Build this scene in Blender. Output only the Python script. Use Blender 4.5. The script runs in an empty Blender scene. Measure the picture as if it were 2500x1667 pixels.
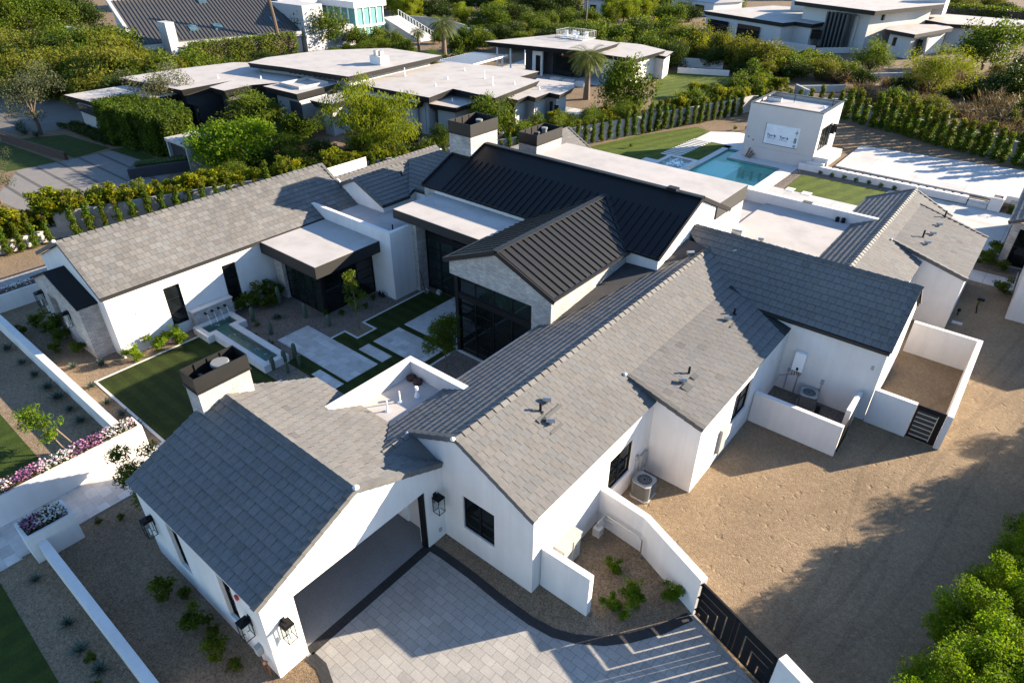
import bpy, math, random
import numpy as np
from mathutils import Vector, Matrix
SC = bpy.context.scene
COL = SC.collection
RAD = math.radians
# ------------------------------------------------------------------ camera, sky, sun, exposure
cam = bpy.data.cameras.new("camera")
cam.sensor_width = 36.0
cam.lens = 1592.372 / 2500 * 36.0
cam.clip_start, cam.clip_end = 0.3, 3000
co = bpy.data.objects.new("camera", cam)
R_ = Vector((0.77468, 0.632321, 0.006376)); U_ = Vector((-0.349361, 0.419567, 0.837801)); W_ = Vector((-0.527084, 0.651255, -0.545939))
co.matrix_world = Matrix(((R_.x, U_.x, -W_.x, 0), (R_.y, U_.y, -W_.y, 0), (R_.z, U_.z, -W_.z, 20.0), (0, 0, 0, 1)))
COL.objects.link(co)
SC.camera = co
SUN_EL, SUN_AZ = RAD(18.0), RAD(54.0)      # azimuth from +X, counter-clockwise
world = bpy.data.worlds.new("World"); SC.world = world; world.use_nodes = True
wn = world.node_tree
sky = wn.nodes.new("ShaderNodeTexSky"); sky.sky_type = 'NISHITA'; sky.sun_disc = False
sky.sun_elevation = SUN_EL; sky.sun_rotation = math.pi / 2 - SUN_AZ
sky.altitude = 400; sky.air_density = 1.0; sky.dust_density = 0.2; sky.ozone_density = 3.3
bg = wn.nodes["Background"]; bg.inputs[1].default_value = 0.087
wn.links.new(sky.outputs[0], bg.inputs[0])
sl = bpy.data.lights.new("sun", 'SUN'); sl.energy = 5.0; sl.angle = RAD(0.5); sl.color = (1.0, 0.84, 0.64)
so = bpy.data.objects.new("sun", sl)
so.rotation_euler = Vector((math.cos(SUN_AZ) * math.cos(SUN_EL), math.sin(SUN_AZ) * math.cos(SUN_EL), math.sin(SUN_EL))).to_track_quat('Z', 'Y').to_euler()
COL.objects.link(so)
SC.view_settings.view_transform = 'Standard'; SC.view_settings.look = 'None'
SC.view_settings.exposure = 2.12; SC.view_settings.gamma = 1.0

# ------------------------------------------------------------------ materials
M = {}
def _mat(name):
    m = bpy.data.materials.new(name); m.use_nodes = True; M[name] = m
    nt = m.node_tree; b = nt.nodes["Principled BSDF"]
    return m, nt, b
def nd(nt, t, **kw):
    n = nt.nodes.new(t)
    for k, v in kw.items():
        if k.startswith('i_'):
            key = k[2:]; key = int(key) if key.isdigit() else key.replace('_', ' ')
            n.inputs[key].default_value = v
        else: setattr(n, k, v)
    return n
def ln(nt, a, b): nt.links.new(a, b)
def ramp(nt, fac, stops):
    r = nd(nt, "ShaderNodeValToRGB"); cr = r.color_ramp
    while len(cr.elements) < len(stops): cr.elements.new(0.5)
    for e, (p, c) in zip(cr.elements, stops): e.position = p; e.color = (c[0], c[1], c[2], 1) if hasattr(c, '__len__') else (c, c, c, 1)
    ln(nt, fac, r.inputs[0]); return r.outputs[0]
def noise(nt, vec, scale, detail=3, rough=.6):
    n = nd(nt, "ShaderNodeTexNoise", i_Scale=scale, i_Detail=detail, i_Roughness=rough); ln(nt, vec, n.inputs['Vector']); return n.outputs['Fac']
def mixc(nt, mode, a, b, fac=1.0):
    m = nd(nt, "ShaderNodeMix", data_type='RGBA', blend_type=mode)
    for s, v in ((m.inputs[0], fac), (m.inputs[6], a), (m.inputs[7], b)):
        if hasattr(v, 'is_linked') or hasattr(v, 'links'): ln(nt, v, s)
        else: s.default_value = v if not hasattr(v, '__len__') else (v[0], v[1], v[2], 1)
    return m.outputs[2]
def bump(nt, b, h, strength=.3, dist=.02):
    n = nd(nt, "ShaderNodeBump", i_Strength=strength, i_Distance=dist); ln(nt, h, n.inputs['Height']); ln(nt, n.outputs[0], b.inputs['Normal'])
def objc(nt): return nd(nt, "ShaderNodeNewGeometry").outputs['Position']
def tintn(nt): return nd(nt, "ShaderNodeAttribute", attribute_name="tint").outputs['Color']
def plain(name, col, rough=.8, metal=0.0, var=.12, sc=2.0, bs=0, bst=.25, tint=False, spec=.5, fine=0):
    m, nt, b = _mat(name)
    p = objc(nt)
    c = mixc(nt, 'MULTIPLY', col, ramp(nt, noise(nt, p, sc, 5), [(.25, 1 - var), (.75, 1 + var)]))
    if fine: c = mixc(nt, 'MULTIPLY', c, ramp(nt, noise(nt, p, fine, 2), [(.3, .85), (.7, 1.15)]))
    if tint: c = mixc(nt, 'MULTIPLY', c, tintn(nt))
    ln(nt, c, b.inputs['Base Color'])
    b.inputs['Roughness'].default_value = rough; b.inputs['Metallic'].default_value = metal; b.inputs['Specular IOR Level'].default_value = spec
    if bs: bump(nt, b, noise(nt, p, bs, 3), bst, .01)
    return m
def brick(name, c1, c2, mortar, w, h, ms, rough=.8, off=.5, dist=0.0, var=.2, bst=.5, extra=None, big=1.5):
    m, nt, b = _mat(name)
    uv = nd(nt, "ShaderNodeUVMap", uv_map="UVMap").outputs[0]
    vec = uv
    if dist:
        nn = nd(nt, "ShaderNodeTexNoise", i_Scale=2.2, i_Detail=2); ln(nt, uv, nn.inputs['Vector'])
        sb = nd(nt, "ShaderNodeVectorMath", operation='SUBTRACT'); ln(nt, nn.outputs['Color'], sb.inputs[0]); sb.inputs[1].default_value = (.5, .5, .5)
        sm = nd(nt, "ShaderNodeVectorMath", operation='SCALE'); ln(nt, sb.outputs[0], sm.inputs[0]); sm.inputs['Scale'].default_value = dist
        ad = nd(nt, "ShaderNodeVectorMath", operation='ADD'); ln(nt, uv, ad.inputs[0]); ln(nt, sm.outputs[0], ad.inputs[1]); vec = ad.outputs[0]
    t = nd(nt, "ShaderNodeTexBrick", offset=off, i_Scale=1.0, i_Mortar_Size=ms, i_Mortar_Smooth=.2, i_Brick_Width=w, i_Row_Height=h)
    t.inputs['Color1'].default_value = (*c1, 1); t.inputs['Color2'].default_value = (*c2, 1); t.inputs['Mortar'].default_value = (*mortar, 1)
    ln(nt, vec, t.inputs['Vector'])
    p = objc(nt)
    c = mixc(nt, 'MULTIPLY', t.outputs['Color'], ramp(nt, noise(nt, p, big, 6), [(.25, 1 - var), (.75, 1 + var)]))
    c = mixc(nt, 'MULTIPLY', c, ramp(nt, noise(nt, p, 22, 3), [(.3, .88), (.7, 1.1)]))
    ln(nt, c, b.inputs['Base Color']); b.inputs['Roughness'].default_value = rough
    hgt = nd(nt, "ShaderNodeMath", operation='MULTIPLY_ADD'); ln(nt, t.outputs['Fac'], hgt.inputs[0]); hgt.inputs[1].default_value = -1.0; ln(nt, noise(nt, p, 14, 4), hgt.inputs[2])
    bump(nt, b, hgt.outputs[0], bst, .02)
    return m
def gravel(name, ca, cb, cc, foot=0.0):
    m, nt, b = _mat(name); p = objc(nt)
    v = nd(nt, "ShaderNodeTexVoronoi", i_Scale=24.0); ln(nt, p, v.inputs['Vector'])
    sep = nd(nt, "ShaderNodeSeparateColor"); ln(nt, v.outputs['Color'], sep.inputs[0])
    c = ramp(nt, sep.outputs[0], [(0, ca), (.5, cb), (1, cc)])
    c = mixc(nt, 'MULTIPLY', c, ramp(nt, noise(nt, p, .35, 5), [(.3, .84), (.7, 1.14)]))
    c = mixc(nt, 'MULTIPLY', c, ramp(nt, noise(nt, p, 5, 4), [(.3, .88), (.7, 1.1)]))
    ln(nt, c, b.inputs['Base Color']); b.inputs['Roughness'].default_value = .95; b.inputs['Specular IOR Level'].default_value = .15
    a = nd(nt, "ShaderNodeMath", operation='MULTIPLY_ADD'); ln(nt, v.outputs['Distance'], a.inputs[0]); a.inputs[1].default_value = -.6
    fo = nd(nt, "ShaderNodeMath", operation='MULTIPLY'); ln(nt, ramp(nt, noise(nt, p, 2.6, 2, .4), [(.24, 0), (.36, 1)]), fo.inputs[0]); fo.inputs[1].default_value = foot
    big = nd(nt, "ShaderNodeMath", operation='MULTIPLY_ADD'); ln(nt, noise(nt, p, 4.5, 3), big.inputs[0]); big.inputs[1].default_value = .9 * (1 if foot else .4); ln(nt, fo.outputs[0], big.inputs[2])
    ln(nt, big.outputs[0], a.inputs[2])
    bump(nt, b, a.outputs[0], .5, .035)
    return m
def lawn(name, col, stripe, ang=0.0, amp=.16):
    m, nt, b = _mat(name); p = objc(nt)
    mp = nd(nt, "ShaderNodeMapping"); mp.inputs['Rotation'].default_value = (0, 0, ang); ln(nt, p, mp.inputs[0])
    w = nd(nt, "ShaderNodeTexWave", i_Scale=stripe, i_Distortion=.6, i_Detail=1.0); ln(nt, mp.outputs[0], w.inputs['Vector'])
    c = mixc(nt, 'MULTIPLY', col, ramp(nt, w.outputs['Fac'], [(.35, 1 - amp), (.65, 1 + amp)]))
    c = mixc(nt, 'MULTIPLY', c, ramp(nt, noise(nt, p, 26, 3), [(.3, .6), (.7, 1.35)]))
    c = mixc(nt, 'MULTIPLY', c, ramp(nt, noise(nt, p, 1.3, 4), [(.3, .8), (.7, 1.2)]))
    ln(nt, c, b.inputs['Base Color']); b.inputs['Roughness'].default_value = .9; b.inputs['Specular IOR Level'].default_value = .15
    bump(nt, b, noise(nt, p, 38, 3), .9, .03)
    return m
def leaf(name, col, trans=.35, yel=.0):
    m, nt, b = _mat(name)
    c = mixc(nt, 'MULTIPLY', col, tintn(nt))
    oi = nd(nt, "ShaderNodeObjectInfo").outputs['Random']
    c = mixc(nt, 'MULTIPLY', c, ramp(nt, oi, [(0, (.82, .86, .8)), (1, (1.2, 1.12, 1.1))]))
    ln(nt, c, b.inputs['Base Color']); b.inputs['Roughness'].default_value = .55; b.inputs['Specular IOR Level'].default_value = .1
    tr = nd(nt, "ShaderNodeBsdfTranslucent"); ln(nt, mixc(nt, 'MULTIPLY', c, (1.5, 1.45, .7)), tr.inputs[0])
    mx = nd(nt, "ShaderNodeMixShader", i_0=trans); ln(nt, b.outputs[0], mx.inputs[1]); ln(nt, tr.outputs[0], mx.inputs[2])
    ln(nt, mx.outputs[0], nt.nodes['Material Output'].inputs[0])
    return m
def glassy(name, col, rough=.04, spec=.6):
    m, nt, b = _mat(name); p = objc(nt)
    c = mixc(nt, 'MULTIPLY', col, ramp(nt, noise(nt, p, .9, 3), [(.3, .5), (.7, 1.6)]))
    ln(nt, c, b.inputs['Base Color']); b.inputs['Roughness'].default_value = rough; b.inputs['Specular IOR Level'].default_value = spec
    return m
def clearglass(name, tint, refl=.06):
    m, nt, b = _mat(name); nt.nodes.remove(b)
    t = nd(nt, "ShaderNodeBsdfTransparent"); t.inputs[0].default_value = (*tint, 1)
    g = nd(nt, "ShaderNodeBsdfGlossy", i_Roughness=.02)
    f = nd(nt, "ShaderNodeFresnel", i_IOR=1.22)
    mx = nd(nt, "ShaderNodeMixShader"); ln(nt, f.outputs[0], mx.inputs[0]); ln(nt, t.outputs[0], mx.inputs[1]); ln(nt, g.outputs[0], mx.inputs[2])
    ln(nt, mx.outputs[0], nt.nodes['Material Output'].inputs[0])
    return m, nt, g, t, mx
def stuccomat():
    m, nt, b = _mat('stucco'); p = objc(nt)
    mp = nd(nt, "ShaderNodeMapping"); mp.inputs['Scale'].default_value = (2.2, 2.2, .22); ln(nt, p, mp.inputs[0])
    c = mixc(nt, 'MULTIPLY', (.62, .595, .572), ramp(nt, noise(nt, mp.outputs[0], 1.0, 5, .7), [(.3, .93), (.6, 1.02)]))
    c = mixc(nt, 'MULTIPLY', c, ramp(nt, noise(nt, p, .8, 4), [(.3, .94), (.7, 1.03)]))
    ln(nt, c, b.inputs['Base Color']); b.inputs['Roughness'].default_value = .9; b.inputs['Specular IOR Level'].default_value = .2
    bump(nt, b, noise(nt, p, 30, 4, .7), .3, .012)
stuccomat()
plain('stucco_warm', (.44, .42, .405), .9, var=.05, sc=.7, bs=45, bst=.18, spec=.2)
plain('stucco_grey_shade', (.33, .335, .34), .9, var=.06, sc=.7, bs=30, spec=.2)  # grey stucco; on white neighbour walls the shade is put into this colour
def flatroof(name, col):
    m, nt, b = _mat(name); p = objc(nt)
    c = mixc(nt, 'MULTIPLY', col, ramp(nt, noise(nt, p, .55, 6, .65), [(.3, .82), (.5, .97), (.75, 1.08)]))
    st = ramp(nt, noise(nt, p, .33, 4, .7), [(.60, 0), (.78, .55)])
    c = mixc(nt, 'MIX', c, (.30, .225, .17), st)
    ln(nt, c, b.inputs['Base Color']); b.inputs['Roughness'].default_value = .85; b.inputs['Specular IOR Level'].default_value = .2
    bump(nt, b, noise(nt, p, 9, 3), .15, .02)
flatroof('flat_roof', (.375, .355, .34)); flatroof('flat_roof_old', (.36, .34, .322))
def tilemat(name, col):
    m, nt, b = _mat(name); p = objc(nt)
    c = mixc(nt, 'MULTIPLY', col, tintn(nt))
    c = mixc(nt, 'MULTIPLY', c, ramp(nt, noise(nt, p, 7, 5, .7), [(.3, .86), (.7, 1.12)]))
    c = mixc(nt, 'MULTIPLY', c, ramp(nt, noise(nt, p, .25, 3), [(.3, .93), (.7, 1.07)]))
    ln(nt, c, b.inputs['Base Color']); b.inputs['Roughness'].default_value = .85; b.inputs['Specular IOR Level'].default_value = .12
    bump(nt, b, noise(nt, p, 18, 4), .35, .012)
tilemat('tile', (.132, .129, .126))
plain('seam_grey', (.050, .048, .046), .6, var=.1, sc=.5)
plain('tile_dark', (.018, .018, .02), .9)
plain('cap', (.085, .083, .081), .75, var=.2, sc=4, tint=True)
plain('black_metal', (.008, .0085, .010), .5, var=.15, sc=3, spec=.18)
plain('bronze_metal', (.0135, .013, .0125), .5, var=.15, sc=2, spec=.3)
plain('fascia', (.009, .0086, .0083), .6, var=.2, sc=3)
plain('membrane', (.032, .032, .034), .9, var=.35, sc=1.5)
plain('steel', (.40, .40, .39), .35, .8, var=.15, sc=6)
plain('grey_paint', (.30, .30, .29), .55, var=.06, sc=2)
plain('ac_grey', (.15, .155, .15), .55, var=.06, sc=2)
plain('ac_dark', (.035, .037, .038), .6, var=.2, sc=9)
plain('white_plastic', (.82, .82, .82), .35, var=.03)
plain('red_plastic', (.45, .03, .03), .4)
plain('brass', (.62, .48, .33), .45, var=.05)
plain('copper', (.30, .16, .08), .45, .6)
brick('stone', (.46, .435, .41), (.32, .295, .27), (.25, .235, .22), .27, .098, .010, .9, .43, .05, .25, 1.0)
brick('travertine', (.52, .50, .475), (.38, .35, .32), (.34, .32, .29), .61, .41, .006, .6, .5, 0, .14, .12, big=3)
brick('paver', (.290, .280, .262), (.235, .228, .216), (.125, .12, .112), .46, .30, .008, .85, .5, 0, .16, .3, big=.8)
brick('paver_dark', (.022, .022, .025), (.014, .014, .016), (.008, .008, .008), .30, .15, .010, .8, .5, 0, .2, .3)
brick('block_wall', (.36, .345, .325), (.31, .30, .285), (.25, .24, .225), .40, .20, .008, .95, .5, 0, .1, .3)
brick('slab_drive', (.15, .14, .132), (.14, .131, .124), (.06, .058, .056), 40.0, 1.85, .16, .9, .0, 0, .12, .1)
plain('carport_floor', (.20, .205, .21), .6, var=.1, sc=1, fine=24)
brick('concrete', (.40, .39, .378), (.36, .352, .342), (.22, .215, .21), 4.0, 3.2, .02, .8, .0, 0, .2, .1, big=.5)
plain('white_stone', (.50, .485, .465), .7, var=.08, sc=2.5, bs=14)
plain('asphalt', (.09, .082, .074), .95, var=.15, sc=.6, fine=8)
gravel('gravel', (.12, .088, .057), (.18, .133, .087), (.245, .188, .13))
gravel('gravel_yard', (.155, .112, .070), (.20, .146, .092), (.245, .185, .122), foot=1.6)
gravel('gravel_track', (.135, .098, .062), (.175, .128, .081), (.215, .163, .108))
gravel('gravel_grey', (.09, .072, .058), (.15, .122, .098), (.21, .175, .145))
gravel('desert', (.10, .072, .045), (.155, .11, .07), (.21, .155, .10), foot=.6)
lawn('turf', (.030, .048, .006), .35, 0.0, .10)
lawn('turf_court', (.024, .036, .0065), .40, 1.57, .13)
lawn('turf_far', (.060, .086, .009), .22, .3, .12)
lawn('hedge_mow', (.04, .055, .015), .3, .2, .2)
leaf('leaf_bright', (.092, .155, .007), .42)
leaf('leaf_green', (.060, .090, .009), .40)
leaf('leaf_dark', (.026, .043, .007), .32)
leaf('leaf_olive', (.085, .095, .012), .40)
leaf('leaf_grey', (.068, .075, .042), .30)
leaf('leaf_yellow', (.106, .130, .006), .42)
leaf('leaf_willow', (.105, .135, .010), .45)
leaf('leaf_dry', (.115, .085, .055), .30)
leaf('leaf_agave', (.075, .10, .085), .12)
leaf('leaf_palm', (.10, .12, .03), .25)
leaf('petal', (.42, .37, .40), .2)
plain('bark', (.075, .052, .036), .95, var=.3, sc=6, bs=25)
plain('bark_pale', (.13, .095, .066), .95, var=.3, sc=6, bs=25)
plain('cactus_skin', (.06, .082, .052), .75, var=.25, sc=8)
plain('soil', (.08, .055, .04), .95)
plain('wood', (.13, .08, .045), .7)
plain('curtain', (.06, .22, .22), .6, var=.2, sc=1.2)
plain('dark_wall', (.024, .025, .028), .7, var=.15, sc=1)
plain('rust', (.04, .018, .011), .85, var=.3, sc=3)
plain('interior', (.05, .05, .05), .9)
plain('pool_plaster', (.62, .86, .76), .7, var=.06, sc=2)
plain('pool_tile', (.16, .32, .30), .4, var=.2, sc=8)
plain('white_metal', (.75, .75, .75), .45, var=.04)
plain('solar', (.18, .18, .2), .3, var=.08, sc=3)
plain('ink', (.010, .045, .085), .6)
plain('ink_pale', (.14, .24, .33), .6)
plain('ink_green', (.006, .06, .05), .6)
def wrapmat():
    m, nt, b = _mat('house_wrap'); p = objc(nt)
    c = mixc(nt, 'MULTIPLY', (.55, .60, .64), ramp(nt, noise(nt, p, 1.4, 6), [(.3, .86), (.7, 1.1)])); ln(nt, c, b.inputs['Base Color']); b.inputs['Roughness'].default_value = .5
    bump(nt, b, noise(nt, p, 5, 5), .6, .03)
wrapmat()
glassy('glass', (.006, .0075, .0075), .03, .5); glassy('glass_green', (.009, .015, .0135), .03, .5); glassy('glass_blue', (.05, .09, .11), .08)
wm, wnt, wg, wt, wmx = clearglass('pool_water', (.70, .99, .94))
wp = objc(wnt); bn = nd(wnt, "ShaderNodeBump", i_Strength=.12, i_Distance=.05); ln(wnt, noise(wnt, wp, 3.0, 3), bn.inputs['Height']); ln(wnt, bn.outputs[0], wg.inputs['Normal'])
fm, fnt, fg, ft, fmx = clearglass('fountain_water', (.62, .72, .66))
fp = objc(fnt); bn = nd(fnt, "ShaderNodeBump", i_Strength=.3, i_Distance=.05); ln(fnt, noise(fnt, fp, 7.0, 3), bn.inputs['Height']); ln(fnt, bn.outputs[0], fg.inputs['Normal'])
lg, lnt, lgl, lt, lmx = clearglass('lamp_glass', (.93, .95, .95))
for l_ in list(lmx.inputs[0].links): lnt.links.remove(l_)
lmx.inputs[0].default_value = .06
plain('foam', (.80, .85, .85), .5, var=.2, sc=9)
# ------------------------------------------------------------------ mesh helpers
def V3(*a): return Vector(a if len(a) == 3 else a[0])
class MB:
    """collects faces of one mesh object"""
    def __init__(s): s.v = []; s.f = []; s.m = []; s.t = []
    def face(s, pts, m=0, t=1.0):
        k = len(s.v); s.v += [tuple(p) for p in pts]; s.f.append(list(range(k, k + len(pts)))); s.m.append(m); s.t.append(t)
    def hexa(s, b, t, m=0, tint=1.0, bottom=True):
        n = len(b)
        s.face(t, m, tint)
        if bottom: s.face(b[::-1], m, tint)
        for i in range(n): s.face([b[i], b[(i + 1) % n], t[(i + 1) % n], t[i]], m, tint)
    def box(s, x0, x1, y0, y1, z0, z1, m=0, t=1.0, bottom=True):
        x0, x1 = sorted((x0, x1)); y0, y1 = sorted((y0, y1)); z0, z1 = sorted((z0, z1))
        q = [(x0, y0), (x1, y0), (x1, y1), (x0, y1)]
        s.hexa([(*p, z0) for p in q], [(*p, z1) for p in q], m, t, bottom)
    def prism(s, poly, z0, z1, m=0, t=1.0, bottom=True):
        a = sum(poly[i][0] * poly[(i + 1) % len(poly)][1] - poly[(i + 1) % len(poly)][0] * poly[i][1] for i in range(len(poly)))
        if a < 0: poly = poly[::-1]
        s.hexa([(*p, z0) for p in poly], [(*p, z1) for p in poly], m, t, bottom)
    def beam(s, A, B, w, h, m=0, t=1.0, up=(0, 0, 1)):
        A, B = Vector(A), Vector(B); d = (B - A).normalized(); sd = d.cross(Vector(up)).normalized() * (w / 2); u = sd.cross(d).normalized() * h
        s.hexa([A - sd, A + sd, A + sd + u, A - sd + u], [B - sd, B + sd, B + sd + u, B - sd + u], m, t)
    def tube(s, pts, rad, n=8, m=0, t=1.0, caps=True):
        pts = [Vector(p) for p in pts]
        if not hasattr(rad, '__len__'): rad = [rad] * len(pts)
        rings = []
        for i, p in enumerate(pts):
            d = (pts[min(i + 1, len(pts) - 1)] - pts[max(i - 1, 0)]).normalized()
            a = d.cross(Vector((.31, .17, .93))).normalized() if abs(d.z) < .95 else d.cross(Vector((1, 0, 0))).normalized()
            b = d.cross(a)
            rings.append([p + (a * math.cos(2 * math.pi * k / n) + b * math.sin(2 * math.pi * k / n)) * rad[i] for k in range(n)])
        for r0, r1 in zip(rings, rings[1:]):
            for k in range(n): s.face([r0[k], r0[(k + 1) % n], r1[(k + 1) % n], r1[k]], m, t)
        if caps: s.face(rings[0][::-1], m, t); s.face(rings[-1], m, t)
    def lathe(s, c, prof, n=16, m=0, t=1.0):
        c = Vector(c); rings = [[c + Vector((r * math.cos(2 * math.pi * k / n), r * math.sin(2 * math.pi * k / n), z)) for k in range(n)] for r, z in prof]
        for r0, r1 in zip(rings, rings[1:]):
            for k in range(n): s.face([r0[k], r0[(k + 1) % n], r1[(k + 1) % n], r1[k]], m, t)
        s.face(rings[-1], m, t); s.face(rings[0][::-1], m, t)
    def build(s, name, mats, parent=None, local=False, smooth=False):
        if isinstance(mats, str): mats = [mats]
        off = Vector((0, 0, 0))
        if parent is not None and not local:
            q = parent
            while q is not None: off += q.location; q = q.parent
        me = bpy.data.meshes.new(name)
        me.from_pydata([(x - off.x, y - off.y, z - off.z) for x, y, z in s.v], [], s.f)
        for k in mats: me.materials.append(M[k])
        me.polygons.foreach_set('material_index', s.m)
        me.uv_layers.new(name="UVMap"); me.color_attributes.new("tint", 'FLOAT_COLOR', 'CORNER')
        uvs = []; cols = []
        for pi, f in enumerate(s.f):
            P = [Vector(s.v[i]) for i in f]
            n = (P[1] - P[0]).cross(P[2] - P[0])
            if n.length < 1e-9 and len(P) > 3: n = (P[2] - P[0]).cross(P[3] - P[0])
            ax, ay, az = abs(n.x), abs(n.y), abs(n.z)
            for q in P:
                uvs += (q.x, q.y) if az >= ax and az >= ay else ((q.y, q.z) if ax >= ay else (q.x, q.z))
                t = s.t[pi]; cols += (t, t, t, 1) if not hasattr(t, '__len__') else (*t, 1)
        me.uv_layers['UVMap'].data.foreach_set('uv', uvs); me.color_attributes['tint'].data.foreach_set('color', cols)
        if smooth: me.polygons.foreach_set('use_smooth', [True] * len(s.f))
        me.update()
        o = bpy.data.objects.new(name, me); COL.objects.link(o)
        if parent is not None: o.parent = parent
        return o
def tag(o, label, cat, group=None):
    o['label'] = label; o['category'] = cat
    if group: o['group'] = group
    return o
def thing(name, label, cat, loc=(0, 0, 0), rot=0.0, group=None):
    o = bpy.data.objects.new(name, None); COL.objects.link(o); o.location = loc; o.rotation_euler = (0, 0, rot); o.empty_display_size = .3
    return tag(o, label, cat, group)
def struct(o, kind='structure'): o['kind'] = kind; return o
KIDS = {}
def copy_tree(o, parent=None):
    c = o.copy(); COL.objects.link(c)
    if parent is not None: c.parent = parent
    if o.name not in KIDS: KIDS[o.name] = list(o.children)
    for ch in KIDS[o.name]: copy_tree(ch, c)
    return c
def place(proto, loc, rot=0.0, sc=1.0, label=None, group=None):
    """first use moves the prototype itself, later uses copy it with its parts"""
    if not proto.get('_used'): proto['_used'] = 1; o = proto; KIDS[o.name] = list(o.children)
    else: o = copy_tree(proto)
    o.location = loc; o.rotation_euler = (0, 0, rot); o.scale = (sc, sc, sc) if not hasattr(sc, '__len__') else sc
    if label: o['label'] = label
    if group: o['group'] = group
    return o
def sheet(name, polys, z, mat, kind='structure', thick=0.0):
    mb = MB()
    for p in polys:
        if thick: mb.prism(p, z - thick, z)
        else:
            a = sum(p[i][0] * p[(i + 1) % len(p)][1] - p[(i + 1) % len(p)][0] * p[i][1] for i in range(len(p)))
            mb.face([(x, y, z) for x, y in (p if a > 0 else p[::-1])])
    o = mb.build(name, mat); o['kind'] = kind; return o
def rect(x0, x1, y0, y1): return [(x0, y0), (x1, y0), (x1, y1), (x0, y1)]
def clip(poly, a, b, c):
    """keep a*u+b*v<=c"""
    out = []
    for i in range(len(poly)):
        p, q = poly[i], poly[(i + 1) % len(poly)]; dp = a * p[0] + b * p[1] - c; dq = a * q[0] + b * q[1] - c
        if dp <= 1e-9: out.append(p)
        if (dp < -1e-9 and dq > 1e-9) or (dp > 1e-9 and dq < -1e-9):
            k = dp / (dp - dq); out.append((p[0] + (q[0] - p[0]) * k, p[1] + (q[1] - p[1]) * k))
    return out
def halfplanes(poly):
    a = sum(poly[i][0] * poly[(i + 1) % len(poly)][1] - poly[(i + 1) % len(poly)][0] * poly[i][1] for i in range(len(poly)))
    if a < 0: poly = poly[::-1]
    hs = []
    for i in range(len(poly)):
        (x0, y0), (x1, y1) = poly[i], poly[(i + 1) % len(poly)]
        nx, ny = (y1 - y0), -(x1 - x0); L = math.hypot(nx, ny); hs.append((nx / L, ny / L, (nx * x0 + ny * y0) / L))
    return hs
class Slope:
    """a roof plane: O on the eave line, U along the eave, plan direction D uphill, rise per metre s"""
    def __init__(s, O, U, D, rise):
        s.O = Vector(O); s.U = Vector(U).normalized(); s.V = Vector((D[0], D[1], rise)).normalized(); s.k = Vector((D[0], D[1], rise)).length
        s.N = s.U.cross(s.V).normalized()
        if s.N.z < 0: s.N = -s.N
        s.D = Vector((D[0], D[1], 0)); s.rise = rise
    def uv(s, x, y):
        d = Vector((x, y, 0)) - Vector((s.O.x, s.O.y, 0)); return (d.dot(s.U), d.dot(s.D) * s.k)
    def pt(s, u, v, h=0.0): return s.O + s.U * u + s.V * v + s.N * h
    def z(s, x, y): return s.O.z + (Vector((x, y, 0)) - Vector((s.O.x, s.O.y, 0))).dot(s.D) * s.rise
def tiles(mb, S, plans, e=.36, w=.36, t=.044, seed=1, spread=.055):
    rng = random.Random(seed)
    for plan in plans:
        P = [S.uv(*q) for q in plan]; hs = halfplanes(P)
        mb.face([S.pt(u, v, -.012) for u, v in P], 1)
        mb.face([S.pt(u, v, -.16) for u, v in P], 1)
        v_lo = min(p[1] for p in P); v_hi = max(p[1] for p in P); u_lo = min(p[0] for p in P); u_hi = max(p[0] for p in P)
        for i in range(math.floor(v_lo / e), math.ceil(v_hi / e)):
            v0, v1 = i * e, i * e + e
            off = (i % 2) * w / 2 + .03 * math.sin(i * 12.9898)
            for j in range(math.floor((u_lo - off) / w), math.ceil((u_hi - off) / w)):
                r2 = random.Random((i * 7919 + j * 104729 + seed * 31) & 0xffffff)
                u0, u1 = off + j * w + .007, off + j * w + w - .007
                q = [(u0, v0), (u1, v0), (u1, v1 + .02), (u0, v1 + .02)]
                for h in hs:
                    q = clip(q, *h)
                    if len(q) < 3: break
                if len(q) < 3: continue
                g = 1 + r2.uniform(-spread, spread) + (r2.random() < .04) * r2.uniform(-.2, .02); wm_ = r2.uniform(-.03, .03)
                tint = (g * (1 + wm_), g, g * (1 - wm_)); lift = r2.uniform(-.003, .004)
                hh = lambda v: t * (1 - (v - v0) / e) + lift + .004
                mb.face([S.pt(u, v, hh(v)) for u, v in q], 0, tint)
                for k in range(len(q)):
                    a, b = q[k], q[(k + 1) % len(q)]
                    if abs(a[1] - v0) < 1e-6 and abs(b[1] - v0) < 1e-6 and abs(a[0] - b[0]) > 1e-4:
                        mb.face([S.pt(*a, .026), S.pt(*b, .026), S.pt(*b, hh(b[1])), S.pt(*a, hh(a[1]))], 0, tint); mb.face([S.pt(*a, .026), S.pt(*b, .026), S.pt(b[0], b[1] + .08, .016), S.pt(a[0], a[1] + .08, .016)], 0, tint)
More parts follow.
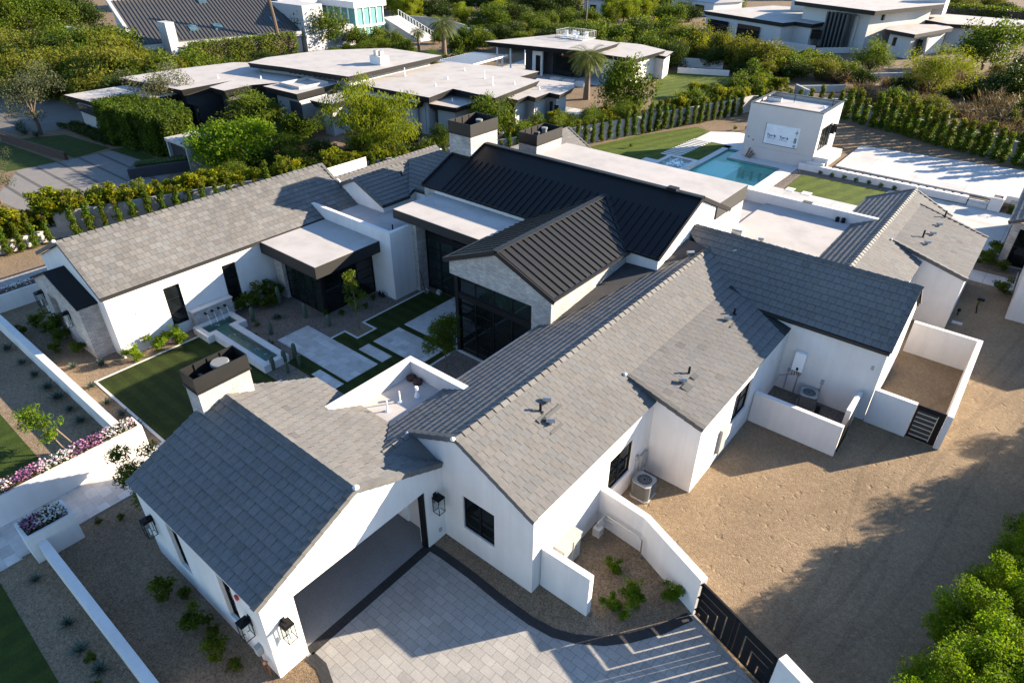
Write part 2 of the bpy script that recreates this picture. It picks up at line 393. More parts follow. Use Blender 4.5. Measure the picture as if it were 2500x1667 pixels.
def ridge_caps(mb, A, B, w=.17, drop=.09, step=.40, m=2, seed=3, lift=.05, tint=1.0):
    A, B = Vector(A), Vector(B); L = (B - A).length; d = (B - A) / L; sd = d.cross(Vector((0, 0, 1))).normalized(); rng = random.Random(seed); n = max(1, round(L / step))
    for i in range(n):
        a = A + d * (L * i / n); b = A + d * (L * (i + 1) / n + .03); g = tint * (1 + rng.uniform(-.14, .14))
        za, zb = lift + .035, lift
        pa = [a + sd * w + Vector((0, 0, za - drop)), a + Vector((0, 0, za)), a - sd * w + Vector((0, 0, za - drop))]
        pb = [b + sd * w + Vector((0, 0, zb - drop)), b + Vector((0, 0, zb)), b - sd * w + Vector((0, 0, zb - drop))]
        mb.face([pa[0], pb[0], pb[1], pa[1]], m, g); mb.face([pa[1], pb[1], pb[2], pa[2]], m, g)
        lo = Vector((0, 0, -.07))
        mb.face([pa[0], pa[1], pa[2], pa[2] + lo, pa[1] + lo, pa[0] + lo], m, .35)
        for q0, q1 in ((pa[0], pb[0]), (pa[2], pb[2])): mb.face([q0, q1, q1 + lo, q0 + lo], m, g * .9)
def rake_trim(mb, A, B, out, w=.16, h=.20, m=2, step=.40, seed=5, tint=1.0):
    """row of cap tiles folded over a gable edge, A low to B high, out = outward horizontal direction"""
    A, B = Vector(A), Vector(B); out = Vector(out); L = (B - A).length; d = (B - A) / L; rng = random.Random(seed); n = max(1, round(L / step))
    up = out.cross(d).normalized()
    if up.z < 0: up = -up
    for i in range(n):
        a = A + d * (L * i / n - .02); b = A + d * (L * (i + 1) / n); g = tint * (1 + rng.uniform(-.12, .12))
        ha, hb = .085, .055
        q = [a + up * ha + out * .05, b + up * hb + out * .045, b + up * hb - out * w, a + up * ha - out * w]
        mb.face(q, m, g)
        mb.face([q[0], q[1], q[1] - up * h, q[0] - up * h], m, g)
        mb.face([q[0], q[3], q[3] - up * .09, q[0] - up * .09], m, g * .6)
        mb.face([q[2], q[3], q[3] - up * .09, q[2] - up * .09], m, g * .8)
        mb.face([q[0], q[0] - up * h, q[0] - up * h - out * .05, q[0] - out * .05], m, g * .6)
def seam_roof(mb, S, plan, step=.46, off=.2, h=.05, thick=.10, rib=.028):
    P = [S.uv(*q) for q in plan]; hs = halfplanes(P)
    top = [S.pt(u, v, 0) for u, v in P]; bot = [S.pt(u, v, -thick) for u, v in P]; mb.hexa(bot, top, 0)
    u = math.floor(min(p[0] for p in P) / step) * step + off
    while u < max(p[0] for p in P):
        q = [(u - rib, -50), (u + rib, -50), (u + rib, 50), (u - rib, 50)]
        for hp in hs:
            q = clip(q, *hp)
            if len(q) < 3: break
        if len(q) >= 3: mb.hexa([S.pt(a, b, .001) for a, b in q], [S.pt(a, b, h) for a, b in q], 0)
        u += step
def axis_pt(ax, plane, nrm):
    """map (along, outward, z) to world: ax='x' wall runs along x at y=plane; 'y' wall runs along y at x=plane"""
    return (lambda u, d, z: (u, plane + nrm * d, z)) if ax == 'x' else (lambda u, d, z: (plane + nrm * d, u, z))
def bxp(mb, F, u0, u1, d0, d1, z0, z1, m=0, t=1.0):
    a, b = F(u0, d0, z0), F(u1, d1, z1); mb.box(a[0], b[0], a[1], b[1], a[2], b[2], m, t)
def facade(mb, ax, plane, nrm, u0, u1, z0, z1, holes=(), depth=.2, m=0):
    F = axis_pt(ax, plane, nrm)
    us = sorted({u0, u1, *[h[0] for h in holes], *[h[1] for h in holes]}); zs = sorted({z0, z1, *[h[2] for h in holes], *[h[3] for h in holes]})
    for ua, ub in zip(us, us[1:]):
        for za, zb in zip(zs, zs[1:]):
            cu, cz = (ua + ub) / 2, (za + zb) / 2
            if any(h[0] < cu < h[1] and h[2] < cz < h[3] for h in holes): continue
            mb.face([F(ua, 0, za), F(ub, 0, za), F(ub, 0, zb), F(ua, 0, zb)], m)
    for a, b, c, d in holes:
        mb.face([F(a, 0, c), F(a, -depth, c), F(a, -depth, d), F(a, 0, d)], m); mb.face([F(b, 0, c), F(b, -depth, c), F(b, -depth, d), F(b, 0, d)], m)
        mb.face([F(a, 0, d), F(b, 0, d), F(b, -depth, d), F(a, -depth, d)], m)
        if c > z0 + .01: mb.face([F(a, 0, c), F(b, 0, c), F(b, -depth, c), F(a, -depth, c)], m)
def window(parent, ax, plane, nrm, u0, u1, z0, z1, depth=.14, nx=2, nz=3, fw=.06, bar=.028, name='window', glass='glass', frame='black_metal', label=None):
    F = axis_pt(ax, plane, nrm); mb = MB(); d0, d1 = -depth, -depth + .07
    bxp(mb, F, u0, u0 + fw, d0, d1, z0, z1); bxp(mb, F, u1 - fw, u1, d0, d1, z0, z1)
    bxp(mb, F, u0 + fw, u1 - fw, d0, d1, z0, z0 + fw); bxp(mb, F, u0 + fw, u1 - fw, d0, d1, z1 - fw, z1)
    for i in range(1, nx): c = u0 + (u1 - u0) * i / nx; bxp(mb, F, c - fw * .6, c + fw * .6, d0 + .003, d1 - .004, z0 + fw, z1 - fw)
    for j in range(1, nz): c = z0 + (z1 - z0) * j / nz; bxp(mb, F, u0 + fw, u1 - fw, d0 + .006, d1 - .012, c - bar / 2, c + bar / 2)
    o = mb.build(name, frame, parent)
    if label: o['label'] = label
    g = MB(); bxp(g, F, u0 + fw * .5, u1 - fw * .5, d0 + .012, d0 + .03, z0 + fw * .5, z1 - fw * .5); g.build('pane', glass, o)
    return o
def part(parent, name, mats, fn, **kw):
    mb = MB(); fn(mb); return mb.build(name, mats, parent, **kw)
# ------------------------------------------------------------------ ground and paving
mb = MB(); gx = [-2600, -25.1, -24.0, -18.7, 2600]; gy = [-2600, 55.5, 63.4, 66.4, 2600]
for i in range(4):
    for j in range(4):
        if (i in (1, 2) and j == 1) or (i == 1 and j == 2): continue
        mb.face([(gx[i], gy[j], 0), (gx[i + 1], gy[j], 0), (gx[i + 1], gy[j + 1], 0), (gx[i], gy[j + 1], 0)])
struct(mb.build('ground', 'desert'))
sheet('gravel_bed', [rect(-52.9, -12.9, -8, 27)], .004, 'gravel')
sheet('gravel_yard', [[(-8.6, 10.85), (-7.0, 11.0), (-5.6, 11.8), (-4.3, 13.4), (-3.75, 14.45), (-.9, 13.6), (4, 11.6), (40, 8), (40, 50), (1.9, 50), (-.6, 49), (-3.4, 48), (-8.6, 30)]], .006, 'gravel_yard')
sheet('gravel_strip', [[(-12.85, 11.7), (-12.85, 10.7), (-8.3, 10.6), (-6.9, 11.0), (-5.5, 11.9), (-4.2, 13.6), (-3.75, 14.6), (-6.5, 15.8), (-8.5, 16.0), (-8.5, 11.7)]], .010, 'gravel')
sheet('service_bed', [rect(-6.4, -2.5, 25.8, 29.25)], .010, 'gravel_grey')
# driveway
drv = [(-12.85, 5.25), (-12.85, 10.83), (-12.1, 10.95), (-10.6, 10.95), (-9.1, 10.84), (-7.85, 10.86), (-7.0, 11.0), (-6.3, 11.32), (-5.55, 11.83), (-4.9, 12.52), (-4.3, 13.43), (-3.72, 14.6), (-.9, 13.45), (4, 11.4), (6, -6), (-8, -6), (-9.6, 1.5), (-10.4, 3.9), (-11.4, 5.05), (-12.0, 5.28)]
sheet('driveway', [drv], .014, 'paver')
def ribbon(name, pts, w, z, mat):
    mb = MB(); L = []
    for i, p in enumerate(pts):
        a, b = Vector(pts[max(i - 1, 0)]), Vector(pts[min(i + 1, len(pts) - 1)]); d = (b - a).normalized(); n = Vector((-d.y, d.x)) * w / 2
        L.append((Vector(p) + n, Vector(p) - n))
    for (a, b), (c, d) in zip(L, L[1:]): mb.face([(*a, z), (*b, z), (*d, z), (*c, z)])
    return struct(mb.build(name, mat))
ribbon('driveway_border', [(-12.72, 5.4), (-12.72, 10.70)], .36, .019, 'paver_dark')
ribbon('driveway_border', [(-12.75, 10.86), (-12.0, 10.90), (-10.6, 10.90), (-9.1, 10.82), (-7.85, 10.83), (-7.0, 10.95), (-6.3, 11.25), (-5.55, 11.76), (-4.9, 12.45), (-4.25, 13.4), (-3.75, 14.42)], .34, .023, 'paver_dark')
ribbon('driveway_border', [(-12.6, 5.32), (-12.0, 5.34), (-11.4, 5.12), (-10.45, 3.95), (-9.65, 1.5), (-8.0, -6)], .34, .019, 'paver_dark')
for o_, wv in ((0, .20), (1.55, .20)):
    ribbon('tyre_track', [(-1.2 + o_ * .92, 14.6 + o_ * .38), (.0 + o_ * .9, 18.0 + o_ * .4), (.6 + o_ * .95, 22 + o_ * .25), (1.0 + o_ * .98, 27 + o_ * .15), (2.0 + o_ * .95, 33), (3.2 + o_ * .95, 40), (3.6 + o_, 48)], wv, .0095, 'gravel_track')
    ribbon('tyre_track', [(-.9 + o_ * .9, 15.2 + o_ * .4), (-.6 + o_ * .98, 20 + o_ * .2), (-1.2 + o_, 26), (-.4 + o_ * .96, 31 - o_ * .2), (1.9 + o_ * .9, 37 - o_ * .4), (3.0 + o_, 44)], wv * .9, .0085, 'gravel_track')
sheet('carport_floor', [rect(-20.2, -12.9, 4.6, 11.4)], .016, 'carport_floor')
sheet('west_drive', [rect(-49.4, -45.9, -20, 70)], .012, 'paver')
sheet('west_drive_edge', [rect(-49.7, -49.4, -20, 70)], .02, 'paver_dark')
# court lawn, borders, slabs
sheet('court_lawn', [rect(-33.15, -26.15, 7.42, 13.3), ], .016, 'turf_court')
for q in (rect(-33.27, -33.15, 7.3, 13.3), rect(-33.15, -26.15, 7.3, 7.42), rect(-26.15, -26.03, 7.3, 13.5)): sheet('lawn_border', [q], .03, 'white_stone', thick=.03)
sheet('court_turf', [rect(-26.15, -21.2, 14.6, 25.4), rect(-27.25, -26.15, 19.92, 25.0), rect(-27.25, -26.15, 14.6, 18.55)], .018, 'turf_court')
for q in (rect(-27.37, -27.25, 19.8, 25.0), rect(-27.25, -26.27, 19.8, 19.92), rect(-26.27, -26.15, 18.6, 19.92), rect(-27.3, -26.15, 18.48, 18.6), rect(-27.4, -27.28, 17.55, 18.6), rect(-21.2, -21.08, 14.6, 21.4), rect(-21.0, -15.8, 21.2, 21.36)):
    sheet('turf_border', [q], .03, 'white_stone', thick=.03)
for q in (rect(-29.45, -23.35, 15.52, 17.55), rect(-25.25, -23.32, 17.83, 18.53), rect(-25.25, -21.6, 18.88, 20.78), rect(-25.25, -21.1, 21.22, 25.45), rect(-25.3, -23.35, 14.75, 15.28), rect(-25.3, -22.3, 11.5, 14.45)):
    sheet('stone_paving', [q], .05, 'travertine', thick=.05)
sheet('court_gravel', [[(-34.2, 13.3), (-26.0, 13.3), (-26.0, 14.6), (-27.3, 14.6), (-27.3, 25.3), (-34.2, 25.3)]], .008, 'gravel_grey')
sheet('court_gravel', [rect(-21.2, -15.4, 14.6, 21.4)], .008, 'gravel_grey')
sheet('entry_path', [rect(-26.15, -24.0, .9, 11.5)], .05, 'travertine', thick=.05)
sheet('entry_path', [rect(-26.15, -23.9, -.6, .9)], .035, 'travertine', thick=.035)
sheet('entry_path', [rect(-26.15, -23.7, -3.5, -.6)], .022, 'travertine', thick=.022)
sheet('front_lawn', [[(-60, 3.45), (-29.3, 3.35), (-28.7, 2.6), (-28.7, -3), (-60, -3)]], .012, 'turf')
sheet('front_lawn', [[(-23.3, 0.0), (-17.8, -.15), (-8, -.3), (-8, -8), (-23.3, -8)]], .012, 'turf')
# pool garden
sheet('pool_deck', [rect(-25.75, -25.1, 54, 67.3), rect(-18.7, -17.45, 54, 64.6), rect(-24.0, -18.7, 63.4, 65.3), rect(-18.7, -17.45, 64.6, 65.3), rect(-24.0, -23.3, 65.3, 71.5), rect(-25.75, -24.0, 66.4, 72.4), [(-29.3, 67.4), (-25.75, 67.4), (-25.75, 72.6), (-26.7, 72.8), (-29.3, 71.0)], rect(-30.2, -25.75, 54, 58.2)], .06, 'white_stone', thick=.06)
sheet('patio', [rect(-17.4, -6.0, 43.7, 58.2), rect(-6, .2, 50.2, 64.2), rect(-9.2, -6, 58.2, 64.0), rect(-.9, 1.7, 49.0, 50.2), rect(.2, 1.7, 50.2, 52.5)], .03, 'concrete', thick=.03)
sheet('garden_lawn', [[(-16.4, 58.2), (-9.2, 58.2), (-9.2, 63.4), (-16.5, 63.2)]], .035, 'turf_far')
sheet('garden_bed', [[(-17.4, 58.2), (-16.5, 58.2), (-16.6, 63.2), (-9.2, 63.4), (-9.2, 64.5), (-17.4, 64.5)]], .022, 'gravel_grey')
for q in (rect(-16.3, -15.6, 57.95, 58.9), rect(-14.9, -14.1, 57.9, 58.75)): sheet('stone_paving', [q], .06, 'white_stone', thick=.06)
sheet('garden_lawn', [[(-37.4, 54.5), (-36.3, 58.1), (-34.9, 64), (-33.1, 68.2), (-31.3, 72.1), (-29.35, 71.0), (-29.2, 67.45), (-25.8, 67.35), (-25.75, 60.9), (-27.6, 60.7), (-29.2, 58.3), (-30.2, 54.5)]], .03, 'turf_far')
for k in range(13):
    y = 60.3 + k * .56; x = -28.75 + .02 * k
    sheet('stepping_slab', [rect(x - .95, x + .95, y, y + .30)], .07, 'white_stone', thick=.07)
sheet('dirt_bed', [[(-36.5, 56), (-33.9, 68.5), (-31.6, 73), (-29.3, 71), (-26.5, 73), (-23.4, 72), (-16.4, 74), (-14.9, 68), (-14.9, 64.6), (2, 64.6), (8, 74), (-19.5, 87.0), (-29.5, 81.5), (-33.6, 72.4), (-38.5, 57)]], .010, 'desert')
# raised terrace with sports court
mb = MB(); mb.prism([(-17.4, 64.57), (-3.4, 64.57), (-3.4, 64.9), (-17.4, 64.9)], 0, .60); tr = mb.build('retaining_wall', 'stucco'); tag(tr, 'long low white retaining wall with plants at its foot, beside the small lawn', 'wall')
tr2 = sheet('terrace', [[(-15.6, 64.9), (-1.8, 64.9), (1.5, 65.5), (9, 72), (1.5, 77.2), (-18.5, 85.5), (-23.3, 74), (-15.6, 73)]], .45, 'desert', thick=.45)
sheet('sports_court', [[(-14.5, 65.95), (-1.5, 65.7), (7, 66.5), (7, 75), (-.6, 75.9), (-14.5, 74.3)]], .60, 'concrete', thick=.14)
sheet('terrace_walk', [rect(-15.4, -2.0, 64.92, 65.15)], .52, 'desert', thick=.06)
for k in range(18):
    x = -15.1 + k * .66; sheet('stepping_slab', [rect(x, x + .47, 64.93, 65.28)], .56, 'white_stone', thick=.09)
sheet('terrace_step', [[(-16.85, 64.9), (-15.3, 64.9), (-15.35, 66.4), (-16.55, 66.4)]], .80, 'white_stone', thick=.8)
sheet('terrace_step', [rect(-16.5, -15.15, 65.5, 69.8)], 1.15, 'white_stone', thick=1.15)
sheet('terrace_step', [rect(-3.3, -1.9, 64.3, 64.7)], .30, 'white_stone', thick=.3)
sheet('terrace_step', [rect(-3.3, -1.9, 64.7, 65.1)], .48, 'white_stone', thick=.48)
# far ground
sheet('neighbour_drive', [[(-72.8, 17.0), (-72.4, 25.2), (-64.0, 26.1), (-60.8, 25.5), (-58.0, 20.0), (-58.0, 14.0), (-66, 13.0)]], .012, 'slab_drive')
sheet('neighbour_lawn', [[(-84.0, 20.9), (-72.7, 21.9), (-73.5, 25.6), (-82.0, 24.6)], [(-85, 15.5), (-73, 16.2), (-72.7, 20.4), (-84, 19.3)], [(-73.0, 25.3), (-64.1, 26.0), (-64.0, 27.1), (-72.4, 26.9)]], .012, 'turf')
sheet('neighbour_road', [[(-130, 18.5), (-88, 21.0), (-84.3, 24.5), (-84.9, 27.5), (-90, 30), (-130, 30)]], .014, 'asphalt')
sheet('neighbour_lawn', [[(-40.2, 77), (-34.5, 74.5), (-31.5, 80), (-33, 96), (-44, 104), (-49.5, 97.5), (-44, 85)]], .012, 'turf_far')
sheet('neighbour_patio', [[(-47, 66), (-41, 67), (-41.5, 70), (-47, 70)], [(-70, 79), (-49, 83.5), (-48, 92), (-49, 98), (-72, 92)]], .03, 'concrete', thick=.03)
# pool basin
pm = MB(); D = -1.35
for (x0, x1, y0, y1) in ((-25.1, -18.7, 55.5, 63.4), (-25.1, -24.0, 63.4, 66.4)): pm.face([(x0, y0, D), (x1, y0, D), (x1, y1, D), (x0, y1, D)], 0)
for a, b in (((-25.1, 55.5), (-25.1, 66.4)), ((-25.1, 66.4), (-24, 66.4)), ((-24, 66.4), (-24, 63.4)), ((-24, 63.4), (-18.7, 63.4)), ((-18.7, 63.4), (-18.7, 55.5)), ((-18.7, 55.5), (-25.1, 55.5))):
    pm.face([(*a, D), (*b, D), (*b, -.20), (*a, -.20)], 0); pm.face([(*a, -.20), (*b, -.20), (*b, .06), (*a, .06)], 1)
pm.box(-25.1, -22.3, 55.5, 63.4, D, -.45, 0)
pl = thing('swimming_pool', 'L shaped turquoise swimming pool with submerged stools, sunk in a white deck', 'pool', (-22, 60, 0))
pm.build('basin', ['pool_plaster', 'pool_tile'], pl)
for k in range(5):
    mb = MB(); x = -22.6 + k * .8; mb.lathe((x, 62.6, D), [(.12, 0), (.12, .78), (.24, .80), (.24, .9)], 12); mb.build('stool', 'white_stone', pl)
part(pl, 'water', 'pool_water', lambda m: (m.face([(-25.1, 55.5, -.10), (-18.7, 55.5, -.10), (-18.7, 63.4, -.10), (-25.1, 63.4, -.10)]), m.face([(-25.1, 63.4, -.10), (-24.0, 63.4, -.10), (-24.0, 66.4, -.10), (-25.1, 66.4, -.10)])))
sp = thing('spa', 'raised white square spa with bubbling water at the end of the pool', 'spa', (-26.7, 57.6, 0))
def spf(m):
    for q in ((-28.2, -27.85, 55.5, 59.3), (-25.5, -25.14, 55.5, 59.3), (-27.85, -25.5, 58.95, 59.3), (-27.85, -25.5, 55.5, 55.85)): m.box(*q, 0, .52)
    m.box(-27.85, -25.5, 55.85, 58.95, 0, .1)
part(sp, 'rim', 'white_stone', spf)
part(sp, 'water', 'pool_water', lambda m: m.face([(-27.85, 55.85, .42), (-25.5, 55.85, .42), (-25.5, 58.95, .42), (-27.85, 58.95, .42)]))
def foam(m):
    r = random.Random(4)
    for _ in range(130):
        x, y, s = r.gauss(-26.7, .45), r.gauss(57.6, .55), r.uniform(.03, .11)
        if -27.8 < x < -25.6 and 55.9 < y < 58.9: m.lathe((x, y, .41), [(s, 0), (s * .8, s * .25), (s * .3, s * .4)], 6)
part(sp, 'bubbles', 'foam', foam)
# ------------------------------------------------------------------ the white house
H = thing('white_house', 'large white stucco house with grey tile roofs and black metal roofs in the middle', 'house', (-18, 20, 0))
X, Y = (1, 0, 0), (0, 1, 0)
RWE = Slope((-8.43, 0, 3.758), Y, (-1, 0), .48); RWW = Slope((-15.66, 0, 3.652), Y, (1, 0), .45)
BMP = Slope((-6.34, 0, 3.485), Y, (-1, 0), .27)
CWS = Slope((0, 29.14, 3.95), X, (0, 1), .735); CWN = Slope((0, 34.86, 3.95), X, (0, -1), .735)
GS = Slope((0, 4.18, 3.62), X, (0, 1), .45); GN = Slope((0, 12.12, 3.53), X, (0, -1), .45)
LWE = Slope((-34.08, 0, 3.745), Y, (-1, 0), .58); LWW = Slope((-42.2, 0, 3.82), Y, (1, 0), .436)
L2E = Slope((-31.55, 0, 4.37), Y, (-1, 0), .449); L2W = Slope((-36.9, 0, 4.355), Y, (1, 0), .449)
HRS = Slope((0, 27.97, 4.45), X, (0, 1), .449)
SWE = Slope((-14.88, 0, 5.40), Y, (-1, 0), .417); SWW = Slope((-21.62, 0, 5.40), Y, (1, 0), .417)
GRS = Slope((0, 27.97, 5.53), X, (0, 1), .449); GRN = Slope((0, 36.65, 5.53), X, (0, -1), .449)
EWW = Slope((-8.4, 0, 3.563), Y, (1, 0), .45); EWE = Slope((-3.08, 0, 3.567), Y, (-1, 0), .48); EBM = Slope((-.72, 0, 3.28), Y, (-1, 0), .278)
TM = ['tile', 'tile_dark', 'cap']
def zs(S, x, y): return (x, y, S.z(x, y))
# right wing roof
mb = MB()
tiles(mb, RWE, [rect(-11.81, -9.81, 11.62, 29.7), [(-11.81, 29.7), (-9.81, 29.7), (-9.81, 29.95), (-11.81, 31.4)], rect(-9.81, -8.43, 11.62, 19.62)], seed=1)
tiles(mb, RWW, [[(-13.17, 11.62), (-11.81, 11.62), (-11.81, 31.3), (-13.17, 30.3)], rect(-14.1, -13.17, 11.62, 28.07), [(-14.95, 11.25), (-14.1, 10.3), (-14.1, 28.07), (-14.95, 28.07)], [(-15.66, 11.95), (-14.95, 11.25), (-14.95, 21.4), (-15.66, 21.4)]], seed=2)
tiles(mb, BMP, [[(-9.81, 19.58), (-6.34, 19.58), (-6.34, 29.2), (-8.5, 29.3), (-9.81, 29.95)]], seed=3)
mb.face([(-14.1, 10.35, 4.36), (-14.1, 11.68, 4.36), (-12.7, 11.68, 3.72)], 0, .95)
ridge_caps(mb, (-11.81, 11.55, 5.38), (-11.81, 31.2, 5.38), tint=1.02, seed=4)
ridge_caps(mb, (-14.1, 10.3, 4.34), (-14.1, 11.7, 4.34), tint=1.1, w=.14)
rake_trim(mb, zs(RWE, -8.43, 11.62), (-11.81, 11.62, 5.38), (0, -1, 0), seed=5); rake_trim(mb, zs(RWW, -14.15, 11.62), (-11.81, 11.62, 5.38), (0, -1, 0), seed=6)
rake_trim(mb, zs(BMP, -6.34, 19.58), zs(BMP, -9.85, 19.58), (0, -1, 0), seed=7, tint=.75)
mb.face([(-9.81, 19.6, 4.42), (-8.43, 19.6, 3.76), (-8.43, 19.6, 4.05)], 2, .4)
for s_ in ((-14.15, 11.55, 4.36), (-11.81, 11.5, 5.46), (-9.9, 19.52, 4.52), (-14.1, 10.35, 4.33)): mb.lathe(s_, [(.08, -.05), (.09, .01), (.05, .05), (.02, .06)], 8, 3)
roof_rw = mb.build('roof', TM + ['stucco'], H); roof_rw['label'] = 'long grey tile roof with low sun striping its courtyard slope'
# cross wing roof
mb = MB()
tiles(mb, CWS, [[(-13.15, 31.5), (-10.5, 29.9), (-8.6, 29.14), (-2.05, 29.14), (-2.05, 32.0), (-13.15, 32.0)]], seed=8); tiles(mb, CWN, [rect(-13.15, -2.05, 32.0, 34.86)], seed=9)
ridge_caps(mb, (-13.1, 32.0, 6.05), (-2.0, 32.0, 6.05), seed=10)
rake_trim(mb, zs(CWS, -2.05, 29.14), (-2.05, 32, 6.05), (1, 0, 0), seed=11, h=.1); rake_trim(mb, zs(CWN, -2.05, 34.86), (-2.05, 32, 6.05), (1, 0, 0), seed=12, h=.1)
mb.box(-8.4, -2.05, 29.02, 29.14, 3.80, 3.95, 4)
roof_cw = mb.build('roof', TM + ['stucco', 'fascia'], H); roof_cw['label'] = 'shaded blue grey tile roof meeting the long roof in a valley'
mb = MB()
mb.face([(-14.97, 21.5, 4.03), (-13.25, 28.06, 4.79), (-14.97, 28.06, 4.70)], 0); mb.face([(-13.19, 28.0, 4.82), (-11.9, 31.15, 5.40), (-13.19, 31.2, 5.48)], 0)
mb.build('valley_membrane', 'membrane', H)
# carport wing roof
mb = MB()
tiles(mb, GS, [rect(-20.45, -12.6, 4.18, 7.1), rect(-19.9, -12.6, 7.1, 8.05)], seed=13)
tiles(mb, GN, [rect(-19.9, -12.6, 8.05, 9.2), [(-20.5, 9.2), (-15.7, 9.2), (-15.7, 12.08), (-20.5, 12.12)], [(-15.7, 9.2), (-14.1, 9.2), (-14.1, 10.48), (-15.7, 12.05)], [(-14.1, 9.2), (-12.6, 9.2), (-12.6, 11.72), (-14.1, 10.48)]], seed=14, spread=.08)
ridge_caps(mb, (-19.7, 8.05, 5.36), (-12.6, 8.05, 5.36), seed=15)
rake_trim(mb, zs(GS, -12.6, 4.18), (-12.6, 8.05, 5.36), (1, 0, 0), seed=16); rake_trim(mb, zs(GN, -12.6, 11.65), (-12.6, 8.05, 5.36), (1, 0, 0), seed=17, tint=1.1)
mb.lathe((-12.58, 8.05, 5.44), [(.10, -.05), (.11, .01), (.06, .06), (.02, .07)], 8, 3)
roof_g = mb.build('roof', TM + ['stucco'], H); roof_g['label'] = 'gable roof over the carport, near slope in blue shade'
# left wing roofs
mb = MB()
tiles(mb, LWE, [rect(-37.64, -34.08, 9.16, 25.76)], seed=18, spread=.16); tiles(mb, LWW, [rect(-42.2, -37.64, 9.16, 25.76)], seed=19)
ridge_caps(mb, (-37.64, 9.1, 5.81), (-37.64, 25.8, 5.81), seed=20)
rake_trim(mb, zs(LWE, -34.08, 9.16), (-37.64, 9.16, 5.81), (0, -1, 0), seed=21); rake_trim(mb, zs(LWW, -42.2, 9.16), (-37.64, 9.16, 5.81), (0, -1, 0), seed=22)
rake_trim(mb, zs(LWE, -36.0, 25.76), (-37.64, 25.76, 5.81), (0, 1, 0), seed=23, h=.1)
mb.box(-34.09, -34.0, 9.1, 22.9, 3.60, 3.74, 4); mb.lathe((-37.64, 9.05, 5.9), [(.10, -.05), (.11, .01), (.06, .06), (.02, .07)], 8, 3)
roof_lw = mb.build('roof', TM + ['stucco', 'fascia'], H); roof_lw['label'] = 'long weathered grey tile roof with a few darker patches'
mb = MB()
tiles(mb, L2E, [rect(-34.2, -31.55, 25.66, 27.95), [(-34.2, 27.95), (-31.55, 27.95), (-34.2, 30.65)]], seed=24); tiles(mb, L2W, [rect(-36.9, -34.2, 25.66, 33)], seed=25)
tiles(mb, HRS, [[(-31.55, 27.97), (-31.55, 28.55), (-32.5, 32.05), (-34.2, 30.6)], [(-31.55, 28.55), (-30.1, 28.55), (-30.1, 32.05), (-32.5, 32.05)]], seed=26)
ridge_caps(mb, (-34.2, 25.6, 5.56), (-34.2, 30.6, 5.56), seed=27); ridge_caps(mb, (-34.2, 30.6, 5.58), (-32.5, 32.05, 6.26), seed=28); ridge_caps(mb, (-32.5, 32.05, 6.27), (-30.3, 32.05, 6.27), seed=29)
rake_trim(mb, zs(L2E, -31.55, 25.66), (-34.2, 25.66, 5.56), (0, -1, 0), seed=30, h=.14); rake_trim(mb, zs(L2W, -36.2, 25.66), (-34.2, 25.66, 5.56), (0, -1, 0), seed=31, h=.2)
mb.box(-31.55, -31.44, 25.62, 28.0, 4.24, 4.38, 4)
mb.face([(-31.5, 27.95, 4.30), (-31.5, 28.5, 4.62), (-31.5, 28.5, 4.74), (-31.5, 27.95, 4.42)], 4); mb.box(-31.5, -30.1, 28.44, 28.55, 4.56, 4.71, 4)
mb.lathe((-34.2, 25.55, 5.64), [(.10, -.05), (.11, .01), (.06, .06), (.02, .07)], 8, 3); mb.lathe((-32.5, 32.05, 6.36), [(.08, -.05), (.09, .01), (.03, .06)], 8, 3)
roof_l2 = mb.build('roof', TM + ['stucco', 'fascia'], H)
mb = MB(); S3 = Slope((-34.8, 0, 3.7), Y, (-1, 0), .36)
tiles(mb, S3, [rect(-37.5, -34.8, 25.8, 36.5)], seed=32); ridge_caps(mb, (-37.5, 25.8, S3.z(-37.5, 0)), (-37.5, 36.5, S3.z(-37.5, 0)), seed=33)
S4 = Slope((-28.9, 0, 3.75), Y, (-1, 0), .56); S5 = Slope((-34.1, 0, 3.75), Y, (1, 0), .56)
tiles(mb, S4, [rect(-31.5, -28.9, 37, 46.2)], seed=34); tiles(mb, S5, [rect(-34.1, -31.5, 33, 46.2)], seed=35)
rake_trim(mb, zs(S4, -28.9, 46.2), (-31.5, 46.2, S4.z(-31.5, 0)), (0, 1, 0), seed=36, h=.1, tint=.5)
mb.build('roof', TM, H)
# east wing roof
mb = MB()
tiles(mb, EWW, [rect(-8.4, -5.65, 33.5, 50.0)], seed=37); tiles(mb, EWE, [rect(-5.65, -4.86, 33.5, 50.0), rect(-4.86, -3.08, 33.5, 41.0), rect(-4.86, -3.08, 48.3, 50.0)], seed=38, spread=.07)
tiles(mb, EBM, [rect(-4.86, -.72, 40.95, 48.35)], seed=39, spread=.07)
ridge_caps(mb, (-5.65, 33.5, 4.80), (-5.65, 50.05, 4.80), tint=1.15, seed=40)
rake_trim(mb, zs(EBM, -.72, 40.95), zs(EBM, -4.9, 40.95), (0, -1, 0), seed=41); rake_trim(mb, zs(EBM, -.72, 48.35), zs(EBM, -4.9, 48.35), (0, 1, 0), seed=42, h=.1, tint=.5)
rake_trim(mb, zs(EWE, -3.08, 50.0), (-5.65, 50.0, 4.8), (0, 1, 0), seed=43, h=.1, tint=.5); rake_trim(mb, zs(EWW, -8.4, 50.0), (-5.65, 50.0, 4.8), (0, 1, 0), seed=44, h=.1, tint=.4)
mb.lathe((-4.95, 40.85, 4.52), [(.08, -.05), (.09, .01), (.03, .06)], 8, 3); mb.lathe((-5.65, 50.1, 4.86), [(.08, -.05), (.09, .01), (.03, .06)], 8, 3)
roof_ew = mb.build('roof', TM + ['stucco'], H); roof_ew['label'] = 'pale grey tile roof with vents and a wide lower step'
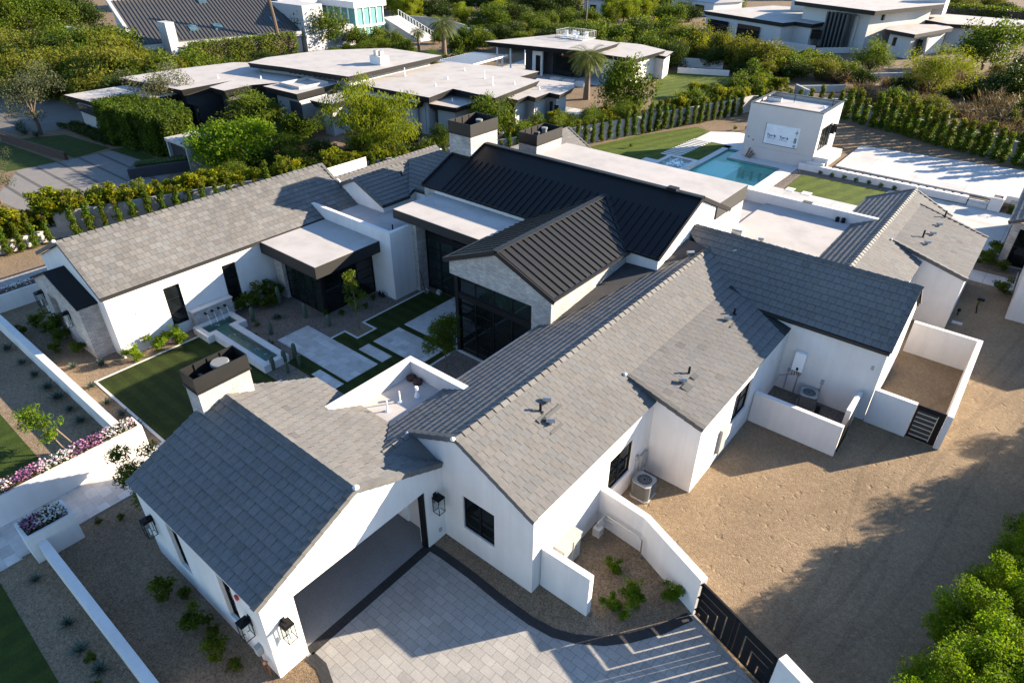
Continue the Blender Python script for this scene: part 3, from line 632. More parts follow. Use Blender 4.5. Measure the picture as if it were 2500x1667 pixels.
# black standing seam roofs
mb = MB()
seam_roof(mb, SWE, [(-18.25, 21.28), (-14.88, 21.28), (-14.88, 28.05), (-18.25, 31.0)]); seam_roof(mb, SWW, [(-21.62, 21.28), (-18.25, 21.28), (-18.25, 31.0), (-21.62, 28.05)])
mb.beam((-18.25, 21.2, 6.80), (-18.25, 31.0, 6.80), .34, .05); mb.beam((-14.8, 21.22, 5.30), (-14.8, 28.0, 5.30), .14, .12); mb.beam((-21.70, 21.22, 5.30), (-21.70, 24.6, 5.30), .14, .12)
for sx, S in ((-14.78, SWE), (-21.72, SWW)): mb.beam((sx, 21.24, 5.17), (-18.25, 21.24, 6.59), .06, .24)
br = mb.build('metal_roof', 'bronze_metal', H); br['label'] = 'black standing seam roof of the stone entry gable'
mb = MB()
seam_roof(mb, GRS, [(-30.12, 27.97), (-13.1, 27.97), (-13.1, 32.3), (-28.5, 32.3), (-28.5, 30.86), (-30.12, 30.86)], off=.1)
seam_roof(mb, GRN, rect(-28.5, -13.1, 32.3, 36.65))
mb.beam((-28.55, 32.31, 7.47), (-13.08, 32.31, 7.47), .36, .07); mb.beam((-30.15, 27.93, 5.40), (-13.08, 27.93, 5.40), .10, .14)
mb.beam((-13.09, 27.95, 5.38), (-13.09, 32.31, 7.34), .07, .22); mb.beam((-13.09, 36.65, 5.38), (-13.09, 32.31, 7.34), .07, .22); mb.beam((-28.52, 30.85, 6.78), (-28.52, 32.31, 7.42), .10, .16); mb.beam((-30.15, 27.95, 5.46), (-30.15, 30.86, 6.78), .10, .14)
mb.beam((-30.12, 30.84, 6.80), (-28.5, 30.84, 6.80), .16, .10); mb.box(-15.2, -14.6, 32.1, 32.5, 7.5, 7.66)
mb.beam(zs(SWE, -14.9, 27.9), (-18.25, 30.9, 6.83), .22, .07); mb.beam(zs(SWW, -21.6, 27.9), (-18.25, 30.9, 6.83), .22, .07)
gr = mb.build('metal_roof', 'black_metal', H); gr['label'] = 'large black standing seam roof over the great room'
# entry bay black roof on the left wing stone porch
mb = MB(); mb.face([(-38.4, 8.25, 4.20), (-35.16, 8.25, 3.16), (-35.16, 9.28, 3.16), (-38.4, 9.28, 4.20)]); mb.face([(-41.5, 8.25, 2.86), (-38.4, 8.25, 4.20), (-38.4, 9.28, 4.20), (-41.5, 9.28, 2.86)])
mb.beam((-35.14, 8.28, 3.04), (-38.4, 8.28, 4.08), .10, .12); mb.beam((-41.55, 8.28, 2.74), (-38.4, 8.28, 4.08), .10, .12); mb.beam((-35.16, 8.25, 3.06), (-35.16, 9.28, 3.06), .08, .1)
mb.build('porch_roof', 'black_metal', H)
# flat roofs
def flat(name, x0, x1, y0, y1, zt, th, mat='flat_roof', skin='fascia', lip=.03, lab=None):
    o = MB(); o.box(x0, x1, y0, y1, zt - th, zt - .012, 1); o.box(x0 + lip, x1 - lip, y0 + lip, y1 - lip, zt - .012, zt, 0)
    k = o.build(name, [mat, skin], H)
    if lab: k['label'] = lab
flat('canopy', -34.18, -28.78, 18.22, 22.89, 3.70, .72, lab='flat white topped canopy with dark fascia over the corner glass')
flat('canopy', -29.2, -21.4, 24.48, 28.06, 5.12, .56, lab='flat white topped canopy over the entry doors')
flat('canopy', -26.6, -13.09, 34.6, 38.9, 6.43, .92, lab='long flat white roof behind the black ridge')
for q in ((-34.0, -28.05, 23.15, 30.5, 3.6, 3.85), (-17.6, -15.3, 11.9, 14.9, 3.1, 3.5), (-13.15, -7.3, 33.9, 43.4, 3.7, 3.92), (-24, -13.2, 39, 43.4, 3.5, 3.8)): part(H, 'flat_roof', 'flat_roof', lambda m: m.box(*q))
# stucco walls
mb = MB()
# right wing south gable, with window
facade(mb, 'x', 11.7, -1, -12.68, -8.5, 0, 3.72, [(-11.68, -10.2, 1.1, 2.74)], .16)
mb.face([(-14.1, 11.7, 3.72), (-8.5, 11.7, 3.72), (-11.81, 11.7, 5.31), (-14.1, 11.7, 4.22)])
facade(mb, 'y', -8.5, 1, 11.7, 19.65, 0, 3.74, [(16.46, 18.22, 1.05, 2.79)], .16)
facade(mb, 'x', 19.65, -1, -8.5, -6.4, 0, 3.46); mb.face([(-8.5, 19.65, 3.46), (-6.4, 19.65, 3.46), (-8.5, 19.65, 4.03)]); mb.face([(-9.8, 19.65, 4.36), (-8.5, 19.65, 3.74), (-8.5, 19.65, 4.02)])
facade(mb, 'y', -6.4, 1, 19.65, 29.25, 0, 3.46, [(23.08, 24.88, 1.32, 2.98)], .16)
facade(mb, 'x', 29.25, -1, -8.6, -2.13, 0, 3.9)
mb.face([(-2.13, 29.25, 0), (-2.13, 34.75, 0), (-2.13, 34.75, 3.95), (-2.13, 32, 5.95), (-2.13, 29.25, 3.95)])
mb.face([(-13.1, 34.75, 0), (-2.13, 34.75, 0), (-2.13, 34.75, 3.95), (-13.1, 34.75, 3.95)])
mb.box(-15.72, -15.5, 12.1, 21.4, 0, 3.40); mb.box(-15.74, -15.66, 15.2, 21.3, 3.46, 3.66)
# carport gable, with deep opening
F = axis_pt('y', -12.68, 1)
facade(mb, 'y', -12.68, 1, 4.3, 11.7, 0, 3.66, [(5.36, 10.82, 0, 2.95)], .45)
mb.face([(-12.68, 4.3, 3.66), (-12.68, 11.7, 3.66), (-12.68, 8.05, 5.29)])
facade(mb, 'x', 4.3, -1, -20.3, -12.68, 0, 3.6, [(-18.3, -17.5, .95, 3.05), (-15.15, -14.35, .95, 3.05)], .2)
mb.face([(-20.3, 4.3, 0), (-20.3, 11.9, 0), (-20.3, 11.9, 3.55), (-20.3, 8.05, 5.27), (-20.3, 4.3, 3.6)])
mb.face([(-20.3, 11.9, 0), (-15.7, 11.9, 0), (-15.7, 11.9, 3.5), (-20.3, 11.9, 3.5)])
mb.box(-20.1, -13.13, 4.52, 4.6, 0, 3.1); mb.box(-20.1, -13.13, 11.25, 11.33, 0, 3.1); mb.box(-20.1, -20.0, 4.6, 11.25, 0, 3.1); mb.box(-20.0, -13.13, 4.6, 11.25, 3.0, 3.1)
# roof well with parapets
mb.box(-17.9, -17.6, 10.6, 15.2, 0, 4.2); mb.box(-17.6, -14.2, 14.9, 15.2, 3.0, 4.2); mb.box(-17.6, -15.72, 14.9, 15.2, 0, 3.0)
# left wing
facade(mb, 'y', -34.2, 1, 9.28, 25.76, 0, 3.68, [(12.2, 13.1, .64, 3.0), (15.65, 16.5, .60, 3.04)], .16)
facade(mb, 'x', 9.28, -1, -42.0, -34.2, 0, 3.68); mb.face([(-42.0, 9.28, 3.68), (-34.2, 9.28, 3.68), (-37.64, 9.28, 5.70)])
mb.face([(-42.0, 9.28, 0), (-42.0, 33, 0), (-42.0, 33, 3.7), (-42.0, 9.28, 3.7)]); mb.face([(-42, 25.76, 0), (-34.2, 25.76, 0), (-34.2, 25.76, 3.7), (-37.64, 25.76, 5.7), (-42, 25.76, 3.8)])
# block behind the corner glass and its parapets
mb.box(-28.05, -27.79, 22.89, 28.05, 0, 4.45); mb.box(-35.3, -28.05, 22.89, 23.15, 0, 4.45)
# dormer gables behind
mb.face([(-36.9, 25.76, 3.6), (-31.6, 25.76, 3.6), (-31.6, 25.76, 4.30), (-34.2, 25.76, 5.46), (-36.9, 25.76, 4.28)])
mb.face([(-31.6, 25.76, 3.6), (-31.6, 28.65, 3.6), (-31.6, 28.65, 4.64), (-31.6, 27.95, 4.36), (-31.6, 25.76, 4.30)]); mb.face([(-31.6, 28.65, 3.6), (-30.1, 28.65, 3.6), (-30.1, 28.65, 4.62), (-31.6, 28.65, 4.62)])
# great room walls
mb.face([(-13.17, 28.07, 0), (-13.17, 36.5, 0), (-13.17, 36.5, 5.40), (-13.17, 32.3, 7.30), (-13.17, 28.07, 5.40)])
mb.face([(-29.2, 28.07, 3.0), (-13.17, 28.07, 3.0), (-13.17, 28.07, 5.42), (-29.2, 28.07, 5.42)])
mb.face([(-26.5, 38.0, 0), (-13.3, 38.0, 0), (-13.3, 38.0, 5.5), (-26.5, 38.0, 5.5)]); mb.face([(-13.18, 32.3, 0), (-13.18, 38.85, 0), (-13.18, 38.85, 5.6), (-13.18, 36.0, 5.6), (-13.18, 32.3, 5.6)])
# low roof parapet and east wing
mb.box(-15.1, -6.3, 43.4, 43.72, 0, 4.55); mb.box(-15.1, -14.8, 38.9, 43.4, 0, 4.55); mb.box(-15.4, -14.4, 43.5, 44.9, 0, 4.3)
facade(mb, 'y', -3.15, 1, 34, 41, 0, 3.5); facade(mb, 'x', 41.0, -1, -3.15, -.79, 0, 3.25); mb.face([(-3.15, 41, 3.25), (-.79, 41, 3.25), (-3.15, 41, 3.88)]); mb.face([(-4.8, 41, 4.35), (-3.15, 41, 3.5), (-3.15, 41, 3.88)])
facade(mb, 'y', -.79, 1, 41.0, 48.3, 0, 3.25, [(45.8, 47.2, .1, 2.3)], .15); facade(mb, 'x', 48.3, 1, -4.8, -.79, 0, 3.25); facade(mb, 'x', 49.9, 1, -8.3, -3.15, 0, 3.5); mb.face([(-8.3, 49.9, 3.5), (-3.15, 49.9, 3.5), (-5.65, 49.9, 4.7)])
facade(mb, 'y', -8.3, -1, 43.7, 49.9, 0, 3.45); facade(mb, 'y', -3.15, 1, 48.3, 49.9, 0, 3.5)
mb.box(-34.0, -29.0, 36, 46, 0, 3.7); mb.face([(-34, 46, 3.7), (-29, 46, 3.7), (-31.5, 46, 5.1)]); mb.box(-37.5, -34.9, 26, 36.4, 0, 3.6)
walls = mb.build('wall', 'stucco', H)
# stone work
mb = MB()
facade(mb, 'x', 21.4, -1, -21.5, -15.0, 4.55, 5.30); mb.face([(-21.5, 21.4, 5.30), (-15.0, 21.4, 5.30), (-18.25, 21.4, 6.66)]); facade(mb, 'x', 21.4, -1, -16.14, -15.0, 0, 4.55)
mb.box(-21.5, -16.14, 21.405, 21.75, 4.55, 4.60); mb.face([(-16.14, 21.4, 0), (-16.14, 21.75, 0), (-16.14, 21.75, 4.55), (-16.14, 21.4, 4.55)])
mb.face([(-15.0, 21.4, 0), (-15.0, 28.06, 0), (-15.0, 28.06, 5.36), (-15.0, 21.4, 5.36)]); mb.face([(-21.5, 21.4, 4.55), (-21.5, 28.06, 4.55), (-21.5, 28.06, 5.36), (-21.5, 21.4, 5.36)])
mb.build('stone_wall', 'stone', H)
mb = MB(); mb.box(-30.1, -29.2, 28.06, 30.85, 3, 5.46); mb.face([(-30.1, 28.06, 5.46), (-30.1, 30.85, 5.46), (-30.1, 30.85, 6.75)]); mb.build('stone_wall', 'stone', H)
for q in ((-28.0, -27.45, 24.66, 25.4, 0, 4.56), (-33.95, -33.12, 18.76, 19.35, 0, 3.0)): part(H, 'stone_pier', 'stone', lambda m: m.box(*q))
mb = MB()
# porch of the left wing with a doorway
facade(mb, 'x', 8.33, -1, -41.2, -35.24, 0, 2.85, [(-39.75, -38.45, 0, 2.45)], .55); mb.face([(-41.2, 8.33, 2.85), (-35.24, 8.33, 2.85), (-35.24, 8.33, 3.08), (-38.4, 8.33, 4.10)])
mb.face([(-35.24, 8.33, 0), (-35.24, 9.28, 0), (-35.24, 9.28, 3.1), (-35.24, 8.33, 3.1)]); mb.face([(-41.2, 8.33, 0), (-41.2, 9.28, 0), (-41.2, 9.28, 2.9), (-41.2, 8.33, 2.9)])
mb.build('stone_wall', 'stone', H)
# chimneys
def chimney(x0, x1, y0, y1, zb, zt, zm, flues, label):
    c = MB(); c.box(x0, x1, y0, y1, zb, zt); o = c.build('chimney', 'stone', H); o['label'] = label
    s = MB(); e = .03; t = .03
    s.box(x0 - .06, x1 + .06, y0 - .06, y1 + .06, zt, zt + .07)
    for q in ((x0 - e, x1 + e, y0 - e, y0 - e + t), (x0 - e, x1 + e, y1 + e - t, y1 + e), (x0 - e, x0 - e + t, y0 - e + t, y1 + e - t), (x1 + e - t, x1 + e, y0 - e + t, y1 + e - t)): s.box(*q, zt + .075, zm)
    for k in range(1, 4): yy = y0 + (y1 - y0) * k / 4; s.box(x0, x0 + .04, yy - .025, yy + .025, zt + .075, zm - .02)
    s.build('chimney_shroud', 'bronze_metal', o)
    for fx, fy, r, hh in flues:
        f = MB(); f.lathe((fx, fy, zt + .07), [(r * .8, 0), (r * .8, hh - .1), (r, hh - .1), (r, hh - .02), (r * .9, hh)], 20); f.build('flue', 'ac_grey' if r > .2 else 'ac_dark', o)
    return o
chimney(-30.4, -28.5, 30.86, 33.5, 5.5, 8.15, 8.94, [(-29.3, 32.6, .24, .62)], 'taller stone chimney with black metal shroud at the end of the black ridge')
chimney(-28.05, -26.5, 35.24, 38.1, 5.8, 7.0, 7.72, [(-27.3, 36.3, .2, .55), (-27.2, 37.0, .22, .72)], 'lower stone chimney with black metal shroud beside the long flat roof')
cg = chimney(-20.8, -19.9, 7.14, 9.15, 3.6, 5.9, 6.56, [(-20.35, 8.35, .33, .5)], 'near stone chimney with open metal shroud on the carport wing')
c = MB(); c.beam((-20.75, 7.7, 6.05), (-19.95, 7.7, 6.05), .12, .06); c.beam((-20.75, 8.85, 6.05), (-19.95, 8.85, 6.05), .12, .06); c.build('flue_brace', 'steel', cg)
# glazing
window(H, 'x', 11.7, -1, -11.68, -10.2, 1.1, 2.74, nx=2, nz=2); window(H, 'y', -8.5, 1, 16.46, 18.22, 1.05, 2.79, nx=2, nz=2); window(H, 'y', -6.4, 1, 23.08, 24.88, 1.32, 2.98, nx=2, nz=2)
for a in (-18.3, -15.15): window(H, 'x', 4.3, -1, a, a + .8, .95, 3.05, depth=.18, nx=1, nz=3)
window(H, 'y', -34.2, 1, 12.2, 13.1, .64, 3.0, nx=1, nz=3); window(H, 'y', -34.2, 1, 15.65, 16.5, .60, 3.04, nx=1, nz=3)
window(H, 'x', 19.05, -1, -33.12, -29.70, .06, 2.98, depth=.0, nx=4, nz=5, name='glass_wall', glass='glass_green'); window(H, 'y', -29.70, 1, 19.05, 22.85, .06, 2.98, depth=.0, nx=3, nz=5, name='glass_wall')
window(H, 'x', 25.5, -1, -27.45, -21.6, .06, 3.55, depth=0, nx=5, nz=5, name='glass_wall', glass='glass_green'); window(H, 'x', 25.5, -1, -27.45, -21.6, 3.78, 4.56, depth=0, nx=5, nz=1, name='transom')
window(H, 'x', 21.5, -1, -21.0, -16.16, .06, 3.32, depth=0, nx=4, nz=5, name='glass_wall'); window(H, 'x', 21.5, -1, -21.0, -16.16, 3.62, 4.54, depth=0, nx=4, nz=1, name='transom', glass='glass_green')
window(H, 'y', -21.0, -1, 21.6, 25.5, .06, 4.5, depth=0, nx=3, nz=5, name='glass_wall')
for nm, q in (('steel_beam', (-21.1, -16.16, 21.36, 21.52, 3.32, 3.62)), ('steel_post', (-21.13, -20.9, 21.34, 21.58, 0, 4.55)), ('steel_beam', (-27.45, -21.6, 25.42, 25.52, 3.55, 3.78)), ('steel_post', (-29.84, -29.62, 19.0, 19.2, 0, 2.98))): part(H, nm, 'black_metal', lambda m: m.box(*q))
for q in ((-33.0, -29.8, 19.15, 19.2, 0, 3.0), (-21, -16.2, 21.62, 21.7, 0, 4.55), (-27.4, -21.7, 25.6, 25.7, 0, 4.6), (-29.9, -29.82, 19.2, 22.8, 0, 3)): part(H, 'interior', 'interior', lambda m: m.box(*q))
window(H, 'x', 8.85, -1, -39.75, -38.45, .02, 2.45, depth=.02, nx=2, nz=3, name='door', label='black framed glass door in the stone porch')
window(H, 'y', -.79, 1, 45.8, 47.2, .1, 2.3, nx=2, nz=1, name='door')
mb = MB(); mb.box(-12.95, -12.72, 10.70, 10.80, .02, 2.95); mb.build('door_track', 'black_metal', H)
window(H, 'x', 11.24, -1, -15.3, -14.2, .05, 2.2, depth=.0, nx=1, nz=1, name='side_door', glass='white_plastic', frame='white_plastic')
# pool side parapet scupper, roof well drains
mb = MB(); mb.lathe((-17.35, 14.68, 3.50), [(.20, 0), (.22, .12), (.12, .2)], 14); mb.lathe((-16.95, 14.66, 3.50), [(.20, 0), (.22, .12), (.12, .2)], 14); mb.build('roof_drain', 'rust', H)
# roof vents
def hood(parent, p, ang=.6, s=1.0, cap=True):
    s *= .72
    c = MB(); x, y, z = p; d = Vector((math.cos(ang), math.sin(ang), 0)); c.lathe((x, y, z - .05), [(.10 * s, 0), (.09 * s, .24 * s)], 12); q = Vector((x, y, z + .24 * s)); c.tube([q - d * .22 * s, q + d * .22 * s], .12 * s, 12); c.build('roof_vent', 'steel', parent)
def pipe(parent, p, h=.42, r=.05, mat='black_metal'):
    c = MB(); c.lathe((p[0], p[1], p[2] - .03), [(.16, 0), (.13, .04), (r, .06), (r, h)], 12); c.build('vent_pipe', mat, parent)
def flash(parent, S, x, y, w, l):
    c = MB(); u, v = S.uv(x, y); c.face([S.pt(u - w / 2, v - l / 2, .055), S.pt(u + w / 2, v - l / 2, .055), S.pt(u + w / 2, v + l / 2, .055), S.pt(u - w / 2, v + l / 2, .055)]); c.build('flashing', 'ac_dark', parent)
for x, y in ((-10.91, 15.55), (-10.29, 14.96)): hood(roof_rw, zs(RWE, x, y))
pipe(roof_rw, zs(RWE, -10.82, 15.04)); flash(roof_rw, RWE, -10.55, 15.35, 1.25, .14); flash(roof_rw, RWE, -10.05, 15.0, .7, .12); flash(roof_rw, RWE, -10.6, 14.8, .4, .2)
for x, y in ((-8.66, 26.8), (-8.11, 21.17)): hood(roof_rw, zs(BMP, x, y))
for x, y in ((-8.67, 27.58), (-8.2, 21.92)): pipe(roof_rw, zs(BMP, x, y), .38)
flash(roof_rw, BMP, -7.85, 21.1, .5, .36); flash(roof_rw, BMP, -8.35, 26.7, .5, .1); flash(roof_rw, BMP, -7.95, 21.95, .4, .25)
hood(roof_rw, zs(RWW, -12.34, 30.0), .9, 1.2); hood(roof_cw, zs(CWS, -10.51, 31.2), 1.2, .7)
for x, y in ((-3.32, 46.21), (-3.33, 44.43), (-3.3, 42.72)): hood(roof_ew, zs(EBM, x, y))
for x, y in ((-3.33, 48.0), (-3.7, 43.42)): pipe(roof_ew, zs(EBM, x, y), .5)
for x, y in ((-16.53, 12.6), (-16.56, 13.3)): c = MB(); c.lathe((x, y, 3.5), [(.11, 0), (.07, .05), (.035, .09), (.03, .10), (.03, .55)], 14); c.build('vent_pipe', 'white_plastic', H)
c = MB(); c.lathe((-16.3, 14.0, 3.5), [(.12, 0), (.10, .12), (.06, .22), (.05, .25), (.05, .36)], 14); c.lathe((-16.3, 14.0, 3.86), [(.07, 0), (.07, .14)], 10, 0, .1); c.build('vent_pipe', 'white_plastic', H)
for x, y, s in ((-12.4, 36.6, 1.9), (-11.0, 36.9, 1.0)): hood(H, (x, y, 3.95), 0.1, s)
c = MB(); c.lathe((-8.5, 43.15, 3.92), [(.12, 0), (.12, .2), (.15, .2), (.06, .32)], 10); c.lathe((-8.15, 43.2, 3.92), [(.12, 0), (.12, .2), (.15, .2), (.06, .32)], 10); c.build('roof_vent', 'black_metal', H)
for x, y in ((-36.6, 25.9), (-35.7, 26.6)):
    c = MB(); pts = [(x, y, 3.9), (x, y, 4.75)] + [(x + .16 * (1 - math.cos(a)), y + .08 * (1 - math.cos(a)), 4.75 + .2 * math.sin(a)) for a in (.5, 1.0, 1.57, 2.1, 2.6, 3.14)]; c.tube(pts, .055, 8); c.build('gooseneck_pipe', 'white_plastic', H)
for x, y in ((-36.4, 28.9), (-36.2, 30.6), (-36.8, 33.2)): hood(H, (x, y, S3.z(x, y)), .8, .8)
pipe(roof_l2, (-33.3, 29.0, L2E.z(-33.3, 29.0)), .3); pipe(H, (-28.9, 24.1, 3.85), .5, .045); c = MB(); c.box(-28.9, -28.5, 24.9, 25.05, 3.85, 3.93); c.build('roof_vent', 'steel', H)
c = MB(); c.box(-10.9, -10.3, 43.36, 43.76, 4.551, 4.57); c.build('scupper', 'ac_dark', H)
# small wall fittings
def fitting(name, mat, ax, plane, nrm, u0, u1, z0, z1, d=.05, label=None):
    c = MB(); bxp(c, axis_pt(ax, plane, nrm), u0, u1, .001, d, z0, z1); o = c.build(name, mat, H)
    if label: o['label'] = label
fitting('light_switch', 'grey_paint', 'y', -34.2, 1, 10.5, 10.6, 2.15, 2.3, .02)
fitting('fire_bell', 'red_plastic', 'x', 4.3, -1, -13.98, -13.84, 2.92, 3.06, .08, 'small red alarm bell')
fitting('vent_plate', 'grey_paint', 'x', 29.25, -1, -2.58, -2.45, 2.75, 2.98, .02)
fitting('meter_panel', 'grey_paint', 'y', -6.4, 1, 21.95, 22.5, .55, 1.85, .14, 'grey green meter panel')
fitting('junction_box', 'grey_paint', 'y', -12.68, 1, 11.35, 11.47, .42, .58, .06); fitting('junction_box', 'grey_paint', 'x', 29.25, -1, -6.0, -5.88, 1.15, 1.32, .08); fitting('junction_box', 'grey_paint', 'x', 29.25, -1, -4.38, -4.24, 1.12, 1.36, .1)
c = MB(); c.tube([(-5.94, 29.2, 1.2), (-5.94, 29.2, 0)], .018, 6); c.tube([(-4.31, 29.2, 1.2), (-4.31, 29.15, .1), (-4.4, 28.8, .05)], .02, 6); c.tube([(-5.45, 29.19, 1.4), (-5.45, 29.19, 0)], .02, 6); c.tube([(-5.6, 29.19, 1.4), (-5.62, 29.19, 1.1), (-6.3, 29.2, .75), (-6.35, 29.0, .5)], .015, 6); c.tube([(-5.52, 29.19, 1.4), (-5.52, 29.19, 1.15), (-5.35, 29.19, 1.1)], .02, 6); c.build('conduit', 'steel', H)
c = MB(); c.tube([(-8.46, 18.62, .5), (-8.46, 18.62, 1.45)], .02, 6); c.box(-8.49, -8.40, 18.55, 18.72, 1.35, 1.6); c.box(-8.49, -8.38, 18.95, 19.45, .5, 1.35); c.build('conduit', 'grey_paint', H)
# ------------------------------------------------------------------ walls, gates and planters round the house
def stucco_wall(label, polys, z1, name='privacy_wall', mat='stucco', z0=0, cat='wall', group=None):
    mb = MB()
    for p in polys: mb.prism(p, z0, z1)
    o = mb.build(name, mat); return tag(o, label, cat, group)
w_ = stucco_wall('long low white garden wall between the agave bed and the court lawn', [rect(-42.7, -27.1, 6.05, 6.38)], .9, 'garden_wall')
stucco_wall('long low white garden wall running off the bottom edge from the small planter', [rect(-23.2, -9.0, 1.44, 1.74)], .9, 'garden_wall')
stucco_wall('angled white wall bending round the meter yard to the black drive gate', [[(-8.5, 15.9), (-6.5, 15.72), (-6.42, 15.98), (-8.5, 16.2)], [(-6.5, 15.72), (-3.72, 14.55), (-3.6, 14.82), (-6.42, 15.98)]], 1.80)
stucco_wall('short straight white wall stub beside the grey electric cabinet', [rect(-8.47, -6.5, 12.16, 12.40)], 1.95)
stucco_wall('white wall end pier at the right end of the black drive gate', [[(-.78, 13.55), (.6, 13.0), (.72, 13.28), (-.66, 13.85)]], 1.75)
stucco_wall('low white wall screening the water heater, along the gravel yard', [rect(-6.37, -2.45, 25.72, 25.95)], 1.66)
stucco_wall('short white return wall with an open gate leaf, at the end of the water heater screen', [rect(-2.72, -2.5, 27.2, 29.0)], 1.6)
stucco_wall('U shaped white wall enclosing the empty gravel dog yard', [rect(-2.1, -.33, 29.18, 29.42), rect(.86, 1.1, 29.2, 37.2), rect(-2.1, .86, 36.96, 37.2)], 1.86)
g = thing('drive_gate', 'black metal driveway gate with chevron gaps, at the right of the paved drive', 'gate', (-2.2, 14.05, 0))
GA, GB = Vector((-3.64, 14.60, 0)), Vector((-.80, 13.62, 0)); gd = (GB - GA).normalized(); gL = (GB - GA).length; gn = Vector((-gd.y, gd.x, 0))
def gp(u, z, d=0): p = GA + gd * u + gn * d; return (p.x, p.y, z)
def gbar(m, u0, z0, u1, z1, w=.05, th=.05):
    a, b = Vector(gp(u0, z0)), Vector(gp(u1, z1)); d = (b - a).normalized(); s = gn.cross(d).normalized() * w / 2; n = gn * th / 2
    m.hexa([a - s - n, a + s - n, a + s + n, a - s + n], [b - s - n, b + s - n, b + s + n, b - s + n])
def gframe(m):
    for u in (.03, gL / 2 - .04, gL / 2 + .04, gL - .03): gbar(m, u, .06, u, 1.7, .07, .07)
    for z in (.09, 1.67): gbar(m, 0, z, gL, z, .07, .07)
part(g, 'gate_frame', 'black_metal', gframe)
for k, (a, b, dr) in enumerate(((.07, gL / 2 - .08, 1), (gL / 2 + .08, gL - .07, -1))):
    def slats(m):
        # nested right-angle slats leaving narrow gaps that let light through
        n = 6
        for i in range(n):
            o_ = i * .40; zt = 1.64 - o_ * .92; ue = (b - o_ * .8 - .02) if dr > 0 else (a + o_ * .8 + .02); us = a if dr > 0 else b
            if zt < .2 or (ue - us) * dr < .1: break
            gbar(m, us, zt - .15, ue, zt - .15, .325, .03)
            gbar(m, ue - dr * .13, zt - .02, ue - dr * .13, .12, .26, .032)
    part(g, 'slat_panel', 'black_metal', slats)
for u in (-.02, gL + .02): part(g, 'hinge', 'black_metal', lambda m: [gbar(m, u - .1, z, u + .08, z, .04, .12) for z in (.3, .95, 1.6)])
g = thing('yard_gate', 'black metal pedestrian gate with pale rails, closing the empty dog yard', 'gate', (.3, 29.3, 0))
part(g, 'gate_frame', 'black_metal', lambda m: (m.box(-.30, -.25, 29.27, 29.33, .05, 1.85), m.box(.62, .84, 29.27, 29.33, .05, 1.85), m.box(-.25, .62, 29.27, 29.33, 1.6, 1.85), m.box(-.25, .62, 29.27, 29.33, .05, .12)))
part(g, 'gate_panel', 'ac_dark', lambda m: m.box(-.25, .62, 29.31, 29.33, .12, 1.6))
for k in range(6): part(g, 'rail', 'brass', lambda m: m.box(-.22, .60, 29.26, 29.30, .22 + k * .245, .25 + k * .245))
part(g, 'latch_bar', 'brass', lambda m: m.box(.57, .60, 29.25, 29.27, .15, 1.6))
g = thing('service_gate', 'open black metal gate leaf folded against the short white return wall', 'gate', (-2.45, 27.2, 0))
part(g, 'gate_frame', 'black_metal', lambda m: (m.box(-2.44, -2.40, 26.0, 26.04, .1, 1.55), m.box(-2.44, -2.40, 27.15, 27.19, .1, 1.55), m.box(-2.44, -2.40, 26.04, 27.15, 1.5, 1.55), m.box(-2.44, -2.40, 26.04, 27.15, .1, .15)))
part(g, 'gate_panel', 'black_metal', lambda m: [m.box(-2.435, -2.41, 26.08 + i * .13, 26.16 + i * .13, .15, 1.5) for i in range(8)])

# planters with flowers
FLW = {}
def flowers(name, label, x0, x1, y0, y1, z, n, seed, group=None):
    r = random.Random(seed); mb = MB()
    for _ in range(n):
        x, y = r.uniform(x0, x1), r.uniform(y0, y1); h = r.uniform(.05, .26); s = r.uniform(.02, .042)
        band = math.sin(y * 2.6 + x) + r.uniform(-.5, .5)
        if r.random() < .55: a = r.uniform(0, 6.28); d = Vector((math.cos(a), math.sin(a), r.uniform(-.1, .7))) * .10; p = Vector((x, y, z + h * .7)); sd = d.cross(Vector((0, 0, 1))).normalized() * .03; mb.face([p, p + d * .5 + sd, p + d, p + d * .5 - sd], 1, r.uniform(.7, 1.2))
        else:
            c = (1.3, 1.35, 1.25) if band > .0 else ((.95, .55, .78) if band > -.6 else (.5, .22, .48)); c = tuple(q * r.uniform(.8, 1.15) for q in c)
            p = Vector((x, y, z + h)); nrm = Vector((r.uniform(-.6, .6), r.uniform(-.6, .6), 1)).normalized(); a = nrm.cross(Vector((1, 0, 0))).normalized(); b = nrm.cross(a)
            mb.face([p + (a * math.cos(t) + b * math.sin(t)) * s for t in (0, 1.05, 2.09, 3.14, 4.19, 5.24)], 0, c)
    return tag(mb.build(name, ['petal', 'leaf_dark']), label, 'flowers', group)
def planter(label, x0, x1, y0, y1, h, fl=None):
    t = thing('planter', label, 'planter', ((x0 + x1) / 2, (y0 + y1) / 2, 0))
    def f(m):
        w = .12
        for q in ((x0, x1, y0, y0 + w), (x0, x1, y1 - w, y1), (x0, x0 + w, y0 + w, y1 - w), (x1 - w, x1, y0 + w, y1 - w)): m.box(*q, 0, h)
    part(t, 'box', 'stucco', f); part(t, 'soil', 'soil', lambda m: m.box(x0 + .12, x1 - .12, y0 + .12, y1 - .12, .1, h - .06))
planter('long white stucco flower planter along the entry path', -27.05, -26.15, -.6, 6.76, 1.37)
flowers('flower_bed', 'band of white, pink and purple flowers in the long planter', -26.95, -26.25, -.5, 6.6, 1.32, 6500, 1)
planter('small white stucco flower planter at the head of the lower garden wall', -24.3, -23.2, 1.2, 2.8, 1.3)
flowers('flower_bed', 'oval of purple and white flowers in the small planter', -24.15, -23.35, 1.35, 2.65, 1.26, 1700, 2)
planter('white stucco planter beside the far left paved drive', -45.7, -44.65, 4.0, 9.6, 1.05)
flowers('flower_bed', 'thin dark strip of flowers in the planter by the far left drive', -45.6, -44.8, 4.1, 9.5, 1.0, 800, 3)
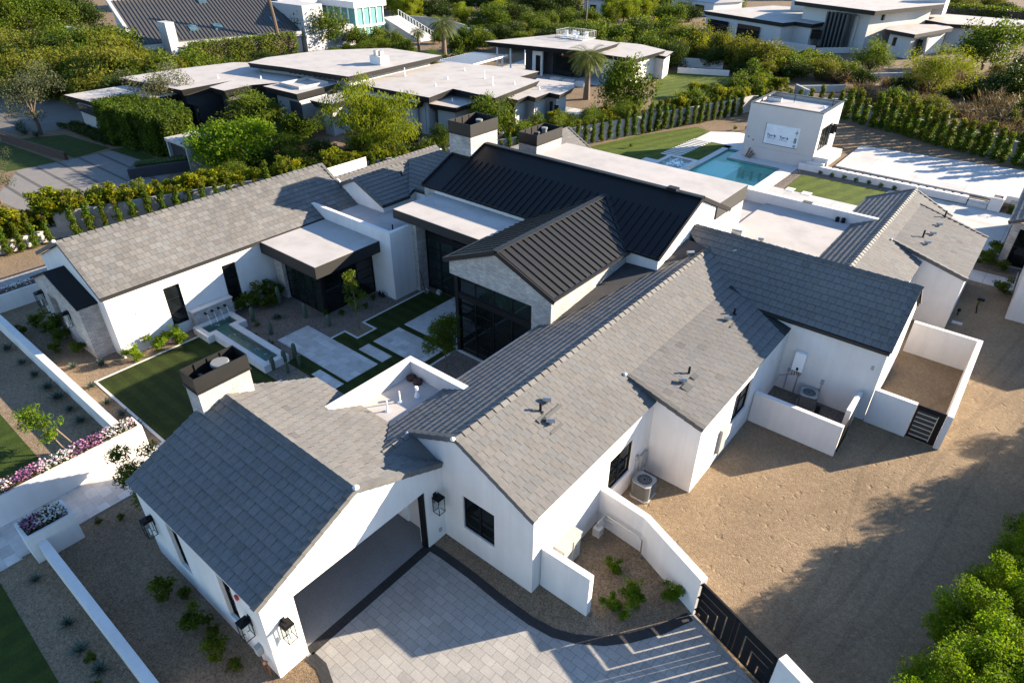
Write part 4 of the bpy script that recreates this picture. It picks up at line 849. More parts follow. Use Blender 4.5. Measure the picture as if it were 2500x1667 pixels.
planter('square white planter with a bush of flowers beside the sports court', -1.85, -.95, 64.15, 65.2, 1.1)
stucco_wall('short white wall behind the square planter, near the right edge', [rect(-.9, 1.6, 65.6, 65.85)], 1.05)

# fountain
f = thing('fountain', 'white stone T shaped fountain with four spouts pouring from a low stone wall', 'fountain', (-31, 14.2, 0))
out = [(-33.65, 12.9), (-32.05, 12.9), (-32.05, 13.28), (-27.2, 13.28), (-27.2, 14.75), (-32.05, 14.75), (-32.05, 15.3), (-33.65, 15.3)]
inn = [(-33.35, 13.22), (-32.4, 13.22), (-32.4, 13.62), (-27.55, 13.62), (-27.55, 14.42), (-32.4, 14.42), (-32.4, 14.98), (-33.35, 14.98)]
def basin(m):
    n = len(out)
    for i in range(n):
        j = (i + 1) % n
        m.face([(*out[i], .45), (*out[j], .45), (*inn[j], .45), (*inn[i], .45)], 0); m.face([(*out[i], 0), (*out[j], 0), (*out[j], .45), (*out[i], .45)], 0); m.face([(*inn[i], .05), (*inn[j], .05), (*inn[j], .45), (*inn[i], .45)], 0)
    m.face([(*p, .06) for p in inn], 1)
part(f, 'basin', ['white_stone', 'pool_tile'], basin)
part(f, 'water', 'fountain_water', lambda m: m.face([(*p, .34) for p in inn]))
part(f, 'back_wall', 'stone', lambda m: m.box(-34.18, -33.72, 13.18, 15.55, 0, 1.2)); part(f, 'cap', 'white_stone', lambda m: m.box(-34.19, -33.69, 13.13, 15.6, 1.2, 1.27))
r = random.Random(5)
for y in (13.8, 14.2, 14.6, 15.0):
    sp_ = part(f, 'spout', 'black_metal', lambda m: m.box(-33.72, -33.5, y - .05, y + .05, .92, 1.0))
    part(sp_, 'water_stream', 'foam', lambda m: m.tube([(-33.5, y, .95), (-33.38, y, .88), (-33.30, y, .65), (-33.26, y, .34)], [.012, .012, .014, .02], 6))
def bub(m):
    for _ in range(34):
        x, y, s = r.choice((-31.4, -30.6, -29.8, -29.1, -28.3, -33.0)) + r.gauss(0, .10), r.gauss(14.02, .10), r.uniform(.012, .03)
        if 13.66 < y < 14.38: m.lathe((x, y, .33), [(s, 0), (s * .8, s * .4), (s * .3, s * .6)], 6)
part(f, 'bubbles', 'foam', bub)

# wall lanterns: local frame, wall at y=0, facing -y
def lantern(label, loc, rot, sc=1.0):
    t = thing('wall_lantern', label, 'lantern', loc, rot, 'black box lanterns on the house walls'); t.scale = (sc,) * 3
    m = MB(); m.box(-.07, .07, -.03, 0, -.05, .42); m.box(-.025, .025, -.2, -.03, .38, .43); m.box(-.17, .17, -.38, -.04, .28, .33); m.box(-.12, .12, -.33, -.09, .33, .37); [m.box(*q, -.41, -.39) for q in ((-.155, .155, -.375, -.355), (-.155, .155, -.065, -.045), (-.155, -.135, -.355, -.065), (.135, .155, -.355, -.065))]
    for x in (-.155, .135):
        for y in (-.375, -.065): m.box(x, x + .02, y, y + .02, -.39, .28)
    m.build('lantern_frame', 'black_metal', t, local=True)
    m = MB(); m.box(-.15, .15, -.362, -.36, -.38, .27); m.box(-.15, .15, -.062, -.06, -.38, .27); m.box(-.147, -.145, -.355, -.065, -.38, .27); m.box(.145, .147, -.355, -.065, -.38, .27); m.build('lantern_glass', 'lamp_glass', t, local=True)
    m = MB(); m.lathe((0, -.22, -.38), [(.03, 0), (.03, .22), (.02, .3)], 8); m.build('candle_tube', 'white_plastic', t, local=True)
    return t
lantern('sunlit black lantern on the white pier left of the carport opening', (-12.68, 4.86, 2.05), math.pi / 2)
lantern('black lantern on the shaded carport side wall near the corner', (-13.55, 4.3, 2.0), 0)
lantern('black lantern on the shaded carport side wall by the entry path', (-19.55, 4.3, 2.1), 0)
lantern('black lantern in the inner corner right of the carport opening', (-12.68, 11.26, 2.15), math.pi / 2)
lantern('black lantern right of the door on the left stone porch', (-37.15, 8.33, 1.85), 0, 1.1)
lantern('black lantern left of the door on the left stone porch', (-40.6, 8.33, 1.9), 0, 1.1)

# air conditioners (local, base centre)
def aircon(label, loc, rot=0):
    t = thing('air_conditioner', label, 'air conditioner', loc, rot, 'outdoor air conditioning units')
    w, c, h = .40, .10, .78
    oct_ = [(w, -w + c), (w, w - c), (w - c, w), (-w + c, w), (-w, w - c), (-w, -w + c), (-w + c, -w), (w - c, -w)]
    m = MB(); m.prism([(x * 1.08, y * 1.08) for x, y in oct_], 0, .06, 1); m.prism([(x * .94, y * .94) for x, y in oct_], .06, h, 2)
    for k in range(11): z = .12 + k * .058; m.prism(oct_, z, z + .018, 0, bottom=True)
    for x, y in oct_: m.tube([(x * .99, y * .99, .06), (x * .99, y * .99, h)], .012, 4, 0)
    m.build('cabinet', ['ac_grey', 'concrete', 'ac_dark'], t, local=True)
    m = MB(); n = 24
    for i in range(8):
        a, b = oct_[i], oct_[(i + 1) % 8]
        for k in range(3):
            p = [(a[0] + (b[0] - a[0]) * q / 3, a[1] + (b[1] - a[1]) * q / 3) for q in (k, k + 1)]
            f_ = [tuple(Vector(q).normalized() * .31) for q in p]; m.face([(*p[0], h + .04), (*p[1], h + .04), (*f_[1], h + .05), (*f_[0], h + .05)]); m.face([(*p[0], h), (*p[1], h), (*p[1], h + .04), (*p[0], h + .04)])
    m.build('top_cover', 'grey_paint', t, local=True)
    m = MB()
    for R0 in (.10, .17, .24, .305): m.tube([(R0 * math.cos(q / 20 * 6.2832), R0 * math.sin(q / 20 * 6.2832), h + .055) for q in range(21)], .005, 4, caps=False)
    for q in range(12): a = q / 12 * 6.2832; m.tube([(.06 * math.cos(a), .06 * math.sin(a), h + .055), (.31 * math.cos(a), .31 * math.sin(a), h + .055)], .005, 4)
    m.build('fan_guard', 'steel', t, local=True)
    m = MB(); m.lathe((0, 0, h - .06), [(.08, 0), (.08, .06)], 10)
    for q in range(4):
        a = q * 1.5708 + .4; d = Vector((math.cos(a), math.sin(a), 0)); s = Vector((-d.y, d.x, .5)) * .09; p = Vector((0, 0, h - .03)); m.face([p + d * .06 - s, p + d * .29 - s * 1.4, p + d * .29 + s * 1.4, p + d * .06 + s])
    m.lathe((0, 0, h - .2), [(.31, 0), (.31, .01)], 20, 1)
    m.build('fan', ['ac_dark', 'soil'], t, local=True)
    return t
a0 = aircon('grey air conditioner on gravel in the wall corner below a window', (-7.85, 18.35, .01), .0)
aircon('grey air conditioner in the shaded water heater yard', (-4.62, 28.55, .02), .2)
for x, l in ((-6.0, 'flat grey equipment top just behind the water heater screen wall, left one'), (-4.1, 'flat grey equipment top just behind the water heater screen wall, right one')):
    t = thing('pool_equipment', l, 'equipment', (x, 26.35, 0)); part(t, 'cabinet', 'grey_paint', lambda m: m.box(x - .45, x + .45, 26.1, 26.6, .02, .62)); part(t, 'lid', 'ac_dark', lambda m: m.box(x - .48, x + .48, 26.07, 26.63, .62, .66))
t = thing('water_heater', 'white wall hung tankless water heater on the shaded wall', 'water heater', (-5.55, 29.25, 1.4))
part(t, 'casing', 'white_plastic', lambda m: (m.box(-5.80, -5.30, 28.98, 29.24, 1.45, 2.4), m.box(-5.78, -5.32, 29.0, 29.22, 2.4, 2.46)))
part(t, 'control_panel', 'black_metal', lambda m: m.box(-5.58, -5.48, 28.965, 28.979, 1.5, 1.66))
part(t, 'pipework', 'copper', lambda m: [m.tube([(x, 29.1, 1.45), (x, 29.1 + .02 * i, 1.2), (x + .03, 29.16, 1.02 + .05 * i)], .016, 6) for i, x in enumerate((-5.75, -5.64, -5.53, -5.42, -5.34))])
t = thing('hose_reel', 'small black coil of hose leaning on the air conditioner in the heater yard', 'hose', (-4.05, 28.3, .1))
part(t, 'coil', 'black_metal', lambda m: [m.tube([(-4.05 + .05 * k, 28.3 + .2 * math.cos(q * .35), .24 + .2 * math.sin(q * .35)) for q in range(19)], .025, 6) for k in range(3)]); part(t, 'stand', 'ac_dark', lambda m: m.box(-4.08, -3.9, 28.25, 28.35, 0, .1))
t = thing('electric_cabinet', 'pale grey electric service cabinet on the sunlit wall behind the stub wall', 'electric cabinet', (-8.2, 13.4, 0))
part(t, 'cabinet', 'grey_paint', lambda m: (m.box(-8.49, -8.1, 12.95, 14.1, .12, 1.32), m.box(-8.49, -8.06, 12.92, 14.13, 1.32, 1.36)))
part(t, 'door', 'grey_paint', lambda m: (m.box(-8.1, -8.07, 13.0, 13.55, .18, 1.28), m.box(-8.1, -8.07, 13.6, 14.05, .18, 1.28))); part(t, 'meter', 'lamp_glass', lambda m: m.tube([(-8.07, 13.82, 1.0), (-7.97, 13.82, 1.0)], .09, 16)); part(t, 'post', 'grey_paint', lambda m: m.box(-8.08, -8.04, 13.55, 13.6, 0, 1.3))
t = thing('gas_meter', 'grey gas meter and pipes in the corner of the meter yard', 'gas meter', (-8.0, 15.2, 0))
part(t, 'meter_body', 'grey_paint', lambda m: (m.box(-8.1, -7.8, 14.9, 15.2, .45, .85), m.lathe((-8.0, 15.45, .6), [(.05, 0), (.16, .04), (.16, .12), (.05, .16)], 12)))
part(t, 'pipe', 'steel', lambda m: (m.tube([(-8.0, 15.05, .85), (-8.0, 15.05, 1.0), (-8.0, 15.55, 1.0), (-7.9, 15.62, .95), (-6.6, 15.55, .95), (-6.35, 15.5, .9), (-6.3, 15.45, 0)], .03, 8), m.tube([(-8.1, 15.1, .45), (-8.1, 15.1, 0)], .03, 8), m.tube([(-7.9, 15.62, .8), (-7.6, 15.62, .8)], .025, 6)))
t = thing('pipe_valve', 'copper backflow valve and grey box at the foot of the carport corner', 'valve', (-13.1, 4.2, 0))
part(t, 'valve_box', 'grey_paint', lambda m: m.box(-13.5, -13.3, 4.1, 4.29, .75, 1.1)); part(t, 'pipe', 'copper', lambda m: (m.tube([(-13.25, 4.15, 0), (-13.25, 4.15, .55), (-12.95, 4.15, .55), (-12.95, 4.15, 0)], .03, 8), m.tube([(-13.4, 4.2, .75), (-13.4, 4.2, .0)], .02, 6), m.lathe((-13.1, 4.15, .55), [(.06, 0), (.08, .05), (.03, .14)], 10)))
for x, y, l in ((-28.95, 22.6, 'pair of small black spotlights against the white block wall'),):
    t = thing('spotlight', l, 'spotlight', (x, y, 0)); part(t, 'lamp_head', 'black_metal', lambda m: (m.lathe((x, y, .12), [(.12, 0), (.02, .3)], 10), m.lathe((x + .3, y, .12), [(.12, 0), (.02, .3)], 10))); part(t, 'stake', 'black_metal', lambda m: (m.lathe((x, y, 0), [(.03, 0), (.03, .12)], 6), m.lathe((x + .3, y, 0), [(.03, 0), (.03, .12)], 6)))
def pail(label, x, y, mat, z=0.02):
    t = thing('toolbox', label, 'box', (x, y, z)); part(t, 'body', mat, lambda m: m.box(x - .16, x + .16, y - .1, y + .1, z, z + .2)); part(t, 'handle', 'white_plastic', lambda m: m.tube([(x - .12, y, z + .2), (x - .1, y, z + .28), (x + .1, y, z + .28), (x + .12, y, z + .2)], .014, 6)); return t
pail('small grey box with a pole resting by the stone entry pier', -26.95, 24.75, 'steel'); pail('small pale box on the grass at the entry glass', -26.3, 25.15, 'grey_paint')
t = thing('pole', 'thin dark pole leaning on the stone entry pier', 'pole', (-27.0, 24.7, 0)); part(t, 'shaft', 'black_metal', lambda m: m.tube([(-26.9, 24.6, .05), (-27.4, 24.66, 1.6)], .02, 6))
# yellow drill-like tool and black box near the east wing
t = thing('hand_tool', 'yellow and black tool standing on the gravel behind the east wing', 'tool', (.25, 44.6, 0)); part(t, 'handle', 'leaf_yellow', lambda m: m.box(.2, .3, 44.55, 44.65, .35, .75)); part(t, 'body', 'black_metal', lambda m: (m.box(.12, .5, 44.5, 44.7, .75, .9), m.tube([(.25, 44.6, .35), (.35, 44.3, .02)], .04, 6)))
t = thing('stone_slab', 'small pale slab on the gravel by the east wing wall', 'slab', (-.35, 42.2, 0)); part(t, 'slab', 'concrete', lambda m: m.box(-.6, -.05, 42.05, 42.35, .006, .07))
t = thing('garden_lamp', 'black garden lamp at the foot of the east wing wall', 'lamp', (-.55, 43.3, 0)); part(t, 'post', 'black_metal', lambda m: m.lathe((-.5, 43.3, 0), [(.03, 0), (.03, .3)], 8)); part(t, 'lamp_head', 'black_metal', lambda m: m.lathe((-.5, 43.3, .3), [(.1, 0), (.1, .12), (.04, .16)], 10))

# pool house
t = thing('pool_house', 'white cube pool house with a sheet of printed house wrap on its wall', 'pool house', (-20, 68, 0))
mb = MB(); facade(mb, 'x', 65.3, -1, -23.35, -16.5, 0, 5.1); facade(mb, 'y', -16.5, 1, 65.3, 71.3, 0, 5.1, [(66.0, 69.3, 1.4, 3.6)], .25); facade(mb, 'y', -23.35, -1, 65.3, 71.3, 0, 5.1); facade(mb, 'x', 71.3, 1, -23.35, -16.5, 0, 5.1)
mb.box(-23.2, -16.65, 65.45, 71.15, 4.6, 4.72); mb.build('wall', 'stucco_warm', t)
mb = MB()
for q in ((-23.4, -16.45, 65.25, 65.55), (-23.4, -16.45, 71.05, 71.35), (-23.4, -23.1, 65.55, 71.05), (-16.75, -16.45, 65.55, 71.05), (-23.1, -21.6, 68.6, 68.9)): mb.box(*q, 5.1, 5.16)
mb.build('coping', 'ac_dark', t); part(t, 'flat_roof', 'flat_roof', lambda m: m.box(-23.2, -16.6, 65.5, 71.1, 4.72, 4.78)); part(t, 'parapet', 'stucco', lambda m: m.box(-23.1, -21.6, 68.6, 68.85, 4.78, 5.1))
part(t, 'plinth', 'stucco_warm', lambda m: m.box(-23.3, -16.55, 65.24, 65.3, 0, 1.12))
window(t, 'y', -16.5, 1, 66.0, 69.3, 1.4, 3.6, depth=.2, nx=4, nz=1, name='sliding_door', glass='glass_green')
part(t, 'awning_frame', 'black_metal', lambda m: [m.box(-16.5, -16.1, 68.9, 68.94, 2.6, 3.4), m.box(-16.5, -16.1, 69.6, 69.64, 2.6, 3.4), m.box(-16.14, -16.1, 68.94, 69.6, 3.36, 3.4), m.box(-16.14, -16.1, 68.94, 69.6, 2.6, 2.64)])
for x, y in ((-20.6, 69.4), (-17.2, 70.2)): part(t, 'vent_pipe', 'black_metal', lambda m: m.lathe((x, y, 4.78), [(.03, 0), (.03, .75)], 6))
part(t, 'roof_vent', 'white_plastic', lambda m: m.lathe((-17.6, 69.0, 4.78), [(.18, 0), (.14, .15), (.05, .2)], 10))
for u, z in ((-23.0, 1.86), (-22.5, 1.62)): part(t, 'wall_box', 'ac_dark', lambda m: m.box(u, u + .12, 65.27, 65.3, z, z + .13))
hw = part(t, 'house_wrap', 'house_wrap', lambda m: m.box(-21.42, -18.18, 65.265, 65.298, 1.60, 3.46))
part(t, 'wrap_batten', 'ac_dark', lambda m: (m.box(-21.42, -18.15, 65.25, 65.298, 1.55, 1.60), m.box(-21.46, -21.42, 65.25, 65.298, 1.60, 3.52)))
def text(body, x, z, size, mat, bold=0.0):
    cu = bpy.data.curves.new('printing', 'FONT'); cu.body = body; cu.size = size; cu.extrude = .002; cu.offset = bold
    o = bpy.data.objects.new('printing', cu); COL.objects.link(o); o.location = (x, 65.262, z); o.rotation_euler = (math.pi / 2, 0, 0)
    dg = bpy.context.evaluated_depsgraph_get(); me = bpy.data.meshes.new_from_object(o.evaluated_get(dg)); me.materials.clear(); me.materials.append(M[mat])
    n = bpy.data.objects.new('printing', me); COL.objects.link(n); n.matrix_world = o.matrix_world; bpy.data.objects.remove(o)
    n.parent = hw; n.location = (x + 20, 65.262 - 68, z); n.rotation_euler = (math.pi / 2, 0, 0)
for x, z in ((-21.2, 2.30), (-19.98, 2.26)): text('Tyvek', x, z, .36, 'ink', .014); text('HomeWrap', x + .03, z - .18, .16, 'ink_pale', .004); text('________', x + .05, z - .3, .10, 'ink_pale')
text('TO', -18.62, 2.28, .2, 'ink_green', .004); text('WR', -18.62, 2.12, .16, 'ink_green')
def rings(m):
    for z, R0 in ((3.02, .13), (2.42, .12), (2.16, .13), (1.78, .12)):
        n = 20; c = Vector((-18.45, 65.262, z))
        for k in range(n):
            a, b = 6.2832 * k / n, 6.2832 * (k + 1) / n; v = lambda q, r_: c + Vector((math.cos(q), 0, math.sin(q))) * r_
            m.face([v(a, R0), v(b, R0), v(b, R0 * .5), v(a, R0 * .42)])
    m.box(-18.47, -18.44, 65.26, 65.263, 3.2, 3.38); m.box(-18.47, -18.44, 65.26, 65.263, 2.6, 2.85)
mb = MB(); rings(mb); mb.build('printing', 'ink_green', hw)
# planks leaning by the pool house
t = thing('plank_stack', 'small stack of leaning planks against the pool house wall', 'planks', (-22.5, 65.9, 0))
for k in range(3): part(t, 'plank', 'wood', lambda m: m.beam((-22.65 + .2 * k, 64.75 - .1 * k, .08), (-22.5 + .25 * k, 65.2, .9 - .25 * k), .16, .05))
# loungers' black railings by the bed
t = thing('bike_rack', 'row of thin bent metal stakes in the bed beside the small lawn', 'rack', (-17, 61, 0)); 
for k in range(7): part(t, 'stake', 'steel', lambda m: m.tube([(-17.0, 58.9 + k * .68, 0), (-17.1, 58.9 + k * .68, .3), (-16.8, 59.05 + k * .68, .45), (-16.75, 59.15 + k * .68, .02)], .02, 6))
# guest house, right edge
t = thing('guest_house', 'white and stone guest house cut off by the right edge', 'house', (4, 49, 0))
part(t, 'wall', 'stucco', lambda m: m.box(1.78, 9.0, 44.7, 52.6, 0, 3.4))
mb = MB(); facade(mb, 'x', 53.0, -1, .25, 7.0, 0, 3.1, [(.72, 1.95, .05, 2.7)], .3); mb.box(.25, .26, 53.0, 62.0, 0, 3.1); mb.build('stone_wall', 'stone', t)
window(t, 'x', 53.0, -1, .72, 1.95, .05, 2.7, depth=.25, nx=1, nz=2, name='door')
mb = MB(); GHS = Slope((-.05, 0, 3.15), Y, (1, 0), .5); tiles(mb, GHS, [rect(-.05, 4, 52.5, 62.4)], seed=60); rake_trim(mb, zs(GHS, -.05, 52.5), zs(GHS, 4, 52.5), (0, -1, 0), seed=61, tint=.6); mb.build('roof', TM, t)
for x, y, z, l in ((.0, 54.4, 0, 'empty black metal frame beside the stone guest house door planter'), (-.15, 64.6, 0, 'black metal frame with plants near the short white wall')):
    t = thing('plant_stand', l, 'frame', (x, y, z))
    part(t, 'frame', 'black_metal', lambda m: [m.tube([(x + a, y + b, 0), (x + a, y + b, .95)], .018, 4) for a in (-.3, .3) for b in (-.2, .2)] + [m.tube([(x - .3, y + b, zz), (x + .3, y + b, zz)], .018, 4) for b in (-.2, .2) for zz in (.05, .95)] + [m.tube([(x + a, y - .2, zz), (x + a, y + .2, zz)], .018, 4) for a in (-.3, .3) for zz in (.05, .95)])
for x0, x1, y0, y1 in ((-.75, .4, 53.4, 54.6), (-.9, 1.6, 50.9, 52.9)): sheet('plant_bed', [rect(x0, x1, y0, y1)], .045, 'gravel_grey')
# ------------------------------------------------------------------ neighbouring houses
def inset(poly, d):
    a = sum(poly[i][0] * poly[(i + 1) % len(poly)][1] - poly[(i + 1) % len(poly)][0] * poly[i][1] for i in range(len(poly)))
    if a < 0: poly = poly[::-1]
    n = len(poly); out = []
    for i in range(n):
        p0, p1, p2 = Vector(poly[i - 1]), Vector(poly[i]), Vector(poly[(i + 1) % n]); d1, d2 = (p1 - p0).normalized(), (p2 - p1).normalized()
        n1, n2 = Vector((-d1.y, d1.x)), Vector((-d2.y, d2.x)); b = n1 + n2; k = d / max(.35, 1 + n1.dot(n2)); out.append(tuple(p1 + b * k))
    return out
def flat_roof_part(t, poly, z, th=.7, tilt=.35, wall=.9, z0=0.0, wm='stucco_grey_shade', fm='fascia', rm='flat_roof_old', wallh=True):
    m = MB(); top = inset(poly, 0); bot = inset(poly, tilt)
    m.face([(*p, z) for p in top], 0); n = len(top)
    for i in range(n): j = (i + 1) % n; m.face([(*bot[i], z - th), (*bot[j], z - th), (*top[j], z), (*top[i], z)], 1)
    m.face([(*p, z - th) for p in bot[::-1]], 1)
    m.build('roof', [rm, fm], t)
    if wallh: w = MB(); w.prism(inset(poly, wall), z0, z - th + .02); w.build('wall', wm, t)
def wbox(t, name, x0, x1, y0, y1, z0, z1, mat='glass', label=None):
    o = part(t, name, mat, lambda m: m.box(x0, x1, y0, y1, z0, z1))
    if label: o['label'] = label
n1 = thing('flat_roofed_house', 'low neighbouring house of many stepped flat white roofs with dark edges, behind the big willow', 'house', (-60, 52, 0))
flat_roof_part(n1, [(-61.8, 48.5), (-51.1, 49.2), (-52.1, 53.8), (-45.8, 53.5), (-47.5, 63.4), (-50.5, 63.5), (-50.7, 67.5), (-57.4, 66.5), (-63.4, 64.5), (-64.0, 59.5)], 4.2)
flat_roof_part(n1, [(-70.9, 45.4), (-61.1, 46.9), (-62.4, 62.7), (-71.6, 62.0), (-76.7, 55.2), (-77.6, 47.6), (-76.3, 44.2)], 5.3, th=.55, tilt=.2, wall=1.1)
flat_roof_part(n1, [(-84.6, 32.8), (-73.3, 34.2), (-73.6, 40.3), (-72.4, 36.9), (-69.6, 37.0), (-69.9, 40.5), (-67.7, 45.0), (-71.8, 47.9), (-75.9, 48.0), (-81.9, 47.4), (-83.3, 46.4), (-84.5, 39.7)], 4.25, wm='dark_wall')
flat_roof_part(n1, [(-83.5, 26.3), (-75.6, 27.1), (-74.9, 31.1), (-74.8, 34.4), (-83.4, 32.6)], 3.6, th=.55, tilt=.25, wall=.75)
flat_roof_part(n1, [(-68.0, 40.7), (-62.1, 40.8), (-63.1, 47.3), (-68.0, 46.8)], 4.35, tilt=.25)
flat_roof_part(n1, [(-63.3, 46.6), (-64.1, 50.4), (-52.7, 50.7), (-52.6, 48.7)], 3.55); flat_roof_part(n1, [(-61.8, 42.0), (-58.5, 42.2), (-59.5, 46.6), (-62.3, 46.4)], 3.6)
flat_roof_part(n1, [(-52.5, 50.0), (-48.6, 50.5), (-48.9, 54.8), (-53.6, 55.0)], 3.3, th=.6); flat_roof_part(n1, [(-47.0, 56.5), (-45.1, 56.4), (-45.5, 58.7), (-44.3, 58.5), (-44.6, 61.4), (-43.1, 61.3), (-44.0, 65.4), (-45.3, 67.3), (-50.3, 66.6), (-48.9, 63.0)], 3.6, th=.6)
part(n1, 'skylight_well', 'flat_roof', lambda m: [m.box(*q, 4.36, 4.62) for q in ((-67.2, -63.6, 42.2, 42.4), (-67.2, -63.6, 45.8, 46.0), (-67.2, -67.0, 42.4, 45.8), (-63.8, -63.6, 42.4, 45.8))])
ch = part(n1, 'chimney', 'stucco', lambda m: m.box(-65.1, -63.2, 53.4, 54.7, 5.31, 6.2)); [part(ch, 'flue', 'steel', lambda m: m.box(q, q + .4, 53.8, 54.3, 6.2, 6.75)) for q in (-64.8, -64.0)]
for k in range(26): part(n1, 'soffit_slat', 'wood', lambda m: m.box(-70.4 + k * .37, -70.25 + k * .37, 45.75 + .055 * k, 46.25 + .055 * k, 4.62, 4.74)) if k % 2 == 0 else None
r = random.Random(8)
for x, y, z in ((-56, 57, 4.2), (-53, 60, 4.2), (-50, 58, 4.2), (-58, 62, 4.2), (-48.5, 60, 4.2), (-76, 40, 4.25), (-79, 37, 4.25), (-72, 43, 4.25), (-46.5, 62, 3.6), (-51, 52.5, 3.3), (-61, 55, 4.2), (-54.5, 53.5, 4.2)):
    part(n1, 'vent_pipe', 'white_plastic', lambda m: m.lathe((x, y, z), [(.16, 0), (.06, .1), (.06, r.choice((.3, .9)))], 8))
wbox(n1, 'window', -82.4, -77.4, 26.92, 27.1, 2.0, 2.75); wbox(n1, 'window', -74.2, -72.2, 34.85, 35.0, .4, 2.6); wbox(n1, 'window', -70.8, -70.5, 37.9, 38.1, .3, 2.6)
wbox(n1, 'door', -61.4, -60.3, 49.25, 49.45, .1, 2.7); wbox(n1, 'window', -47.2, -46.9, 57.2, 57.4, .6, 2.6); wbox(n1, 'window', -44.95, -44.75, 62.0, 62.4, .5, 2.5); wbox(n1, 'window', -44.4, -43.9, 62.15, 62.3, 1.4, 2.2)
wbox(n1, 'window', -66.5, -63.8, 47.9, 48.0, 3.9, 4.6); wbox(n1, 'door', -64.9, -62.9, 41.62, 41.7, .1, 3.2, 'dark_wall'); wbox(n1, 'window', -53.4, -52.6, 50.0, 50.1, .2, 2.7)
t = thing('gatehouse', 'dark fluted entry gate with a flat stone top, behind the round bright bush', 'gatehouse', (-62.3, 28.2, 0))
part(t, 'roof', 'flat_roof_old', lambda m: m.box(-64.2, -60.4, 27.2, 30.2, 2.15, 2.4)); part(t, 'door_panel', 'dark_wall', lambda m: [m.box(-63.8 + k * .2, -63.68 + k * .2, 27.5, 27.6, 0, 2.15) for k in range(17)] + [m.box(-63.9, -60.6, 27.6, 27.7, 0, 2.15)]); part(t, 'wall', 'stucco_grey_shade', lambda m: (m.box(-64.1, -63.9, 27.25, 30.1, 0, 2.15), m.box(-60.6, -60.45, 27.25, 30.1, 0, 2.15)))
t = thing('dark_planter', 'long black planter of small round clipped plants beside the striped neighbour drive', 'planter', (-62, 25.5, 0))
part(t, 'box', 'dark_wall', lambda m: m.prism([(-63.7, 23.7), (-62.4, 22.5), (-60.6, 27.2), (-62.0, 28.0)], 0, .9))
for k in range(14): x, y = -62.75 + .12 * k, 23.6 + .31 * k; part(t, 'clipped_plant', 'hedge_mow', lambda m: (m.lathe((x, y, .9), [(.2, 0), (.27, .12), (.2, .25), (.05, .3)], 10), m.lathe((x - .5, y + .25, .9), [(.2, 0), (.27, .12), (.2, .25), (.05, .3)], 10)))
t = thing('steel_edge', 'long low rusty steel edging between the two neighbour lawns', 'edging', (-78, 20.5, 0)); part(t, 'panel', 'rust', lambda m: m.beam((-84.6, 19.6, 0), (-72.6, 21.2, 0), .25, .75))
t = thing('garden_bench', 'white slab bench beside the dark wall of the flat roofed house', 'bench', (-63.5, 37, 0)); part(t, 'seat', 'white_stone', lambda m: m.box(-65.0, -63.2, 36.6, 37.2, .5, .7)); part(t, 'base', 'dark_wall', lambda m: m.box(-64.8, -63.4, 36.7, 37.1, 0, .5))
# pavilion
n2 = thing('pavilion', 'long flat roofed garden pavilion with dark open front and a railed roof deck', 'pavilion', (-60, 87, 0))
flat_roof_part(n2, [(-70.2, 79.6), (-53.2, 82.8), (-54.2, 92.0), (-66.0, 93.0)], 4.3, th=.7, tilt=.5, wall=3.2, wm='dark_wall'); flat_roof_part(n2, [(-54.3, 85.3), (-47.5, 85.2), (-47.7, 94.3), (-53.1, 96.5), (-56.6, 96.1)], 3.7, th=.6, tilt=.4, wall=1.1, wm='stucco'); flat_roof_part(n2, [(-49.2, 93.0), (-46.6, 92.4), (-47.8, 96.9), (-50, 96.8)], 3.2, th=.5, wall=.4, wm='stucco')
for x, y in ((-69.0, 81.2), (-66.9, 81.8), (-69.0, 88)): part(n2, 'column', 'white_metal', lambda m: m.box(x - .09, x + .09, y - .09, y + .09, 0, 3.65))
wbox(n2, 'wall', -63.6, -61.8, 82.9, 83.2, 0, 3.6, 'stucco'); wbox(n2, 'wall', -67.5, -63.6, 92, 92.3, 0, 1.2, 'stucco'); wbox(n2, 'window', -61.0, -57.5, 84.6, 84.8, .2, 3.2); wbox(n2, 'door', -62.9, -62.1, 82.82, 82.9, .1, 2.8); wbox(n2, 'window', -51.5, -49.8, 86.1, 86.28, .2, 2.8)
dk = part(n2, 'roof_deck', 'concrete', lambda m: m.box(-64.4, -59.3, 89.6, 93.2, 4.31, 4.42))
part(dk, 'railing', 'steel', lambda m: [m.box(x, x + .03, y, y + .03, 4.4, 5.4) for x in [-64.4 + .3 * k for k in range(18)] for y in (89.6, 93.2)] + [m.box(x, x + .03, y, y + .03, 4.4, 5.4) for y in [89.6 + .3 * k for k in range(12)] for x in (-64.4, -59.33)] + [m.box(-64.4, -59.3, y, y + .05, 5.38, 5.43) for y in (89.6, 93.2)] + [m.box(x, x + .05, 89.6, 93.2, 5.38, 5.43) for x in (-64.4, -59.33)])
part(dk, 'deck_furniture', 'white_metal', lambda m: [(m.box(x - .3, x + .3, y - .3, y + .3, 4.7, 4.82), m.box(x - .3, x + .3, y + .22, y + .3, 4.82, 5.3), [m.box(x + a, x + a + .05, y + b, y + b + .05, 4.42, 4.7) for a in (-.3, .25) for b in (-.3, .25)]) for x, y in ((-63.5, 91), (-62.4, 91.6), (-61.3, 90.8), (-60.3, 91.8))])
for k in range(3): part(n2, 'seat_block', 'white_stone', lambda m: m.box(-58.5 + k * 2.2, -57.0 + k * 2.2, 80.5, 81.4, 0, .6))
t = thing('pergola', 'white slatted pergola standing between the flat roofed house and the pavilion', 'pergola', (-67.5, 74, 0))
for x, y in ((-69.6, 70.0), (-64.7, 70.7), (-65.6, 78.3), (-70.1, 77.0)): part(t, 'post', 'white_metal', lambda m: m.box(x - .1, x + .1, y - .1, y + .1, 0, 2.9))
